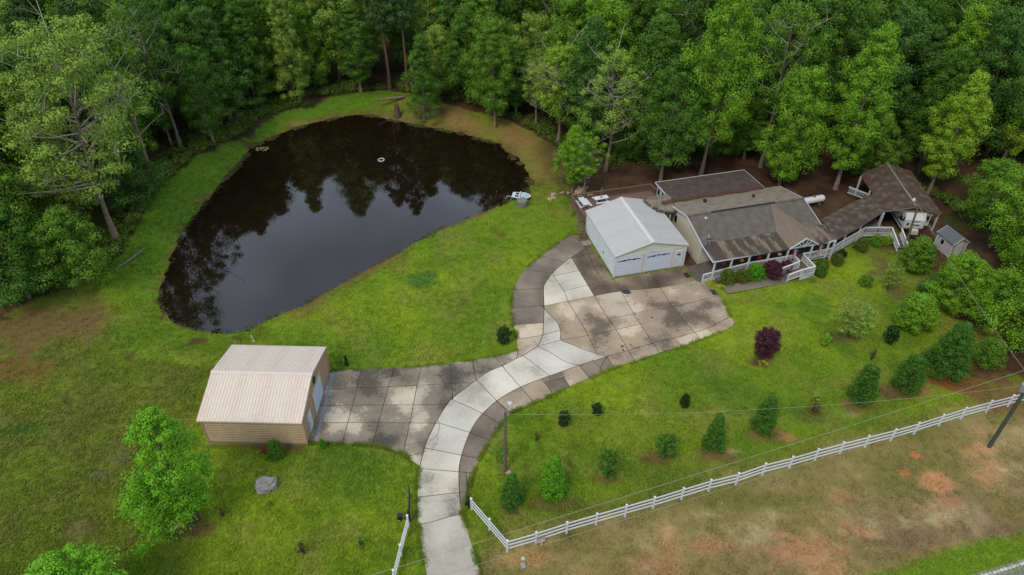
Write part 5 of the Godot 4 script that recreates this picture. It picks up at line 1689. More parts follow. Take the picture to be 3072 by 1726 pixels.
func porch_things() -> void:
	flag("striped national flag hanging left of the porch steps", 15.75, 7.75)
	flag("striped national flag hanging right of the porch steps by the sunburst railing", 19.0, 7.72)
	hanging_basket("red flower basket in the leftmost porch bay", 7.22, "petal_red")
	hanging_basket("orange flower basket in the second porch bay from the left", 9.43, "petal_orange")
	hanging_basket("bright red flower basket in the middle porch bay", 11.6, "petal_red")
	hanging_basket("cream flower basket beside the purple hedge", 14.08, "petal_cream")
	# satellite dish on the porch roof corner
	var o := hthing("satellite_dish", "grey satellite dish on a mast at the porch roof's left corner", "satellite dish", 6.45, 5.4)
	var g := hgeo(o)
	g.tube([Vector3(6.45, 3.05, 5.45), Vector3(6.45, 3.7, 5.35)], [0.035, 0.035], 8)
	g.tube([Vector3(6.45, 3.55, 5.38), Vector3(6.0, 3.12, 5.0)], [0.018, 0.018], 6)
	g.tube([Vector3(6.45, 3.55, 5.38), Vector3(6.9, 3.12, 5.0)], [0.018, 0.018], 6)
	part("mast", g, M["galv"], o)
	g = hgeo(o)
	var nr := Vector3(0.1, 0.72, -0.68).normalized()
	var ax := nr.cross(Vector3.RIGHT).normalized(); var bx := nr.cross(ax)
	for i in 4:
		for k in 18:
			var q := []
			for e in [[i, k], [i + 1, k], [i + 1, k + 1], [i, k + 1]]:
				var rr: float = e[0] / 4.0 * 0.42; var a: float = TAU * e[1] / 18.0
				q.append(Vector3(6.45, 3.78, 5.32) + ax * cos(a) * rr + bx * sin(a) * rr * 1.1 + nr * rr * rr * 0.5)
			g.quad(q[0], q[1], q[2], q[3])
	part("reflector", g, M["dish_grey"], o)
	g = hgeo(o)
	g.tube([Vector3(6.45, 3.72, 5.35), Vector3(6.43, 4.05, 4.95)], [0.018, 0.018], 6)
	g.lathe(Vector3(6.43, 4.02, 4.94), [[0.03, 0], [0.06, 0.05], [0.06, 0.14], [0.0, 0.17]], 8)
	part("receiver", g, M["white"], o)
	# bird bath among the porch shrubs
	o = thing("bird_bath", "dark pedestal bird bath at the left end of the porch shrubs", "bird bath", hp(6.35, 8.55))
	g = Geo.new()
	g.lathe(Vector3.ZERO, [[0.2, 0], [0.2, 0.06], [0.09, 0.14], [0.07, 0.5], [0.12, 0.62]], 14)
	part("pedestal", g, M["stone_dark"], o)
	g = Geo.new()
	g.lathe(Vector3(0, 0.62, 0), [[0.1, 0], [0.3, 0.08], [0.33, 0.14], [0.27, 0.12], [0.02, 0.07]], 18)
	part("bowl", g, M["stone_dark"], o)
	# rubber mats
	for q in [["black rubber mat on the slabs beside the porch boards", Vector3(19.43, 0.047, -64.38), 0.14], ["black rubber mat where the garden path meets the driveway", Vector3(21.83, 0.047, -61.42), 0.1]]:
		o = thing("rubber_mat", q[0], "mat", q[1], q[2] + 0.2, "rubber mats")
		g = Geo.new()
		g.box(Vector3.ZERO, Vector3(0.56, 0.015, 0.86))
		part("pad", g, M["rubber"], o)
		g = Geo.new()
		for i in 9:
			g.box(Vector3(0, 0.011, -0.36 + i * 0.09), Vector3(0.5, 0.006, 0.05))
		part("ribs", g, M["rubber"], o, "stuff")
	# the path of slabs to the ramp
	g = Geo.new()
	var pa := hp(6.6, 9.25); var pb := hp(14.2, 9.9)
	var root_poly := PackedVector2Array([Vector2(hp(6.3, 8.9).x, hp(6.3, 8.9).z), Vector2(hp(14.1, 8.75).x, hp(14.1, 8.75).z), Vector2(hp(14.2, 10.25).x, hp(14.2, 10.25).z), Vector2(hp(6.75, 10.4).x, hp(6.75, 10.4).z)])
	g.prism(root_poly, -0.2, 0.008)
	var path := struct("garden_path", g, M["joint"])
	for i in 5:
		g = Geo.new()
		g.uvs = 1.0 / 46.0
		var t0 := i / 5.0; var t1 := (i + 1) / 5.0
		var c := []
		for e in [[t0, 8.95], [t1, 8.95], [t1, 10.28], [t0, 10.28]]:
			var w := hp(lerpf(6.7, 14.1, e[0]) + (0.02 if e[0] == t0 else -0.02), e[1])
			c.append(Vector2(w.x, w.z))
		g.prism(PackedVector2Array(c), -0.1, 0.035)
		part("slab", g, M["con_dull"], path)

func g0_zero() -> Geo:
	return Geo.new()

func tank_and_sheds() -> void:
	var o := thing("propane_tank", "long white propane tank lying behind the house under the trees", "tank", hp(25.6, -3.1), HA + 0.05)
	var g := Geo.new()
	g.tube([Vector3(-1.75, 0.75, 0), Vector3(-1.6, 0.75, 0), Vector3(-1.4, 0.75, 0), Vector3(1.4, 0.75, 0), Vector3(1.6, 0.75, 0), Vector3(1.75, 0.75, 0)], [0.12, 0.36, 0.46, 0.46, 0.36, 0.12], 18)
	part("vessel", g, M["rv_white"], o)
	g = Geo.new()
	g.lathe(Vector3(0.1, 1.18, 0), [[0.18, 0], [0.18, 0.16], [0.12, 0.22], [0, 0.24]], 12)
	part("valve_dome", g, M["terracotta"], o)
	for s in [-1.0, 1.0]:
		g = Geo.new()
		g.box(Vector3(s * 1.0, 0.18, 0), Vector3(0.2, 0.36, 0.7))
		part("support", g, M["block"], o)
	# small garden shed at the right
	o = thing("garden_shed", "small grey lapped garden shed with dark gable roof half hidden by trees", "shed", hp(35.35, 9.7), HA + PI / 2)
	var gp := PackedVector2Array([Vector2(-0.95, 0.1), Vector2(0.95, 0.1), Vector2(0.95, 2.0), Vector2(0, 2.65), Vector2(-0.95, 2.0)])
	for s in [1.0, -1.0]:
		g = Geo.new()
		g.wall(gp, Vector3(s * 1.2, 0, 0), Vector3.BACK, Vector3(s, 0, 0), 0.05)
		g.siding(gp, Vector3(s * 1.2, 0, 0), Vector3.BACK, Vector3(s, 0, 0), 0.12, 0.012)
		part("gable_wall", g, M["shed_grey"], o)
		g = Geo.new()
		var sp := PackedVector2Array([Vector2(-1.2, 0.1), Vector2(1.2, 0.1), Vector2(1.2, 2.0), Vector2(-1.2, 2.0)])
		g.wall(sp, Vector3(0, 0, s * 0.95), Vector3.RIGHT, Vector3(0, 0, s), 0.05)
		g.siding(sp, Vector3(0, 0, s * 0.95), Vector3.RIGHT, Vector3(0, 0, s), 0.12, 0.012)
		part("side_wall", g, M["shed_grey"], o)
		g = Geo.new()
		if s > 0:
			g.shingles(Vector3(-1.35, 1.95, 1.12), Vector3(1.35, 1.95, 1.12), Vector3(1.35, 2.75, 0), Vector3(-1.35, 2.75, 0))
			g.slab([Vector3(-1.35, 1.91, 1.12), Vector3(1.35, 1.91, 1.12), Vector3(1.35, 2.71, 0), Vector3(-1.35, 2.71, 0)], 0.05)
		else:
			g.shingles(Vector3(1.35, 1.95, -1.12), Vector3(-1.35, 1.95, -1.12), Vector3(-1.35, 2.75, 0), Vector3(1.35, 2.75, 0))
			g.slab([Vector3(1.35, 1.91, -1.12), Vector3(-1.35, 1.91, -1.12), Vector3(-1.35, 2.71, 0), Vector3(1.35, 2.71, 0)], 0.05)
		part("roof_slope", g, M["slate"], o)
		g = Geo.new()
		g.beam(Vector3(s * 1.37, 1.9, 1.12), Vector3(s * 1.37, 2.7, 0), 0.04, 0.1); g.beam(Vector3(s * 1.37, 1.9, -1.12), Vector3(s * 1.37, 2.7, 0), 0.04, 0.1)
		part("rake_board", g, M["white"], o)
	for q in [Vector3(1.22, 1.05, 0.97), Vector3(-1.22, 1.05, 0.97), Vector3(1.22, 1.05, -0.97), Vector3(-1.22, 1.05, -0.97)]:
		g = Geo.new()
		g.box(q, Vector3(0.09, 1.9, 0.09))
		part("corner_trim", g, M["white"], o)
	window(o, g0_zero(), Vector3(0.25, 1.3, -0.97), Vector3.RIGHT, Vector3.FORWARD, 0.62, 0.85, 2, 1)
	g = Geo.new()
	g.box(Vector3(-1.24, 1.0, 0), Vector3(0.05, 1.75, 0.85))
	part("door", g, M["white"], o)

# ---------------------------------------------------------------- fences, gates, poles, wires
func fence_run(pts: PackedVector2Array, label: String) -> void:
	var o := thing("rail_fence", label, "fence", Vector3(pts[0].x, 0, pts[0].y))
	var off := -o.position
	var box := Geo.new()
	box.box(Vector3(0, 0.7, 0), Vector3(0.13, 1.6, 0.13))
	var bm := box.mesh()
	var cap := Geo.new()
	cap.hexa([Vector3(-0.085, 0, 0.085), Vector3(0.085, 0, 0.085), Vector3(0.085, 0, -0.085), Vector3(-0.085, 0, -0.085), Vector3(-0.085, 0.03, 0.085), Vector3(0.085, 0.03, 0.085), Vector3(0.085, 0.03, -0.085), Vector3(-0.085, 0.03, -0.085)])
	for k in 4:
		var a := TAU * (k + 0.5) / 4.0; var b := TAU * (k + 1.5) / 4.0
		cap.tri(Vector3(cos(a) * 0.12, 0.03, -sin(a) * 0.12), Vector3(cos(b) * 0.12, 0.03, -sin(b) * 0.12), Vector3(0, 0.08, 0))
	var cm := cap.mesh()
	var r := RandomNumberGenerator.new()
	r.seed = 12
	for i in pts.size():
		var p := Vector3(pts[i].x, 0, pts[i].y) + off
		var d := pts[min(i + 1, pts.size() - 1)] - pts[max(i - 1, 0)]
		var ps := share("post", bm, M["vinyl"], o)
		ps.position = p
		ps.rotation = Vector3(r.randf_range(-0.012, 0.012), -atan2(d.y, d.x), r.randf_range(-0.012, 0.012))
		var c := share("cap", cm, M["vinyl"], ps)
		c.position = Vector3(0, 1.5, 0)
		if i < pts.size() - 1:
			var q := Vector3(pts[i + 1].x, 0, pts[i + 1].y) + off
			for y in [0.42, 0.84, 1.28]:
				var g := Geo.new()
				var s := (q - p).normalized() * 0.068
				g.beam(p + s + Vector3(0, y + r.randf_range(-0.012, 0.012), 0), q - s + Vector3(0, y + r.randf_range(-0.012, 0.012), 0), 0.045, 0.14)
				part("rail", g, M["vinyl"], o)

func gate(label: String, near: Vector2, far: Vector2) -> void:
	var o := thing("driveway_gate", label, "gate", Vector3(near.x, 0, near.y), 0.0, "open driveway gates")
	var g := Geo.new()
	g.box(Vector3(0, 0.8, 0), Vector3(0.14, 1.66, 0.14))
	part("hinge_post", g, M["iron"], o)
	var d := Vector3(far.x - near.x, 0, far.y - near.y)
	g = Geo.new()
	for y in [0.18, 0.95, 1.42]:
		g.beam(d * 0.03 + Vector3(0, y, 0), d + Vector3(0, y, 0), 0.045, 0.05)
	g.beam(d * 0.04 + Vector3(0, 0.15, 0), d * 0.04 + Vector3(0, 1.45, 0), 0.05, 0.05)
	g.beam(d + Vector3(0, 0.15, 0), d + Vector3(0, 1.45, 0), 0.05, 0.05)
	part("frame", g, M["iron"], o)
	g = Geo.new()
	for i in range(1, 22):
		g.box(d * (i / 22.0) + Vector3(0, 0.8, 0), Vector3(0.02, 1.24, 0.02))
	part("pickets", g, M["iron"], o, "stuff")
	g = Geo.new()
	g.beam(Vector3(-0.16, 0.6, 0.02), d * 0.42 + Vector3(-0.1, 0.6, 0), 0.08, 0.1)
	g.box(Vector3(-0.17, 0.75, 0.06), Vector3(0.2, 0.5, 0.24))
	part("opener_arm", g, M["iron"], o)

func wire(label: String, a: Vector3, b: Vector3, sag: float, m := "wire", rad := 0.014) -> void:
	var o := thing("power_line", label, "cable", a)
	var g := Geo.new()
	var path := []; var rr := []
	for i in 33:
		var t := i / 32.0
		path.append((b - a) * t - Vector3(0, 4.0 * sag * t * (1 - t), 0))
		rr.append(rad)
	g.tube(path, rr, 5, false)
	part("cable", g, M[m], o)

func lamp_pole(called: String, label: String, at: Vector3, h: float, dir: Vector3, lean := Vector3.ZERO) -> void:
	var o := thing(called, label, "street lamp", at, 0.0, "lamp poles")
	var g := Geo.new()
	var top := Vector3(0, h, 0) + lean
	g.tube([Vector3(0, -0.3, 0), top * 0.5, top], [0.15, 0.13, 0.11], 12)
	part("pole", g, M["pole_wood"], o)
	g = Geo.new()
	var e := top + dir * 0.95 + Vector3(0, 0.62, 0)
	g.tube([top - Vector3(0, 0.35, 0), top + dir * 0.35 + Vector3(0, 0.35, 0), e], [0.03, 0.03, 0.03], 7)
	part("arm", g, M["galv"], o)
	g = Geo.new()
	g.lathe(e + Vector3(0, -0.16, 0), [[0.0, -0.12], [0.15, -0.08], [0.2, 0.0], [0.16, 0.14], [0.08, 0.24], [0.0, 0.27]], 14)
	part("lamp_head", g, M["lamp_shell"], o)
	g = Geo.new()
	g.lathe(e + Vector3(0, 0.1, 0), [[0.05, 0], [0.05, 0.1], [0.0, 0.12]], 8)
	part("photocell", g, M["galv"], o)

func street_things() -> void:
	fence_run(poly(FENCE_R), "long white three-rail fence running from the right gate along the road")
	fence_run(poly(FENCE_L), "short white three-rail fence left of the driveway mouth")
	gate("black metal gate standing open on the driveway's left side", Vector2(-7.77, -32.9), Vector2(-8.03, -35.3))
	gate("black metal gate standing open on the driveway's right side", Vector2(-3.26, -34.2), Vector2(-3.58, -36.6))
	var o := thing("gate_control_box", "small black control box on the grass left of the left gate", "control box", Vector3(-8.5, 0, -32.9))
	var g := Geo.new()
	g.box(Vector3(0, 0.3, 0), Vector3(0.06, 0.62, 0.06))
	part("stand", g, M["iron"], o)
	g = Geo.new()
	g.box(Vector3(0, 0.62, 0), Vector3(0.36, 0.42, 0.3)); g.box(Vector3(0, 0.86, 0.0), Vector3(0.42, 0.05, 0.38))
	part("case", g, M["black"], o)
	# sign on the fence
	o = thing("sale_sign", "red and white sale sign with a rider panel hung on the roadside fence", "sign", Vector3(2.36, 0, -30.93), 0.32)
	g = Geo.new()
	g.box(Vector3(0, 0.72, 0), Vector3(0.56, 0.5, 0.025))
	part("board", g, M["sign_white"], o)
	g = Geo.new()
	g.box(Vector3(0, 0.9, 0.004), Vector3(0.56, 0.15, 0.026))
	part("red_band", g, M["sign_red"], o)
	lettering("lettering", "FOR SALE", 0.115, M["sign_white"], o, Transform3D(Basis.IDENTITY, Vector3(0, 0.9, 0.018)))
	g = Geo.new()
	for q in [[-0.17, 0.74, 0.16], [0.02, 0.74, 0.14], [0.18, 0.74, 0.12], [-0.12, 0.64, 0.22], [0.14, 0.63, 0.2], [-0.05, 0.55, 0.34]]:
		g.box(Vector3(q[0], q[1], 0.014), Vector3(q[2], 0.05, 0.006))
	part("small_print", g, M["sign_grey"], o)
	g = Geo.new()
	g.box(Vector3(0.02, 0.3, 0.03), Vector3(0.16, 0.42, 0.02))
	part("rider_panel", g, M["sign_pink"], o)
	for s in [-1.0, 1.0]:
		g = Geo.new()
		g.box(Vector3(s * 0.24, 0.55, -0.02), Vector3(0.025, 1.1, 0.025))
		part("stake", g, M["galv"], o)
	# covers in the verge
	o = thing("valve_cover", "round pale green utility cover in the roadside grass", "cover", Vector3(1.0, 0, -29.83))
	g = Geo.new()
	g.lathe(Vector3.ZERO, [[0.17, -0.1], [0.17, 0.05], [0.14, 0.07], [0.0, 0.075]], 20)
	part("lid", g, M["pale_green"], o)
	o = thing("meter_cover", "rectangular grey meter cover in the roadside grass", "cover", Vector3(0.99, 0, -29.25), 0.2)
	g = Geo.new()
	g.box(Vector3(0, 0.02, 0), Vector3(0.36, 0.09, 0.48)); g.box(Vector3(0, 0.07, 0), Vector3(0.3, 0.02, 0.42))
	part("lid", g, M["galv"], o)
	# poles
	lamp_pole("lamp_pole", "wooden lamp pole beside the curve of the driveway", Vector3(-0.43, 0, -37.77), 7.3, Vector3(0.35, 0, -0.45))
	lamp_pole("lamp_pole", "wooden lamp pole beside the trailer deck steps", Vector3(45.9, 0, -69.9), 6.1, Vector3(-0.72, 0, -0.1), Vector3(-0.5, 0, 0))
	var up := thing("utility_pole", "dark weathered utility pole on the verge at the right edge", "utility pole", Vector3(41.19, 0, -40.74))
	g = Geo.new()
	g.tube([Vector3(0, -0.3, 0), Vector3(0, 5, 0), Vector3(0, 10.5, 0)], [0.17, 0.155, 0.12], 12)
	part("pole", g, M["pole_dark"], up)
	g = Geo.new()
	g.lathe(Vector3(-0.32, 6.95, 0), [[0.0, 0], [0.24, 0.03], [0.26, 0.5], [0.25, 0.75], [0.0, 0.85]], 16)
	part("transformer", g, M["galv"], up)
	g = Geo.new()
	g.box(Vector3(0, 10.1, 0), Vector3(0.12, 0.12, 2.2))
	part("crossarm", g, M["pole_dark"], up)
	wire("upper power line above the roadside fence", Vector3(41.19, 9.9, -40.74), Vector3(-35.0, 9.8, -13.3), 0.3)
	wire("lower power line running just outside the roadside fence", Vector3(41.19, 6.3, -40.74), Vector3(-36.5, 6.2, -13.9), 0.25, "wire", 0.012)
	wire("thin cable from the driveway lamp pole to the utility pole", Vector3(-0.4, 7.0, -37.77), Vector3(41.19, 7.6, -40.75), 1.1, "wire", 0.01)
	wire("service cable from the utility pole to the lamp pole by the trailer", Vector3(41.19, 8.2, -40.9), Vector3(45.45, 6.0, -69.9), 0.6, "wire", 0.016)
	wire("guy wire anchoring the lamp pole beside the trailer", Vector3(45.45, 6.0, -69.9), Vector3(49.6, 0.05, -68.2), 0.0, "wire", 0.02)

# ---------------------------------------------------------------- pond things
func pond_things() -> void:
	var g := Geo.new()
	var ring := PackedVector2Array()
	for p in pond:
		ring.append(p)
	var grown: Array = Geometry2D.offset_polygon(ring, 0.9)
	var wp: PackedVector2Array = grown[0]
	var ids := Geometry2D.triangulate_polygon(wp)
	for i in range(0, ids.size(), 3):
		var a := wp[ids[i]]; var b := wp[ids[i + 1]]; var d := wp[ids[i + 2]]
		if (b - a).cross(d - a) > 0:
			var s := b; b = d; d = s
		g.tri(Vector3(a.x, WATER, a.y), Vector3(b.x, WATER, b.y), Vector3(d.x, WATER, d.y))
	struct("pond_water", g, M["water"])
	var o := thing("life_ring", "white ring floating in the middle of the pond", "ring", Vector3(-18.65, WATER, -91.93))
	g = Geo.new()
	for k in 24:
		var a := TAU * k / 24.0; var b := TAU * (k + 1) / 24.0
		g.tube([Vector3(cos(a) * 0.42, 0.05, sin(a) * 0.42), Vector3(cos(b) * 0.42, 0.05, sin(b) * 0.42)], [0.065, 0.065], 8, false)
	part("hoop", g, M["white"], o)
	o = thing("water_lily", "pale yellow lily clump on the water by the far left bank", "water plant", Vector3(-36.3, WATER, -94.8))
	g = Geo.new()
	g.use_col = true
	for i in 70:
		var a := rng.randf() * TAU; var rr := sqrt(rng.randf()) * 0.75
		var p := Vector3(cos(a) * rr * 1.3, 0.02 + rng.randf() * 0.05, sin(a) * rr)
		g.col = Color(0.5, 0.46, 0.2) if rng.randf() < 0.55 else Color(0.12, 0.17, 0.04)
		var s := rng.randf_range(0.06, 0.13)
		for k in 6:
			g.tri(p, p + Vector3(cos(TAU * k / 6) * s, 0.02, sin(TAU * k / 6) * s), p + Vector3(cos(TAU * (k + 1) / 6) * s, 0.02, sin(TAU * (k + 1) / 6) * s))
	part("pads", g, M["vcol"], o, "stuff")
	o = thing("white_pipe", "short white pipe standing at the pond edge behind the workshop", "pipe", Vector3(-25.9, lie(-25.9, -53.8), -53.8))
	g = Geo.new()
	g.tube([Vector3(0, -0.1, 0), Vector3(-0.12, 0.75, -0.05)], [0.05, 0.05], 10)
	part("riser", g, M["white"], o)
	g = Geo.new()
	g.tube([Vector3(-0.15, 0.08, 0), Vector3(0.15, 0.08, 0.02)], [0.045, 0.045], 8)
	part("tee", g, M["white"], o)
	# pedal boat drawn up by the bank
	o = thing("pedal_boat", "white pedal boat with blue bow lying at the pond's right bank", "boat", Vector3(1.1, lie(1.1, -82.0) + 0.15, -82.0), -0.2)
	var hull := PackedVector2Array([Vector2(-1.15, -0.55), Vector2(0.35, -0.75), Vector2(0.95, -0.5), Vector2(1.25, 0.0), Vector2(0.95, 0.45), Vector2(0.35, 0.65), Vector2(-1.15, 0.6)])
	g = Geo.new()
	g.prism(hull, 0.0, 0.28)
	part("hull", g, M["boat_teal"], o)
	g = Geo.new()
	var inner: Array = Geometry2D.offset_polygon(hull, 0.04)
	g.prism(inner[0], 0.285, 0.34)
	part("deck", g, M["white"], o)
	for s in [-1.0, 1.0]:
		g = Geo.new()
		g.box(Vector3(-0.55, 0.35, s * 0.3), Vector3(0.42, 0.03, 0.38))
		part("footwell", g, M["black"], o)
		g = Geo.new()
		g.box(Vector3(-0.15, 0.46, s * 0.3), Vector3(0.14, 0.28, 0.4))
		part("seat", g, M["white"], o)
	g = Geo.new()
	g.prism(PackedVector2Array([Vector2(0.25, -0.5), Vector2(0.85, -0.38), Vector2(1.0, 0.0), Vector2(0.85, 0.32), Vector2(0.25, 0.42)]), 0.35, 0.4)
	part("bow_panel", g, M["boat_blue"], o)
	o = thing("concrete_block", "squat weathered grey concrete cylinder on the bank before the pedal boat", "block", Vector3(1.2, lie(1.2, -80.3), -80.3))
	g = Geo.new()
	g.lathe(Vector3.ZERO, [[0.72, -0.3], [0.72, 0.3], [0.7, 0.75], [0.66, 0.82], [0.3, 0.85], [0.0, 0.84]], 16)
	part("drum", g, M["block"], o)
	o = thing("pond_ladder", "pair of bent pinkish white handrails reaching into the pond", "handrail", Vector3(-0.3, WATER, -81.6))
	for q in [Vector3(-0.75, 0, -0.35), Vector3(-0.15, 0, -0.05)]:
		g = Geo.new()
		g.tube([q + Vector3(0.0, -0.3, 0.1), q + Vector3(0.35, 0.35, -0.2), q + Vector3(1.35, 0.5, 0.45)], [0.04, 0.04, 0.04], 8)
		part("handrail", g, M["rail_pink"], o)
	# stump and fallen log at the far bank
	o = thing("tree_stump", "tall broken tree stump on the far bank of the pond", "stump", Vector3(-18.07, lie(-18.07, -105.48), -105.48))
	g = Geo.new()
	g.tube([Vector3(0, -0.2, 0), Vector3(0, 0.4, 0), Vector3(0.03, 1.0, 0), Vector3(0.05, 1.75, 0.05)], [0.75, 0.5, 0.42, 0.4], 10)
	for k in 5:
		var a := TAU * k / 5.0
		g.tube([Vector3(cos(a) * 0.28, 1.6, sin(a) * 0.28), Vector3(cos(a) * 0.32, 1.75 + rng.randf() * 0.6, sin(a) * 0.32)], [0.14, 0.02], 6)
	part("wood", g, M["bark_red"], o)
	o = thing("fallen_log", "grey fallen trunk lying behind the broken stump", "log", Vector3(-19.6, 0.3, -108.6), 0.55)
	g = Geo.new()
	g.tube([Vector3(-2.2, 0.5, 0), Vector3(0, 0.15, 0.1), Vector3(2.4, -0.1, 0)], [0.14, 0.2, 0.24], 8)
	part("wood", g, M["bark_pale"], o)
	o = thing("fallen_log", "thin grey fallen trunk on the grass by the left bank", "log", Vector3(-43.6, lie(-43.6, -66.5) + 0.1, -66.5), 1.15)
	g = Geo.new()
	g.tube([Vector3(-2.4, 0.0, 0), Vector3(0, 0.05, 0.15), Vector3(2.4, 0.12, 0)], [0.1, 0.13, 0.09], 8)
	part("wood", g, M["bark_pale"], o)

func rocks() -> void:
	# boulder on the lawn: a noisy block with a split top
	var o := thing("boulder", "grey split boulder on the lawn right of the maple", "boulder", Vector3(-19.72, 0, -35.95), 0.25)
	share("stone", rock_mesh(9, Vector3(0.68, 0.62, 0.62), 0.16), M["rock"], o).position = Vector3(0, 0.42, 0)
	share("stone", rock_mesh(10, Vector3(0.3, 0.42, 0.5), 0.14), M["rock"], o).position = Vector3(0.55, 0.3, 0.05)
	var kinds := []
	for k in 4:
		kinds.append(rock_mesh(40 + k, Vector3(1, 0.55, 0.8), 0.25))
	# stones near the deck and round tree feet
	for i in 16:
		var x := 4.6 + rng.randf_range(0, 6.0); var z := -82.9 + rng.randf_range(-1.0, 1.2) - (x - 7.0) * 0.15
		var q := thing("field_stone", "tan field stone in the rubble pile behind the deck", "stone", Vector3(x, lie(x, z), z), rng.randf() * TAU, "rubble stones behind the deck")
		share("stone", kinds[i % 4], M["rock_tan"], q).scale = Vector3.ONE * rng.randf_range(0.18, 0.4)
	for q in [["pale stone at the foot of the left maple trunk", Vector3(-25.7, 0, -32.3), 0.3], ["small reddish white stone at the foot of the driveway lamp pole", Vector3(-0.15, 0, -37.6), 0.2]]:
		var s := thing("field_stone", q[0], "stone", q[1], 0.4)
		share("stone", kinds[1], M["rock_tan"], s).scale = Vector3.ONE * q[2]
	# scattered pebbles and straw flecks on the verge
	var mm := MultiMesh.new()
	mm.transform_format = MultiMesh.TRANSFORM_3D
	mm.use_colors = true
	mm.mesh = kinds[0]
	var xf := []; var cs := []
	var r := RandomNumberGenerator.new()
	r.seed = 8
	for i in 12000:
		var x := r.randf_range(-4, 44); var z := r.randf_range(-46, -26)
		var sf := south_of_fence(x, z)
		if sf < -2 or sf > 11 or nz2.get_noise_2d(x * 1.6, z * 1.6) + nz.get_noise_2d(x * 3, z * 3) * 0.5 < 0.12:
			continue
		var s := r.randf_range(0.012, 0.035) * (2.2 if r.randf() < 0.03 else 1.0)
		xf.append(Transform3D(Basis(Vector3.UP, r.randf() * TAU).scaled(Vector3(s, s, s)), Vector3(x, -0.01, z)))
		var q := Color(0.42, 0.36, 0.22) if r.randf() < 0.75 else Color(0.36, 0.2, 0.11)
		q = dim(q, r.randf_range(0.6, 1.2))
		cs.append(q)
	mm.instance_count = xf.size()
	for i in xf.size():
		mm.set_instance_transform(i, xf[i]); mm.set_instance_color(i, cs[i])
	var n := MultiMeshInstance3D.new()
	n.multimesh = mm
	n.material_override = M["vcol"]
	n.name = "pebbles"
	add_child(n)
	n.set_meta("kind", "stuff")
	n.set_meta("label", "pale pebbles and straw flecks scattered over the roadside verge")
	n.set_meta("category", "pebbles")

func rock_mesh(sd: int, s: Vector3, rough: float) -> ArrayMesh:
	var f := FastNoiseLite.new()
	f.seed = sd
	f.frequency = 0.9
	var g := Geo.new()
	var rows := 7; var cols := 11
	var pt := []
	for i in rows + 1:
		var rw := []
		for j in cols:
			var a := PI * i / rows; var b := TAU * j / cols
			var d := Vector3(sin(a) * cos(b), cos(a), sin(a) * sin(b))
			d = d / pow(pow(absf(d.x), 4) + pow(absf(d.y), 4) + pow(absf(d.z), 4), 0.25)
			d *= 1.0 + f.get_noise_3d(d.x * 1.2, d.y * 1.2, d.z * 1.2) * rough * 4.0
			rw.append(d * s)
		pt.append(rw)
	for i in rows:
		for j in cols:
			var k := (j + 1) % cols
			g.quad(pt[i + 1][j], pt[i][j], pt[i][k], pt[i + 1][k])
	return g.mesh()

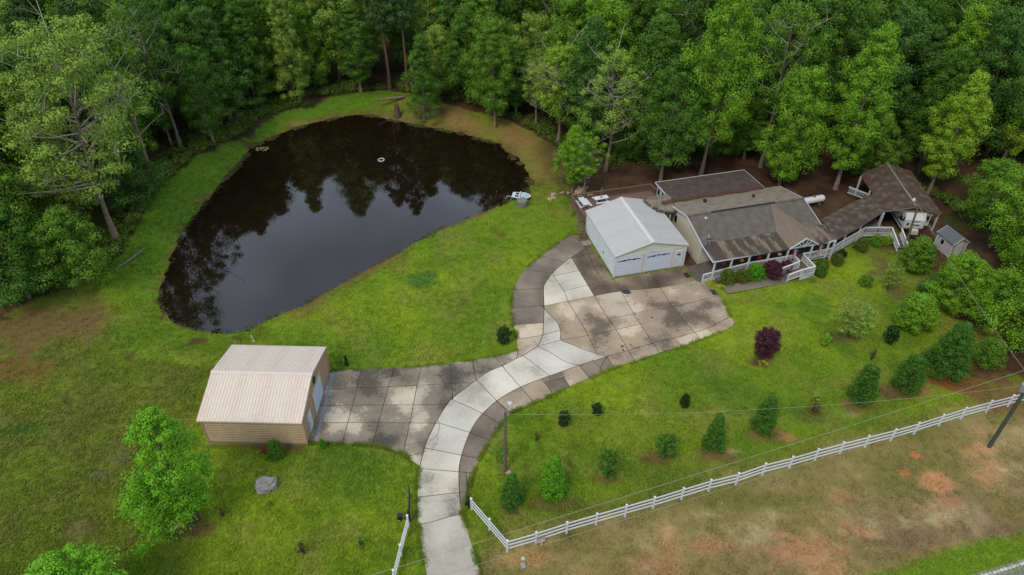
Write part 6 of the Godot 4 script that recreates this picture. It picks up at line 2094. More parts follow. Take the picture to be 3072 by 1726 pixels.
# ---------------------------------------------------------------- trees, shrubs
func woods() -> void:
	var K := {}
	K["oak"] = tree_kind(101, 18, 4.6, 0.2, "broad", 118, 290, 0.115, 0.248)
	K["oak2"] = tree_kind(102, 20, 5.0, 0.26, "broad", 131, 300, 0.125, 0.23)
	K["gum"] = tree_kind(103, 19, 4.0, 0.16, "oval", 125, 300, 0.11, 0.248)
	K["gum2"] = tree_kind(104, 17, 4.2, 0.18, "oval", 125, 280, 0.12, 0.258)
	K["edge"] = tree_kind(105, 13, 4.2, 0.1, "broad", 125, 290, 0.115, 0.248)
	K["edge2"] = tree_kind(106, 10, 3.6, 0.08, "egg", 106, 270, 0.105, 0.258)
	K["spire"] = tree_kind(107, 17, 3.6, 0.12, "spire", 125, 280, 0.1, 0.248)
	K["thin"] = tree_kind(108, 20, 4.4, 0.4, "vase", 60, 170, 0.13, 0.24, 14)
	K["bareish"] = tree_kind(109, 21, 4.8, 0.38, "broad", 70, 160, 0.13, 0.22, 26, 1.2)
	K["pine"] = tree_kind(110, 21, 2.9, 0.5, "oval", 60, 220, 0.13, 0.3)
	K["maple"] = tree_kind(111, 13, 3.1, 0.2, "oval", 120, 220, 0.085, 0.2, 0, 0.5)
	K["small"] = tree_kind(112, 6.5, 2.6, 0.16, "egg", 80, 170, 0.1, 0.3, 0, 0.3)
	K["pale"] = tree_kind(113, 24, 6.6, 0.3, "vase", 130, 250, 0.13, 0.19, 34, 1.0, 0.5)
	var tone_names := {"leaf_deep": "deep green", "leaf_mid": "mid green", "leaf_blue": "bluish green", "leaf_bright": "bright green", "leaf_lime": "yellow green", "leaf_olive": "olive green"}
	# trees that the photograph lets one tell apart: kind, tone, x, z, height, width factor, label
	var known := [
		["pale", "leaf_olive", -46.4, -70.2, 25.5, 1.05, "huge pale olive tree with bare grey limbs at the upper left"],
		["thin", "leaf_mid", -47.4, -83.8, 22.5, 1.0, "tall thin-crowned tree with bare grey limbs right of the huge pale tree"],
		["bareish", "leaf_deep", -47.0, -92.9, 21.5, 0.8, "tall half-dead tree with forked bare trunk near the left bank"],
		["gum", "leaf_deep", -48.4, -93.3, 17.5, 0.6, "slim tree with bare lower trunk beside the half-dead tree"],
		["oak", "leaf_deep", -42.9, -94.5, 14.0, 0.7, "tree with straight pale trunk nearest the left bank's grass"],
		["edge2", "leaf_mid", -46.3, -62.6, 9.2, 0.9, "low round tree with leaning trunk at the wood's left corner"],
		["edge", "leaf_deep", -51.2, -59.6, 11.0, 0.95, "dark tree cut by the left edge of the picture"],
		["edge", "leaf_mid", -53.5, -64.0, 14.0, 1.0, "broad green tree behind the low round tree at left"],
		["gum", "leaf_deep", -24.7, -112.1, 14.0, 0.9, "tree with pale trunk left of the broken stump"],
		["pine", "leaf_pine", -20.2, -113.5, 20.0, 1.0, "tall dark pine behind the broken stump"],
		["pine", "leaf_pine", -17.2, -112.6, 21.0, 0.9, "taller dark pine right of the broken stump"],
		["spire", "leaf_deep", -13.75, -104.3, 13.2, 0.85, "cone-shaped dark tree standing on the far bank's grass"],
		["gum2", "leaf_deep", -7.1, -108.6, 14.5, 0.9, "dark tree with stout trunk behind the far bank"],
		["gum", "leaf_mid", -2.75, -101.2, 16.0, 0.85, "tree with straight grey trunk standing out on the far right bank"],
		["gum2", "leaf_deep", 0.35, -103.9, 11.0, 0.75, "smaller tree just behind the right bank's grey-trunked tree"],
		["thin", "leaf_olive", 3.4, -100.5, 10.5, 0.6, "slender twin-stemmed pale tree at the right bank"],
		["bareish", "leaf_lime", 6.5, -95.8, 14.5, 0.8, "yellowish tree with bare twiggy top at the pond's right end"],
		["gum2", "leaf_bright", 7.8, -83.3, 9.6, 0.55, "slim bright green tree left of the raised deck"],
		["thin", "leaf_bright", 9.3, -82.3, 9.0, 0.5, "slender bright tree among the stones behind the deck"],
		["bareish", "leaf_olive", 12.7, -88.1, 17.0, 0.85, "tall yellowish tree with bare twisted limbs behind the deck"],
		["oak", "leaf_deep", 19.65, -84.95, 16.5, 0.85, "dark oak with bare trunk behind the rear extension's left end"],
		["oak2", "leaf_bright", 25.3, -86.4, 24.0, 0.85, "very tall bright green tree with bare trunk behind the rear extension"],
		["thin", "leaf_mid", 33.9, -88.8, 22.5, 0.9, "tall tree with long bare leaning trunk behind the house"],
		["gum2", "leaf_mid", 32.2, -91.1, 9.0, 0.7, "young tree in the shade behind the house"],
		["edge", "leaf_bright", 35.2, -84.2, 16.0, 0.82, "bright leafy tree overhanging the house's right rear corner"],
		["gum", "leaf_bright", 42.3, -83.2, 21.5, 0.92, "big bright green tree between the house and the trailer shelter"],
		["gum", "leaf_lime", 54.0, -82.2, 16.5, 0.8, "yellow-green columnar tree right of the trailer shelter"],
		["oak2", "leaf_blue", 49.5, -93.0, 20.0, 1.0, "dark bluish oak behind the trailer shelter"],
		["gum", "leaf_lime", 66.0, -88.0, 21.0, 0.9, "tall yellow-green tree at the upper right corner"],
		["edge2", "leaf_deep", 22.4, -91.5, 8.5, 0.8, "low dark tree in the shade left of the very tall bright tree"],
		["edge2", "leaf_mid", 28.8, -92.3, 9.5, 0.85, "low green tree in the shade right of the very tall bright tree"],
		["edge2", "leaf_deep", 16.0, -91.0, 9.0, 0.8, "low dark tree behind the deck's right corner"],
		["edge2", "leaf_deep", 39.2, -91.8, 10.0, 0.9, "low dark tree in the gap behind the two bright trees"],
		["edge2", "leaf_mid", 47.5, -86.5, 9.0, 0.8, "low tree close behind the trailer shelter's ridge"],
		["edge2", "leaf_bright", 46.2, -59.4, 6.8, 0.75, "bright green small tree below the garden shed"],
		["edge2", "leaf_bright", 48.6, -57.0, 6.4, 0.65, "smaller bright tree just right of the tree below the shed"],
		["edge", "leaf_bright", 50.3, -52.6, 11.0, 0.9, "bright leafy tree above the fence at the right edge"],
		["edge", "leaf_bright", 57.0, -67.0, 12.0, 0.95, "broad bright tree behind the garden shed"],
		["edge", "leaf_mid", 54.0, -58.0, 11.0, 0.9, "dense green tree cut by the right edge below the shed"],
		["edge2", "leaf_mid", 57.5, -75.5, 8.5, 0.85, "low green tree right of the shelter's front corner"]]
	var rr := RandomNumberGenerator.new()
	rr.seed = 21
	var spots := PackedVector2Array()
	var base_h := {"oak": 18, "oak2": 20, "gum": 19, "gum2": 17, "edge": 13, "edge2": 10, "spire": 17, "thin": 20, "bareish": 21, "pine": 21, "maple": 13, "small": 6.5, "pale": 24}
	for q in known:
		var s: float = q[4] / base_h[q[0]]
		spots.append(Vector2(q[2], q[3]))
		var w: float = q[5]
		plant(K[q[0]], "tree", q[6], "tree", q[1], Vector3(q[2], lie(q[2], q[3]), q[3]), Vector3(w, s, w), rr.randf() * TAU, "", "bark_pale" if q[0] != "pine" else "bark_red")
	# the wood itself
	var n := 0
	var tries := 0
	while n < 290 and tries < 30000:
		tries += 1
		var z := rr.randf_range(-152, -48); var x := rr.randf_range(-112, 112)
		var p := Vector2(x, z)
		if not Geometry2D.is_point_in_polygon(p, forest_poly):
			continue
		var dist := sqrt(x * x + z * z)
		if absf(x) > absf(z) * 0.8 + 12.0 or dist > 160:
			continue
		var lp := Vector2(x - HO.x, z - HO.z).rotated(HA)
		if lp.x > -8 and lp.x < 41 and lp.y > -13.5:
			continue
		if lp.x > 2 and lp.x < 30 and lp.y > -19.0:
			continue
		if (x > 47 and x < 64 and z > -83 and z < -70) or (x > 56 and x < 74 and z > -89 and z < -76):
			continue
		if x > 46 and x < 56 and z > -72 and z < -55:
			continue
		if Vector2(x - 40.0, z + 85.0).length() < 5.0:
			continue
		var gap := 3.6 if z > -118 else 5.2
		var ok := true
		for e in spots:
			if e.distance_squared_to(p) < gap * gap:
				ok = false
				break
		if not ok or pond_d(x, z) < 6.0:
			continue
		var edge := 99.0
		for i in 21:
			var cp := Geometry2D.get_closest_point_to_segment(p, forest_poly[i], forest_poly[i + 1])
			edge = minf(edge, cp.distance_to(p))
		if x < -38 and z > -98 and edge < 7.0 and rr.randf() > 0.35:
			continue
		var k := ""
		var u := rr.randf()
		if edge < 4.5:
			k = ["edge2", "edge", "gum2", "spire"][int(u * 3.99)]
		elif edge < 11:
			k = ["edge", "gum2", "gum", "oak", "spire"][int(u * 4.99)]
		else:
			k = ["oak", "oak2", "gum", "gum2", "thin", "oak", "pine"][int(u * 6.99)]
		var tone := ["leaf_deep", "leaf_mid", "leaf_blue", "leaf_deep", "leaf_mid", "leaf_bright", "leaf_olive"]
		var tv := nz.get_noise_2d(x * 0.9, z * 0.9) * 1.4 + rr.randf_range(-0.5, 0.5)
		var m := "leaf_mid"
		if tv < -0.35: m = "leaf_blue"
		elif tv < -0.02: m = "leaf_deep"
		elif tv < 0.3: m = "leaf_mid"
		elif tv < 0.5: m = "leaf_olive" if x < 10 else "leaf_bright"
		else: m = "leaf_bright" if x > -10 else "leaf_olive"
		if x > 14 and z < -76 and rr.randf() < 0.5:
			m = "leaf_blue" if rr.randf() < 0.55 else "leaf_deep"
		if x > 50 and z > -75:
			m = ["leaf_bright", "leaf_mid", "leaf_lime"][int(rr.randf() * 2.99)]
			k = ["edge2", "edge", "small"][int(rr.randf() * 2.99)]
		if k == "pine":
			m = "leaf_pine"
		var s := rr.randf_range(0.9, 1.25)
		var w := rr.randf_range(0.85, 1.15)
		spots.append(p)
		var kindname := "pine" if k == "pine" else ("low edge tree" if k.begins_with("edge") else ("cone-shaped tree" if k == "spire" else "broadleaf tree"))
		var where := "left of the pond"
		if x > 48: where = "right of the trailer shelter"
		elif x > 15: where = "behind the house"
		elif x > -6: where = "behind the pond's right end"
		elif x > -36: where = "beyond the pond's far bank"
		where = ("at the wood's edge " if edge < 9 else "deep in the wood ") + where
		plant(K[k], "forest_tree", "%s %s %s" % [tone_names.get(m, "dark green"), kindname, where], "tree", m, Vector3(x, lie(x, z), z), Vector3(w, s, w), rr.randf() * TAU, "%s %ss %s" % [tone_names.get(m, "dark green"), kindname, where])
		n += 1
	# trees on the lawns
	plant(K["maple"], "maple_tree", "bright green maple with dark trunk on the lawn below the workshop", "tree", "leaf_maple", Vector3(-24.36, 0, -32.95), Vector3(1.0, 0.95, 1.0), 0.4, "", "bark_dark")
	plant(K["small"], "maple_tree", "smaller green maple tucked against the larger maple's left side", "tree", "leaf_maple", Vector3(-26.09, 0, -32.4), Vector3(0.95, 0.9, 0.95), 1.4, "", "bark_dark")
	plant(K["maple"], "maple_tree", "green tree top cut by the bottom left corner", "tree", "leaf_maple", Vector3(-28.3, 0, -24.2), Vector3(1.15, 0.68, 1.15), 2.2, "", "bark_dark")
	var ky := {}
	ky["cedar"] = shrub_kind(201, 4.4, 1.25, "spire", 120, 130, 0.06, 0.27, 0.04, 0.8, 1)
	ky["cedar2"] = shrub_kind(202, 4.4, 1.35, "egg", 110, 130, 0.06, 0.27, 0.04, 0.8, 1)
	ky["bigcedar"] = shrub_kind(203, 6.5, 2.5, "spire", 220, 150, 0.07, 0.216, 0.04, 0.7, 1)
	ky["thuja"] = shrub_kind(204, 5.0, 1.15, "spire", 140, 150, 0.05, 0.252, 0.03, 0.8, 1)
	ky["dome"] = shrub_kind(205, 1.6, 1.2, "egg", 70, 120, 0.05, 0.252, 0.08, 0.8)
	ky["hedge"] = shrub_kind(206, 1.5, 1.3, "egg", 80, 130, 0.045, 0.234, 0.08, 0.8)
	ky["sparse"] = shrub_kind(207, 3.0, 0.95, "vase", 32, 38, 0.1, 0.3, 0.15, 0.8, 5)
	ky["dark"] = shrub_kind(208, 1.6, 0.5, "vase", 26, 60, 0.08, 0.36, 0.15, 0.9, 4)
	ky["twig"] = shrub_kind(209, 1.0, 0.4, "vase", 9, 22, 0.06, 0.4, 0.2, 0.9, 6)
	ky["round"] = shrub_kind(210, 4.4, 2.2, "egg", 150, 170, 0.075, 0.216, 0.1, 0.75, 5)
	ky["wide"] = shrub_kind(211, 4.0, 2.2, "vase", 55, 80, 0.08, 0.22, 0.3, 0.5, 5)
	ky["plum"] = shrub_kind(212, 4.2, 1.45, "vase", 95, 130, 0.07, 0.22, 0.2, 0.8, 5)
	# kind, name, tone, x, z, height, width, category, label
	var dim := {"cedar": [4.4, 2.5], "cedar2": [4.4, 2.7], "bigcedar": [6.5, 5.0], "thuja": [5.0, 2.3], "dome": [1.6, 2.4], "hedge": [1.5, 2.6], "sparse": [3.0, 1.9], "dark": [1.6, 1.0], "twig": [1.0, 0.8], "round": [4.4, 4.4], "wide": [4.0, 4.4], "plum": [4.2, 2.9]}
	var list := [
		["cedar", "cedar_shrub", "leaf_cedar", 0.11, -34.6, 3.6, 2.1, "shrub", "dark green cedar nearest the right gate"],
		["thuja", "arborvitae", "leaf_thuja", 3.41, -35.6, 4.7, 2.75, "shrub", "bright green cone-shaped arborvitae beside the cedar near the gate"],
		["sparse", "sparse_shrub", "leaf_cedar", 7.93, -37.2, 3.2, 1.7, "shrub", "thin sparse cedar right of the bright arborvitae"],
		["sparse", "sparse_shrub", "leaf_cedar", 12.98, -39.3, 2.7, 1.9, "shrub", "sparse spreading cedar in the middle of the fence-side row"],
		["cedar", "cedar_shrub", "leaf_cedar", 17.24, -40.4, 4.1, 2.2, "shrub", "full dark cedar, left one of the pair above the fence"],
		["cedar", "cedar_shrub", "leaf_cedar", 22.09, -42.5, 4.2, 2.4, "shrub", "full dark cedar, right one of the pair above the fence"],
		["cedar2", "cedar_shrub", "leaf_cedar", 31.9, -46.0, 4.3, 2.7, "shrub", "leaning dark cedar left of the two bushy cedars at the right"],
		["cedar2", "cedar_shrub", "leaf_cedar", 36.7, -47.6, 4.0, 2.9, "shrub", "bushy cedar just left of the biggest cedar"],
		["bigcedar", "cedar_shrub", "leaf_cedar", 41.1, -49.6, 6.2, 5.0, "shrub", "biggest dark cedar at the right end of the lawn"],
		["hedge", "round_shrub", "leaf_mid", 45.9, -50.9, 3.0, 3.4, "shrub", "rounded olive green bush right of the biggest cedar"],
		["dark", "holly_shrub", "leaf_dark", 4.62, -42.6, 1.76, 1.1, "shrub", "small dark holly right of the driveway lamp pole"],
		["dark", "holly_shrub", "leaf_dark", 7.65, -43.9, 1.5, 0.95, "shrub", "small dark upright holly, second from the lamp pole"],
		["dome", "holly_shrub", "leaf_dark", 15.69, -45.1, 1.5, 1.1, "shrub", "small dark rounded shrub alone on the middle of the right lawn"],
		["twig", "holly_shrub", "leaf_brown", 2.28, -41.0, 0.92, 0.7, "shrub", "tiny dark brown shrub nearest the lamp pole"],
		["plum", "plum_tree", "leaf_plum", 24.4, -51.2, 3.7, 2.7, "tree", "purple-leaved plum tree on the right lawn"],
		["wide", "crape_tree", "leaf_olive", 33.9, -54.6, 3.9, 4.6, "tree", "sparse olive young tree with a thin pale stem left of the bright shrub"],
		["round", "viburnum", "leaf_bright", 40.9, -56.0, 4.2, 4.5, "shrub", "large bright green shrub above the cedars"],
		["dark", "holly_shrub", "leaf_dark", 37.7, -53.8, 1.9, 1.5, "shrub", "dark low shrub at the foot of the large bright shrub"],
		["twig", "bare_sapling", "leaf_brown", 35.0, -51.3, 1.4, 0.7, "sapling", "nearly bare grey sapling between the young tree and the cedars"],
		["dark", "young_shrub", "leaf_bright", 31.0, -53.2, 1.4, 1.0, "shrub", "small green shrub left of the thin-stemmed young tree"],
		["twig", "brown_shrub", "leaf_brown", 27.2, -44.4, 1.2, 1.5, "shrub", "brown half-dead shrub between two cedars near the fence"],
		["twig", "young_shrub", "leaf_olive", 27.9, -45.9, 0.8, 0.9, "shrub", "tiny yellowish shrub behind the brown half-dead one"],
		["dark", "holly_shrub", "leaf_dark", -0.8, -53.1, 2.0, 1.5, "shrub", "dark upright shrub on the lawn left of the driveway bend"],
		["thuja", "young_shrub", "leaf_dark", -15.76, -49.9, 1.35, 0.5, "shrub", "thin dark sapling behind the workshop pad"],
		["dome", "rose_bush", "leaf_deep", -19.73, -39.0, 2.0, 1.6, "shrub", "dark green rose bush against the workshop's front wall"],
		["dome", "young_shrub", "leaf_thuja", -15.97, -40.0, 1.1, 0.65, "shrub", "small bright shrub at the corner of the workshop pad"],
		["round", "viburnum", "leaf_mid", 45.2, -65.9, 4.2, 4.2, "shrub", "large green shrub in front of the trailer's lamp pole"],
		["cedar2", "cedar_shrub", "leaf_blue", 45.0, -61.3, 2.8, 2.8, "shrub", "bluish dark conifer below the shrub by the lamp pole"],
		["wide", "crape_tree", "leaf_olive", 40.8, -62.1, 3.2, 2.5, "tree", "thin olive shrub on the grass left of the lamp-pole shrub"],
		["dome", "low_shrub", "leaf_mid", 38.8, -63.1, 1.2, 1.9, "shrub", "low green shrub on the bright grass below the trailer deck"],
		["twig", "brown_shrub", "leaf_brown", -15.4, -30.1, 1.5, 0.9, "shrub", "brownish twiggy shrub on the lower left lawn"],
		["twig", "brown_shrub", "leaf_mid", -11.2, -30.8, 1.2, 0.9, "shrub", "small greenish twiggy shrub left of the driveway mouth"],
		["twig", "brown_shrub", "leaf_mid", -19.0, -34.2, 0.7, 0.7, "shrub", "tiny weed clump below the boulder"],
		["twig", "brown_shrub", "leaf_brown", -22.4, -33.3, 0.8, 0.7, "shrub", "tiny brown sapling right of the maple trunks"]]
	for q in list:
		var d: Array = dim[q[0]]
		plant(ky[q[0]], q[1], q[8], q[7], q[2], Vector3(q[3], 0, q[4]), Vector3(q[6] / d[1], q[5] / d[0], q[6] / d[1]), rr.randf() * TAU, "", "bark", "foliage", "stems")
	# porch planting
	for q in [["dome", "azalea", "leaf_azalea", 7.6, 8.35, 1.5, 2.3, "olive green azalea at the left end of the porch bed"], ["dome", "azalea", "leaf_azalea", 9.3, 8.5, 1.35, 2.0, "olive green azalea beside the clipped light green bush"], ["hedge", "clipped_bush", "leaf_thuja", 10.9, 8.55, 1.75, 2.5, "clipped rounded light green bush before the porch"],
		["hedge", "purple_hedge", "leaf_plum", 13.1, 8.35, 1.5, 3.3, "purple-leaved hedge before the porch, larger left half"], ["hedge", "purple_hedge", "leaf_plum", 15.0, 8.3, 1.3, 1.9, "purple-leaved hedge end beside the ramp railing"],
		["dome", "azalea", "leaf_deep", 18.2, 10.0, 1.6, 1.5, "dark green shrub right of the ramp's corner"], ["dome", "azalea", "leaf_olive", 16.9, 10.65, 0.65, 0.9, "low olive plant below the ramp's corner"], ["dome", "azalea", "leaf_azalea", 19.3, 8.8, 1.1, 1.7, "olive shrub under the sunburst railing"], ["dome", "azalea", "leaf_azalea", 21.3, 8.6, 1.3, 1.7, "rounded shrub at the porch's right end"],
		["dome", "azalea", "leaf_azalea", 25.6, 6.9, 1.5, 1.9, "rounded olive shrub below the covered walkway"], ["dome", "azalea", "leaf_mid", 28.1, 6.4, 1.2, 2.0, "left low green shrub before the trailer deck"], ["dome", "azalea", "leaf_bright", 29.5, 6.7, 1.0, 1.5, "right low green shrub before the trailer deck"], ["dome", "azalea", "leaf_dark", 22.6, 7.6, 1.0, 1.4, "dark shrub under the covered walkway's first post"]]:
		var d: Array = dim[q[0]]
		plant(ky[q[0]], q[1], q[7], "shrub", q[2], hp(q[3], q[4]), Vector3(q[6] / d[1], q[5] / d[0], q[6] / d[1]), rr.randf() * TAU, "", "bark", "foliage", "stems")
	# flowers: red blooms by the workshop, yellow edging under the plum and by the bird bath
	for q in [["flower_clump", "red flowers beside the workshop's rose bush", "petal_red", Vector3(-20.9, 0, -39.5), 0.35], ["flower_clump", "yellow plants at the foot of the purple plum tree", "petal_yellow", Vector3(24.3, 0, -50.6), 0.5], ["flower_clump", "yellow green plants at the bird bath", "petal_yellow", hp(6.5, 9.05), 0.45], ["flower_clump", "light green plants at the porch rail's left end", "petal_yellow", hp(5.6, 8.2), 0.4]]:
		var o := thing(q[0], q[1], "flowers", q[3])
		var cl := []
		for i in 9:
			cl.append([Vector3(rr.randf_range(-1, 1) * q[4], 0.15, rr.randf_range(-0.7, 0.7) * q[4]), 0.2])
		share("blooms", leaves(int(q[4] * 1000), cl, 26, 0.05), M[q[2]], o)
	undergrowth(rr)

func undergrowth(rr: RandomNumberGenerator) -> void:
	# brambles and saplings along the edge of the wood: one mass
	var cl := []
	for i in 7:
		cl.append([Vector3(rr.randf_range(-0.7, 0.7), rr.randf_range(0.15, 0.7), rr.randf_range(-0.7, 0.7)), 0.42])
	var mm := MultiMesh.new()
	mm.transform_format = MultiMesh.TRANSFORM_3D
	mm.use_colors = true
	mm.mesh = leaves(900, cl, 46, 0.11)
	var xf := []; var cs := []
	for i in 6000:
		var k := int(rr.randf() * 20.99)
		var e := forest_poly[k].lerp(forest_poly[k + 1], rr.randf())
		var x := e.x + rr.randfn() * 1.6; var z := e.y + rr.randfn() * 1.6 - 1.2
		if not Geometry2D.is_point_in_polygon(Vector2(x, z + 1.0), forest_poly):
			continue
		var lp := Vector2(x - HO.x, z - HO.z).rotated(HA)
		if lp.x > -9 and lp.x < 42 and lp.y > -16:
			continue
		if x > -25 and rr.randf() > 0.3:
			continue
		if nz2.get_noise_2d(x * 2, z * 2) < -0.15 or pond_d(x, z) < 2.0:
			continue
		var s := rr.randf_range(0.4, 1.3)
		xf.append(Transform3D(Basis(Vector3.UP, rr.randf() * TAU).scaled(Vector3(s, s * rr.randf_range(0.6, 1.3), s)), Vector3(x, lie(x, z) - 0.1, z)))
		var b := rr.randf_range(0.6, 1.0)
		cs.append(Color(0.1 * b + 0.04 * rr.randf(), 0.19 * b, 0.03 * b))
	# a rank green fringe along the water
	for i in 5200:
		var k := int(rr.randf() * (pond.size() - 1))
		var e := pond[k].lerp(pond[k + 1], rr.randf())
		if nz.get_noise_2d(e.x * 5, e.y * 5) < 0.02:
			continue
		var x := e.x + rr.randfn() * 0.2; var z := e.y + rr.randfn() * 0.2
		var south := e.y > -90.0 + absf(e.x + 20.0) * 0.2
		if south and rr.randf() < 0.6:
			continue
		var s := rr.randf_range(0.1, 0.28) * (0.6 if south else 1.0)
		xf.append(Transform3D(Basis(Vector3.UP, rr.randf() * TAU).scaled(Vector3(s, s * 0.8, s)), Vector3(x, WATER - 0.03, z)))
		var b := rr.randf_range(0.35, 0.9)
		cs.append(Color(0.17 * b, 0.17 * b, 0.06 * b))
	mm.instance_count = xf.size()
	for i in xf.size():
		mm.set_instance_transform(i, xf[i]); mm.set_instance_color(i, cs[i])
	var o := MultiMeshInstance3D.new()
	o.multimesh = mm
	o.material_override = M["vleaf"]
	o.name = "undergrowth"
	add_child(o)
	o.set_meta("kind", "stuff")
	o.set_meta("label", "brambles and weeds fringing the wood and the pond's edge")
	o.set_meta("category", "undergrowth")

# ---------------------------------------------------------------- road
func road() -> void:
	# asphalt beyond the mown strip, with its painted edge line
	var d := Vector2(38.31 - 34.79, -29.85 + 28.83).normalized()
	var nrm := Vector2(-d.y, d.x)
	var p0 := Vector2(34.79, -28.83)
	var g := Geo.new()
	var a := p0 - d * 70 + nrm * -0.25; var b := p0 + d * 60 + nrm * -0.25
	var c := b + nrm * 7.2; var e := a + nrm * 7.2
	g.prism(PackedVector2Array([a, b, c, e]), -0.3, 0.02)
	var rd := struct("road", g, M["asphalt"])
	g = Geo.new()
	g.prism(PackedVector2Array([p0 - d * 70, p0 + d * 60, p0 + d * 60 + nrm * 0.12, p0 - d * 70 + nrm * 0.12]), 0.0, 0.025)
	part("edge_line", g, M["road_paint"], rd)
	g = Geo.new()
	for i in 90:
		var q := p0 + d * (-8.0 + i * 0.34) - nrm * 0.06
		g.prism(PackedVector2Array([q, q + d * 0.2, q + d * 0.2 + nrm * 0.22, q + nrm * 0.22]), 0.0, 0.03)
	part("rumble_marks", g, M["road_paint"], rd, "stuff")

# ---------------------------------------------------------------- materials
func materials() -> void:
	mat("white", c8(214, 218, 222), 0.55)
	mat("white_bright", c8(228, 230, 232), 0.5)
	mat("white_metal", c8(222, 222, 220), 0.4)
	mat("vinyl", c8(226, 229, 233), 0.4)
	tmat("joint", 60, c8(44, 38, 32), c8(60, 52, 42), c8(78, 70, 52), 3.0, 0.95)
	for q in [["con_pale", 61, c8(154, 149, 136), c8(205, 200, 187), c8(225, 221, 209)], ["con_apron", 62, c8(124, 119, 108), c8(186, 179, 165), c8(212, 205, 190)], ["con_patch", 63, c8(116, 112, 103), c8(198, 191, 175), c8(222, 216, 200)],
		["con_tan", 64, c8(98, 88, 75), c8(168, 151, 127), c8(212, 198, 174)], ["con_brown", 67, c8(72, 62, 52), c8(118, 103, 86), c8(168, 150, 128)], ["con_dull", 65, c8(92, 84, 75), c8(126, 115, 101), c8(158, 145, 126)], ["con_stained", 66, c8(74, 69, 63), c8(140, 130, 113), c8(214, 203, 180)]]:
		var tx := tones(q[1], q[2], q[3], q[4], 0.014, 0.24, 0.2, 512, 0.5 if q[0] in ["con_stained", "con_tan"] else 0.2)
		for v in 3:
			var s: float = [0.955, 1.0, 1.03][v]
			var m := mat("%s%d" % [q[0], v], Color(s, s, s * [1.0, 1.0, 0.985][v]), 0.9)
			m.albedo_texture = tx
		M[q[0]] = M[q[0] + "1"]
	tmat("beige_wall", 70, c8(168, 146, 112), c8(186, 164, 128), c8(194, 174, 140), 3.0, 0.6)
	tmat("beige_gable", 71, c8(176, 146, 116), c8(194, 164, 132), c8(202, 174, 144), 3.0, 0.6)
	tmat("pink_roof", 72, c8(218, 202, 186), c8(228, 214, 198), c8(234, 221, 207), 2.5, 0.5)
	tmat("pink_roof_b", 73, c8(214, 198, 182), c8(225, 210, 195), c8(232, 218, 204), 2.5, 0.5)
	mat("pink_cap", c8(224, 206, 198), 0.5)
	tmat("grey_roof", 74, c8(186, 186, 184), c8(193, 193, 191), c8(200, 200, 198), 2.5, 0.45)
	tmat("grey_roof_b", 75, c8(182, 182, 180), c8(190, 190, 188), c8(197, 197, 195), 2.5, 0.45)
	tmat("siding_white", 76, c8(190, 200, 198), c8(208, 216, 216), c8(218, 225, 226), 3.0, 0.55)
	tmat("siding_cream", 77, c8(196, 190, 160), c8(210, 205, 180), c8(218, 214, 194), 2.0, 0.6)
	tmat("siding_mint", 78, c8(186, 194, 172), c8(202, 208, 188), c8(212, 216, 200), 2.0, 0.6)
	tmat("cream_wall", 79, c8(196, 184, 160), c8(208, 198, 176), c8(216, 207, 188), 2.5, 0.7)
	mat("cream_trim", c8(214, 206, 190), 0.6)
	tmat("skirt", 80, c8(176, 174, 164), c8(198, 197, 188), c8(208, 206, 198), 2.5, 0.8)
	mat("door_white", c8(208, 218, 230), 0.5)
	mat("door_blue", c8(192, 210, 226), 0.5)
	tmat("block", 81, c8(96, 98, 92), c8(128, 128, 118), c8(160, 156, 144), 1.5, 0.9)
	tmat("shingle", 82, c8(100, 92, 80), c8(132, 123, 108), c8(158, 150, 132), 3.2, 0.95, 0.01, 0.2, 0.55)
	tmat("shingle_grey", 83, c8(84, 79, 72), c8(108, 103, 94), c8(130, 124, 113), 3.0, 0.95, 0.01, 0.2, 0.55)
	tmat("shingle_dark", 84, c8(62, 54, 47), c8(82, 72, 62), c8(138, 124, 104), 4.5, 0.95, 0.012, 0.2, 0.4)
	tmat("shingle_tan", 85, c8(106, 94, 80), c8(130, 116, 100), c8(148, 135, 118), 2.2, 0.95, 0.02, 0.2, 0.6)
	tmat("shingle_flat", 86, c8(62, 54, 50), c8(80, 71, 65), c8(104, 92, 82), 4.0, 0.95)
	tmat("oil", 68, c8(44, 40, 36), c8(56, 51, 46), c8(78, 70, 62), 0.8, 0.7)
	mat("glass", c8(24, 28, 34), 0.08)
	mat("iron", c8(38, 38, 40), 0.5)
	mat("black", c8(26, 27, 30), 0.5)
	mat("rubber", c8(36, 38, 42), 0.8)
	mat("metal", c8(150, 140, 110), 0.35, 0.7)
	mat("galv", c8(150, 156, 162), 0.5, 0.2)
	mat("deck_grey", c8(98, 90, 84), 0.85)
	M["deck_grey"].albedo_texture = null
	tmat("deck_grey", 87, c8(80, 72, 66), c8(100, 92, 86), c8(118, 110, 104), 1.6, 0.9)
	tmat("deck_brown", 88, c8(98, 78, 68), c8(122, 100, 88), c8(140, 118, 106), 1.6, 0.9)
	tmat("post_grey", 89, c8(130, 114, 98), c8(158, 144, 126), c8(176, 164, 148), 1.6, 0.9)
	mat("rv_white", c8(222, 224, 226), 0.35)
	tmat("rv_roof", 90, c8(130, 126, 112), c8(152, 148, 132), c8(168, 164, 148), 2.0, 0.8)
	var lit := mat("litter", Color(1, 1, 1), 0.95); lit.vertex_color_use_as_albedo = true
	var stk := mat("streak", Color(1, 1, 1), 0.95); stk.vertex_color_use_as_albedo = true
	var clo := mat("cloth", Color(1, 1, 1), 0.9); clo.vertex_color_use_as_albedo = true
	var vc := mat("vcol", Color(1, 1, 1), 0.9); vc.vertex_color_use_as_albedo = true
	var vl := mat("vleaf", Color(1, 1, 1), 0.85); vl.vertex_color_use_as_albedo = true; vl.backlight = Color(0.3, 0.3, 0.15)
	mat("terracotta", c8(158, 84, 62), 0.85)
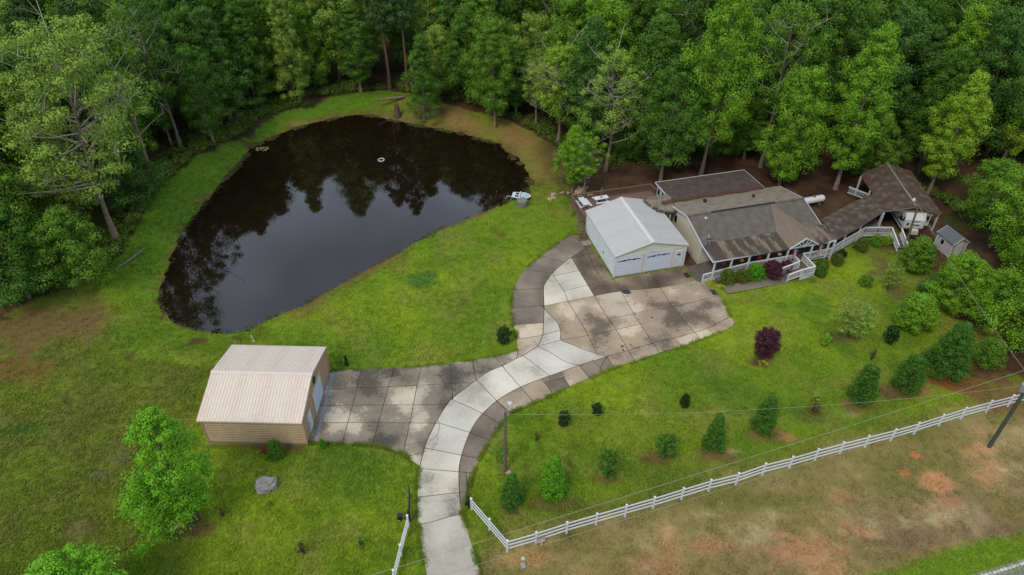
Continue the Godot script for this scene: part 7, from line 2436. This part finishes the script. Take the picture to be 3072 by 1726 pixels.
	mat("dish_grey", c8(86, 88, 96), 0.6)
	tmat("stone_dark", 91, c8(60, 58, 54), c8(86, 83, 78), c8(110, 106, 100), 0.8, 0.9)
	tmat("shed_grey", 92, c8(160, 158, 160), c8(178, 177, 178), c8(190, 189, 190), 2.0, 0.7)
	tmat("slate", 93, c8(84, 90, 98), c8(104, 110, 118), c8(124, 130, 138), 1.6, 0.9, 0.02, 0.2, 0.6)
	tmat("pole_wood", 94, c8(82, 76, 58), c8(112, 104, 84), c8(136, 128, 106), 1.4, 0.9)
	tmat("pole_dark", 95, c8(52, 58, 50), c8(72, 78, 68), c8(96, 98, 86), 1.2, 0.9)
	mat("lamp_shell", c8(214, 218, 226), 0.3)
	mat("wire", c8(168, 160, 140), 0.6)
	mat("sign_white", c8(226, 228, 230), 0.6)
	mat("sign_red", c8(172, 26, 44), 0.6)
	mat("sign_grey", c8(150, 162, 180), 0.6)
	mat("sign_pink", c8(226, 176, 176), 0.6)
	mat("pale_green", c8(168, 196, 176), 0.6)
	mat("boat_teal", c8(36, 84, 98), 0.4)
	mat("boat_blue", c8(150, 206, 222), 0.4)
	mat("rail_pink", c8(222, 196, 186), 0.5)
	tmat("rock", 96, c8(120, 118, 112), c8(158, 155, 148), c8(186, 183, 176), 1.2, 0.95)
	tmat("rock_tan", 97, c8(150, 126, 106), c8(186, 164, 144), c8(210, 192, 174), 1.0, 0.95)
	tmat("asphalt", 98, c8(112, 112, 114), c8(140, 139, 140), c8(158, 157, 156), 2.0, 0.95, 0.02, 0.25, 0.6)
	mat("road_paint", c8(224, 222, 214), 0.8)
	tmat("bark", 99, c8(58, 48, 38), c8(88, 76, 62), c8(120, 108, 92), 1.4, 0.95)
	tmat("bark_pale", 100, c8(96, 84, 70), c8(138, 124, 106), c8(172, 160, 142), 1.6, 0.95)
	tmat("bark_dark", 101, c8(46, 44, 42), c8(66, 62, 58), c8(90, 86, 80), 1.2, 0.95)
	tmat("bark_red", 102, c8(76, 56, 44), c8(112, 84, 66), c8(150, 120, 96), 1.4, 0.95)
	mat("deadwood", c8(176, 168, 152), 0.9)
	for q in [["leaf_deep", 82, 122, 42], ["leaf_mid", 100, 140, 44], ["leaf_blue", 78, 118, 48], ["leaf_bright", 114, 160, 42], ["leaf_lime", 138, 174, 48], ["leaf_olive", 132, 162, 66], ["leaf_pine", 74, 106, 54], ["leaf_maple", 112, 170, 40], ["leaf_cedar", 72, 116, 40], ["leaf_thuja", 92, 152, 34], ["leaf_dark", 44, 72, 28], ["leaf_brown", 92, 84, 44], ["leaf_plum", 84, 44, 58], ["leaf_azalea", 92, 108, 38],
		["petal_red", 160, 40, 38], ["petal_orange", 206, 110, 60], ["petal_cream", 200, 180, 140], ["petal_yellow", 190, 190, 60]]:
		var m := mat(q[0], c8(q[1], q[2], q[3]), 0.7)
		m.vertex_color_use_as_albedo = true
		m.backlight = Color(0.4, 0.4, 0.24)
	var w := mat("water", c8(27, 18, 12), 0.03)
	w.metallic_specular = 0.75
	var f := FastNoiseLite.new()
	f.seed = 4
	f.frequency = 0.03
	var im := f.get_seamless_image(256, 256)
	im.bump_map_to_normal_map(1.0)
	w.normal_enabled = true
	w.normal_texture = ImageTexture.create_from_image(im)
	w.normal_scale = 0.02
	w.uv1_triplanar = true
	w.uv1_world_triplanar = true
	w.uv1_scale = Vector3.ONE / 5.0

func overcast() -> ImageTexture:
	# grey cloud deck with soft billows, a little brighter high up; the same all round
	var f := FastNoiseLite.new()
	f.seed = 11
	f.frequency = 1.3
	f.fractal_octaves = 5
	var w := 512; var h := 256
	var d := PackedByteArray()
	d.resize(w * h * 3)
	for j in h:
		var el := PI * (0.5 - (j + 0.5) / h)
		for i in w:
			var az := TAU * i / w
			var p := Vector3(cos(el) * cos(az), absf(sin(el)) + 0.25, cos(el) * sin(az))
			var q := f.get_noise_3d(p.x / p.y, p.y, p.z / p.y) if el > 0.02 else 0.0
			var b := clampf(0.74 + q * 0.55, 0.35, 1.0)
			var k := (j * w + i) * 3
			d[k] = int(255 * clampf(b * 0.92, 0, 1)); d[k + 1] = int(255 * clampf(b * 0.975, 0, 1)); d[k + 2] = int(255 * clampf(b * 1.07, 0, 1))
	return ImageTexture.create_from_image(Image.create_from_data(w, h, false, Image.FORMAT_RGB8, d))

func _ready() -> void:
	# camera
	var cam := Camera3D.new()
	cam.name = "camera"
	cam.keep_aspect = Camera3D.KEEP_HEIGHT
	cam.fov = 42.83
	cam.near = 0.5
	cam.far = 2500.0
	add_child(cam)
	cam.transform = Transform3D(Basis(Vector3.RIGHT, deg_to_rad(-38.89)) * Basis(Vector3(0, 0, 1), deg_to_rad(0.49)), Vector3(0, 50, 0))
	cam.current = true
	# overcast sky and weak veiled sun
	var we := WorldEnvironment.new()
	we.name = "world_environment"
	var env := Environment.new()
	env.background_mode = Environment.BG_SKY
	var sky := Sky.new()
	var sm := PanoramaSkyMaterial.new()
	sm.panorama = overcast()
	sm.energy_multiplier = 1.45
	sky.sky_material = sm
	env.sky = sky
	env.tonemap_mode = Environment.TONE_MAPPER_LINEAR
	env.tonemap_exposure = 1.2
	env.sdfgi_enabled = true
	env.ssao_enabled = true
	env.ssil_enabled = true
	we.environment = env
	add_child(we)
	var sun := DirectionalLight3D.new()
	sun.name = "sun"
	sun.light_energy = 0.5
	sun.light_angular_distance = 14.0
	sun.light_color = Color(1.0, 0.94, 0.84)
	sun.shadow_enabled = true
	add_child(sun)
	sun.rotation = Vector3(deg_to_rad(-52), deg_to_rad(-30), 0)
	# tables
	rng.seed = 2024
	nz.seed = 3; nz.frequency = 0.05; nz.fractal_octaves = 4
	nz2.seed = 9; nz2.frequency = 0.11; nz2.fractal_octaves = 4
	pond = smooth_ring(poly(POND), 3)
	forest_poly = poly(FOREST)
	fence_line = poly(FENCE_R)
	materials()
	ground()
	pond_things()
	driveway()
	road()
	workshop()
	garage()
	house()
	entrance_ramp()
	covered_walk()
	trailer_shelter()
	travel_trailer()
	back_deck()
	picnic_table("stained white picnic table along the deck's left railing", -3.4, -7.9, PI / 2 + 0.08, "white")
	picnic_table("clean white picnic table with a pole through it on the deck", -1.05, -8.15, 0.05, "white_bright", true)
	porch_things()
	tank_and_sheds()
	street_things()
	rocks()
	woods()
	lawn_blades()
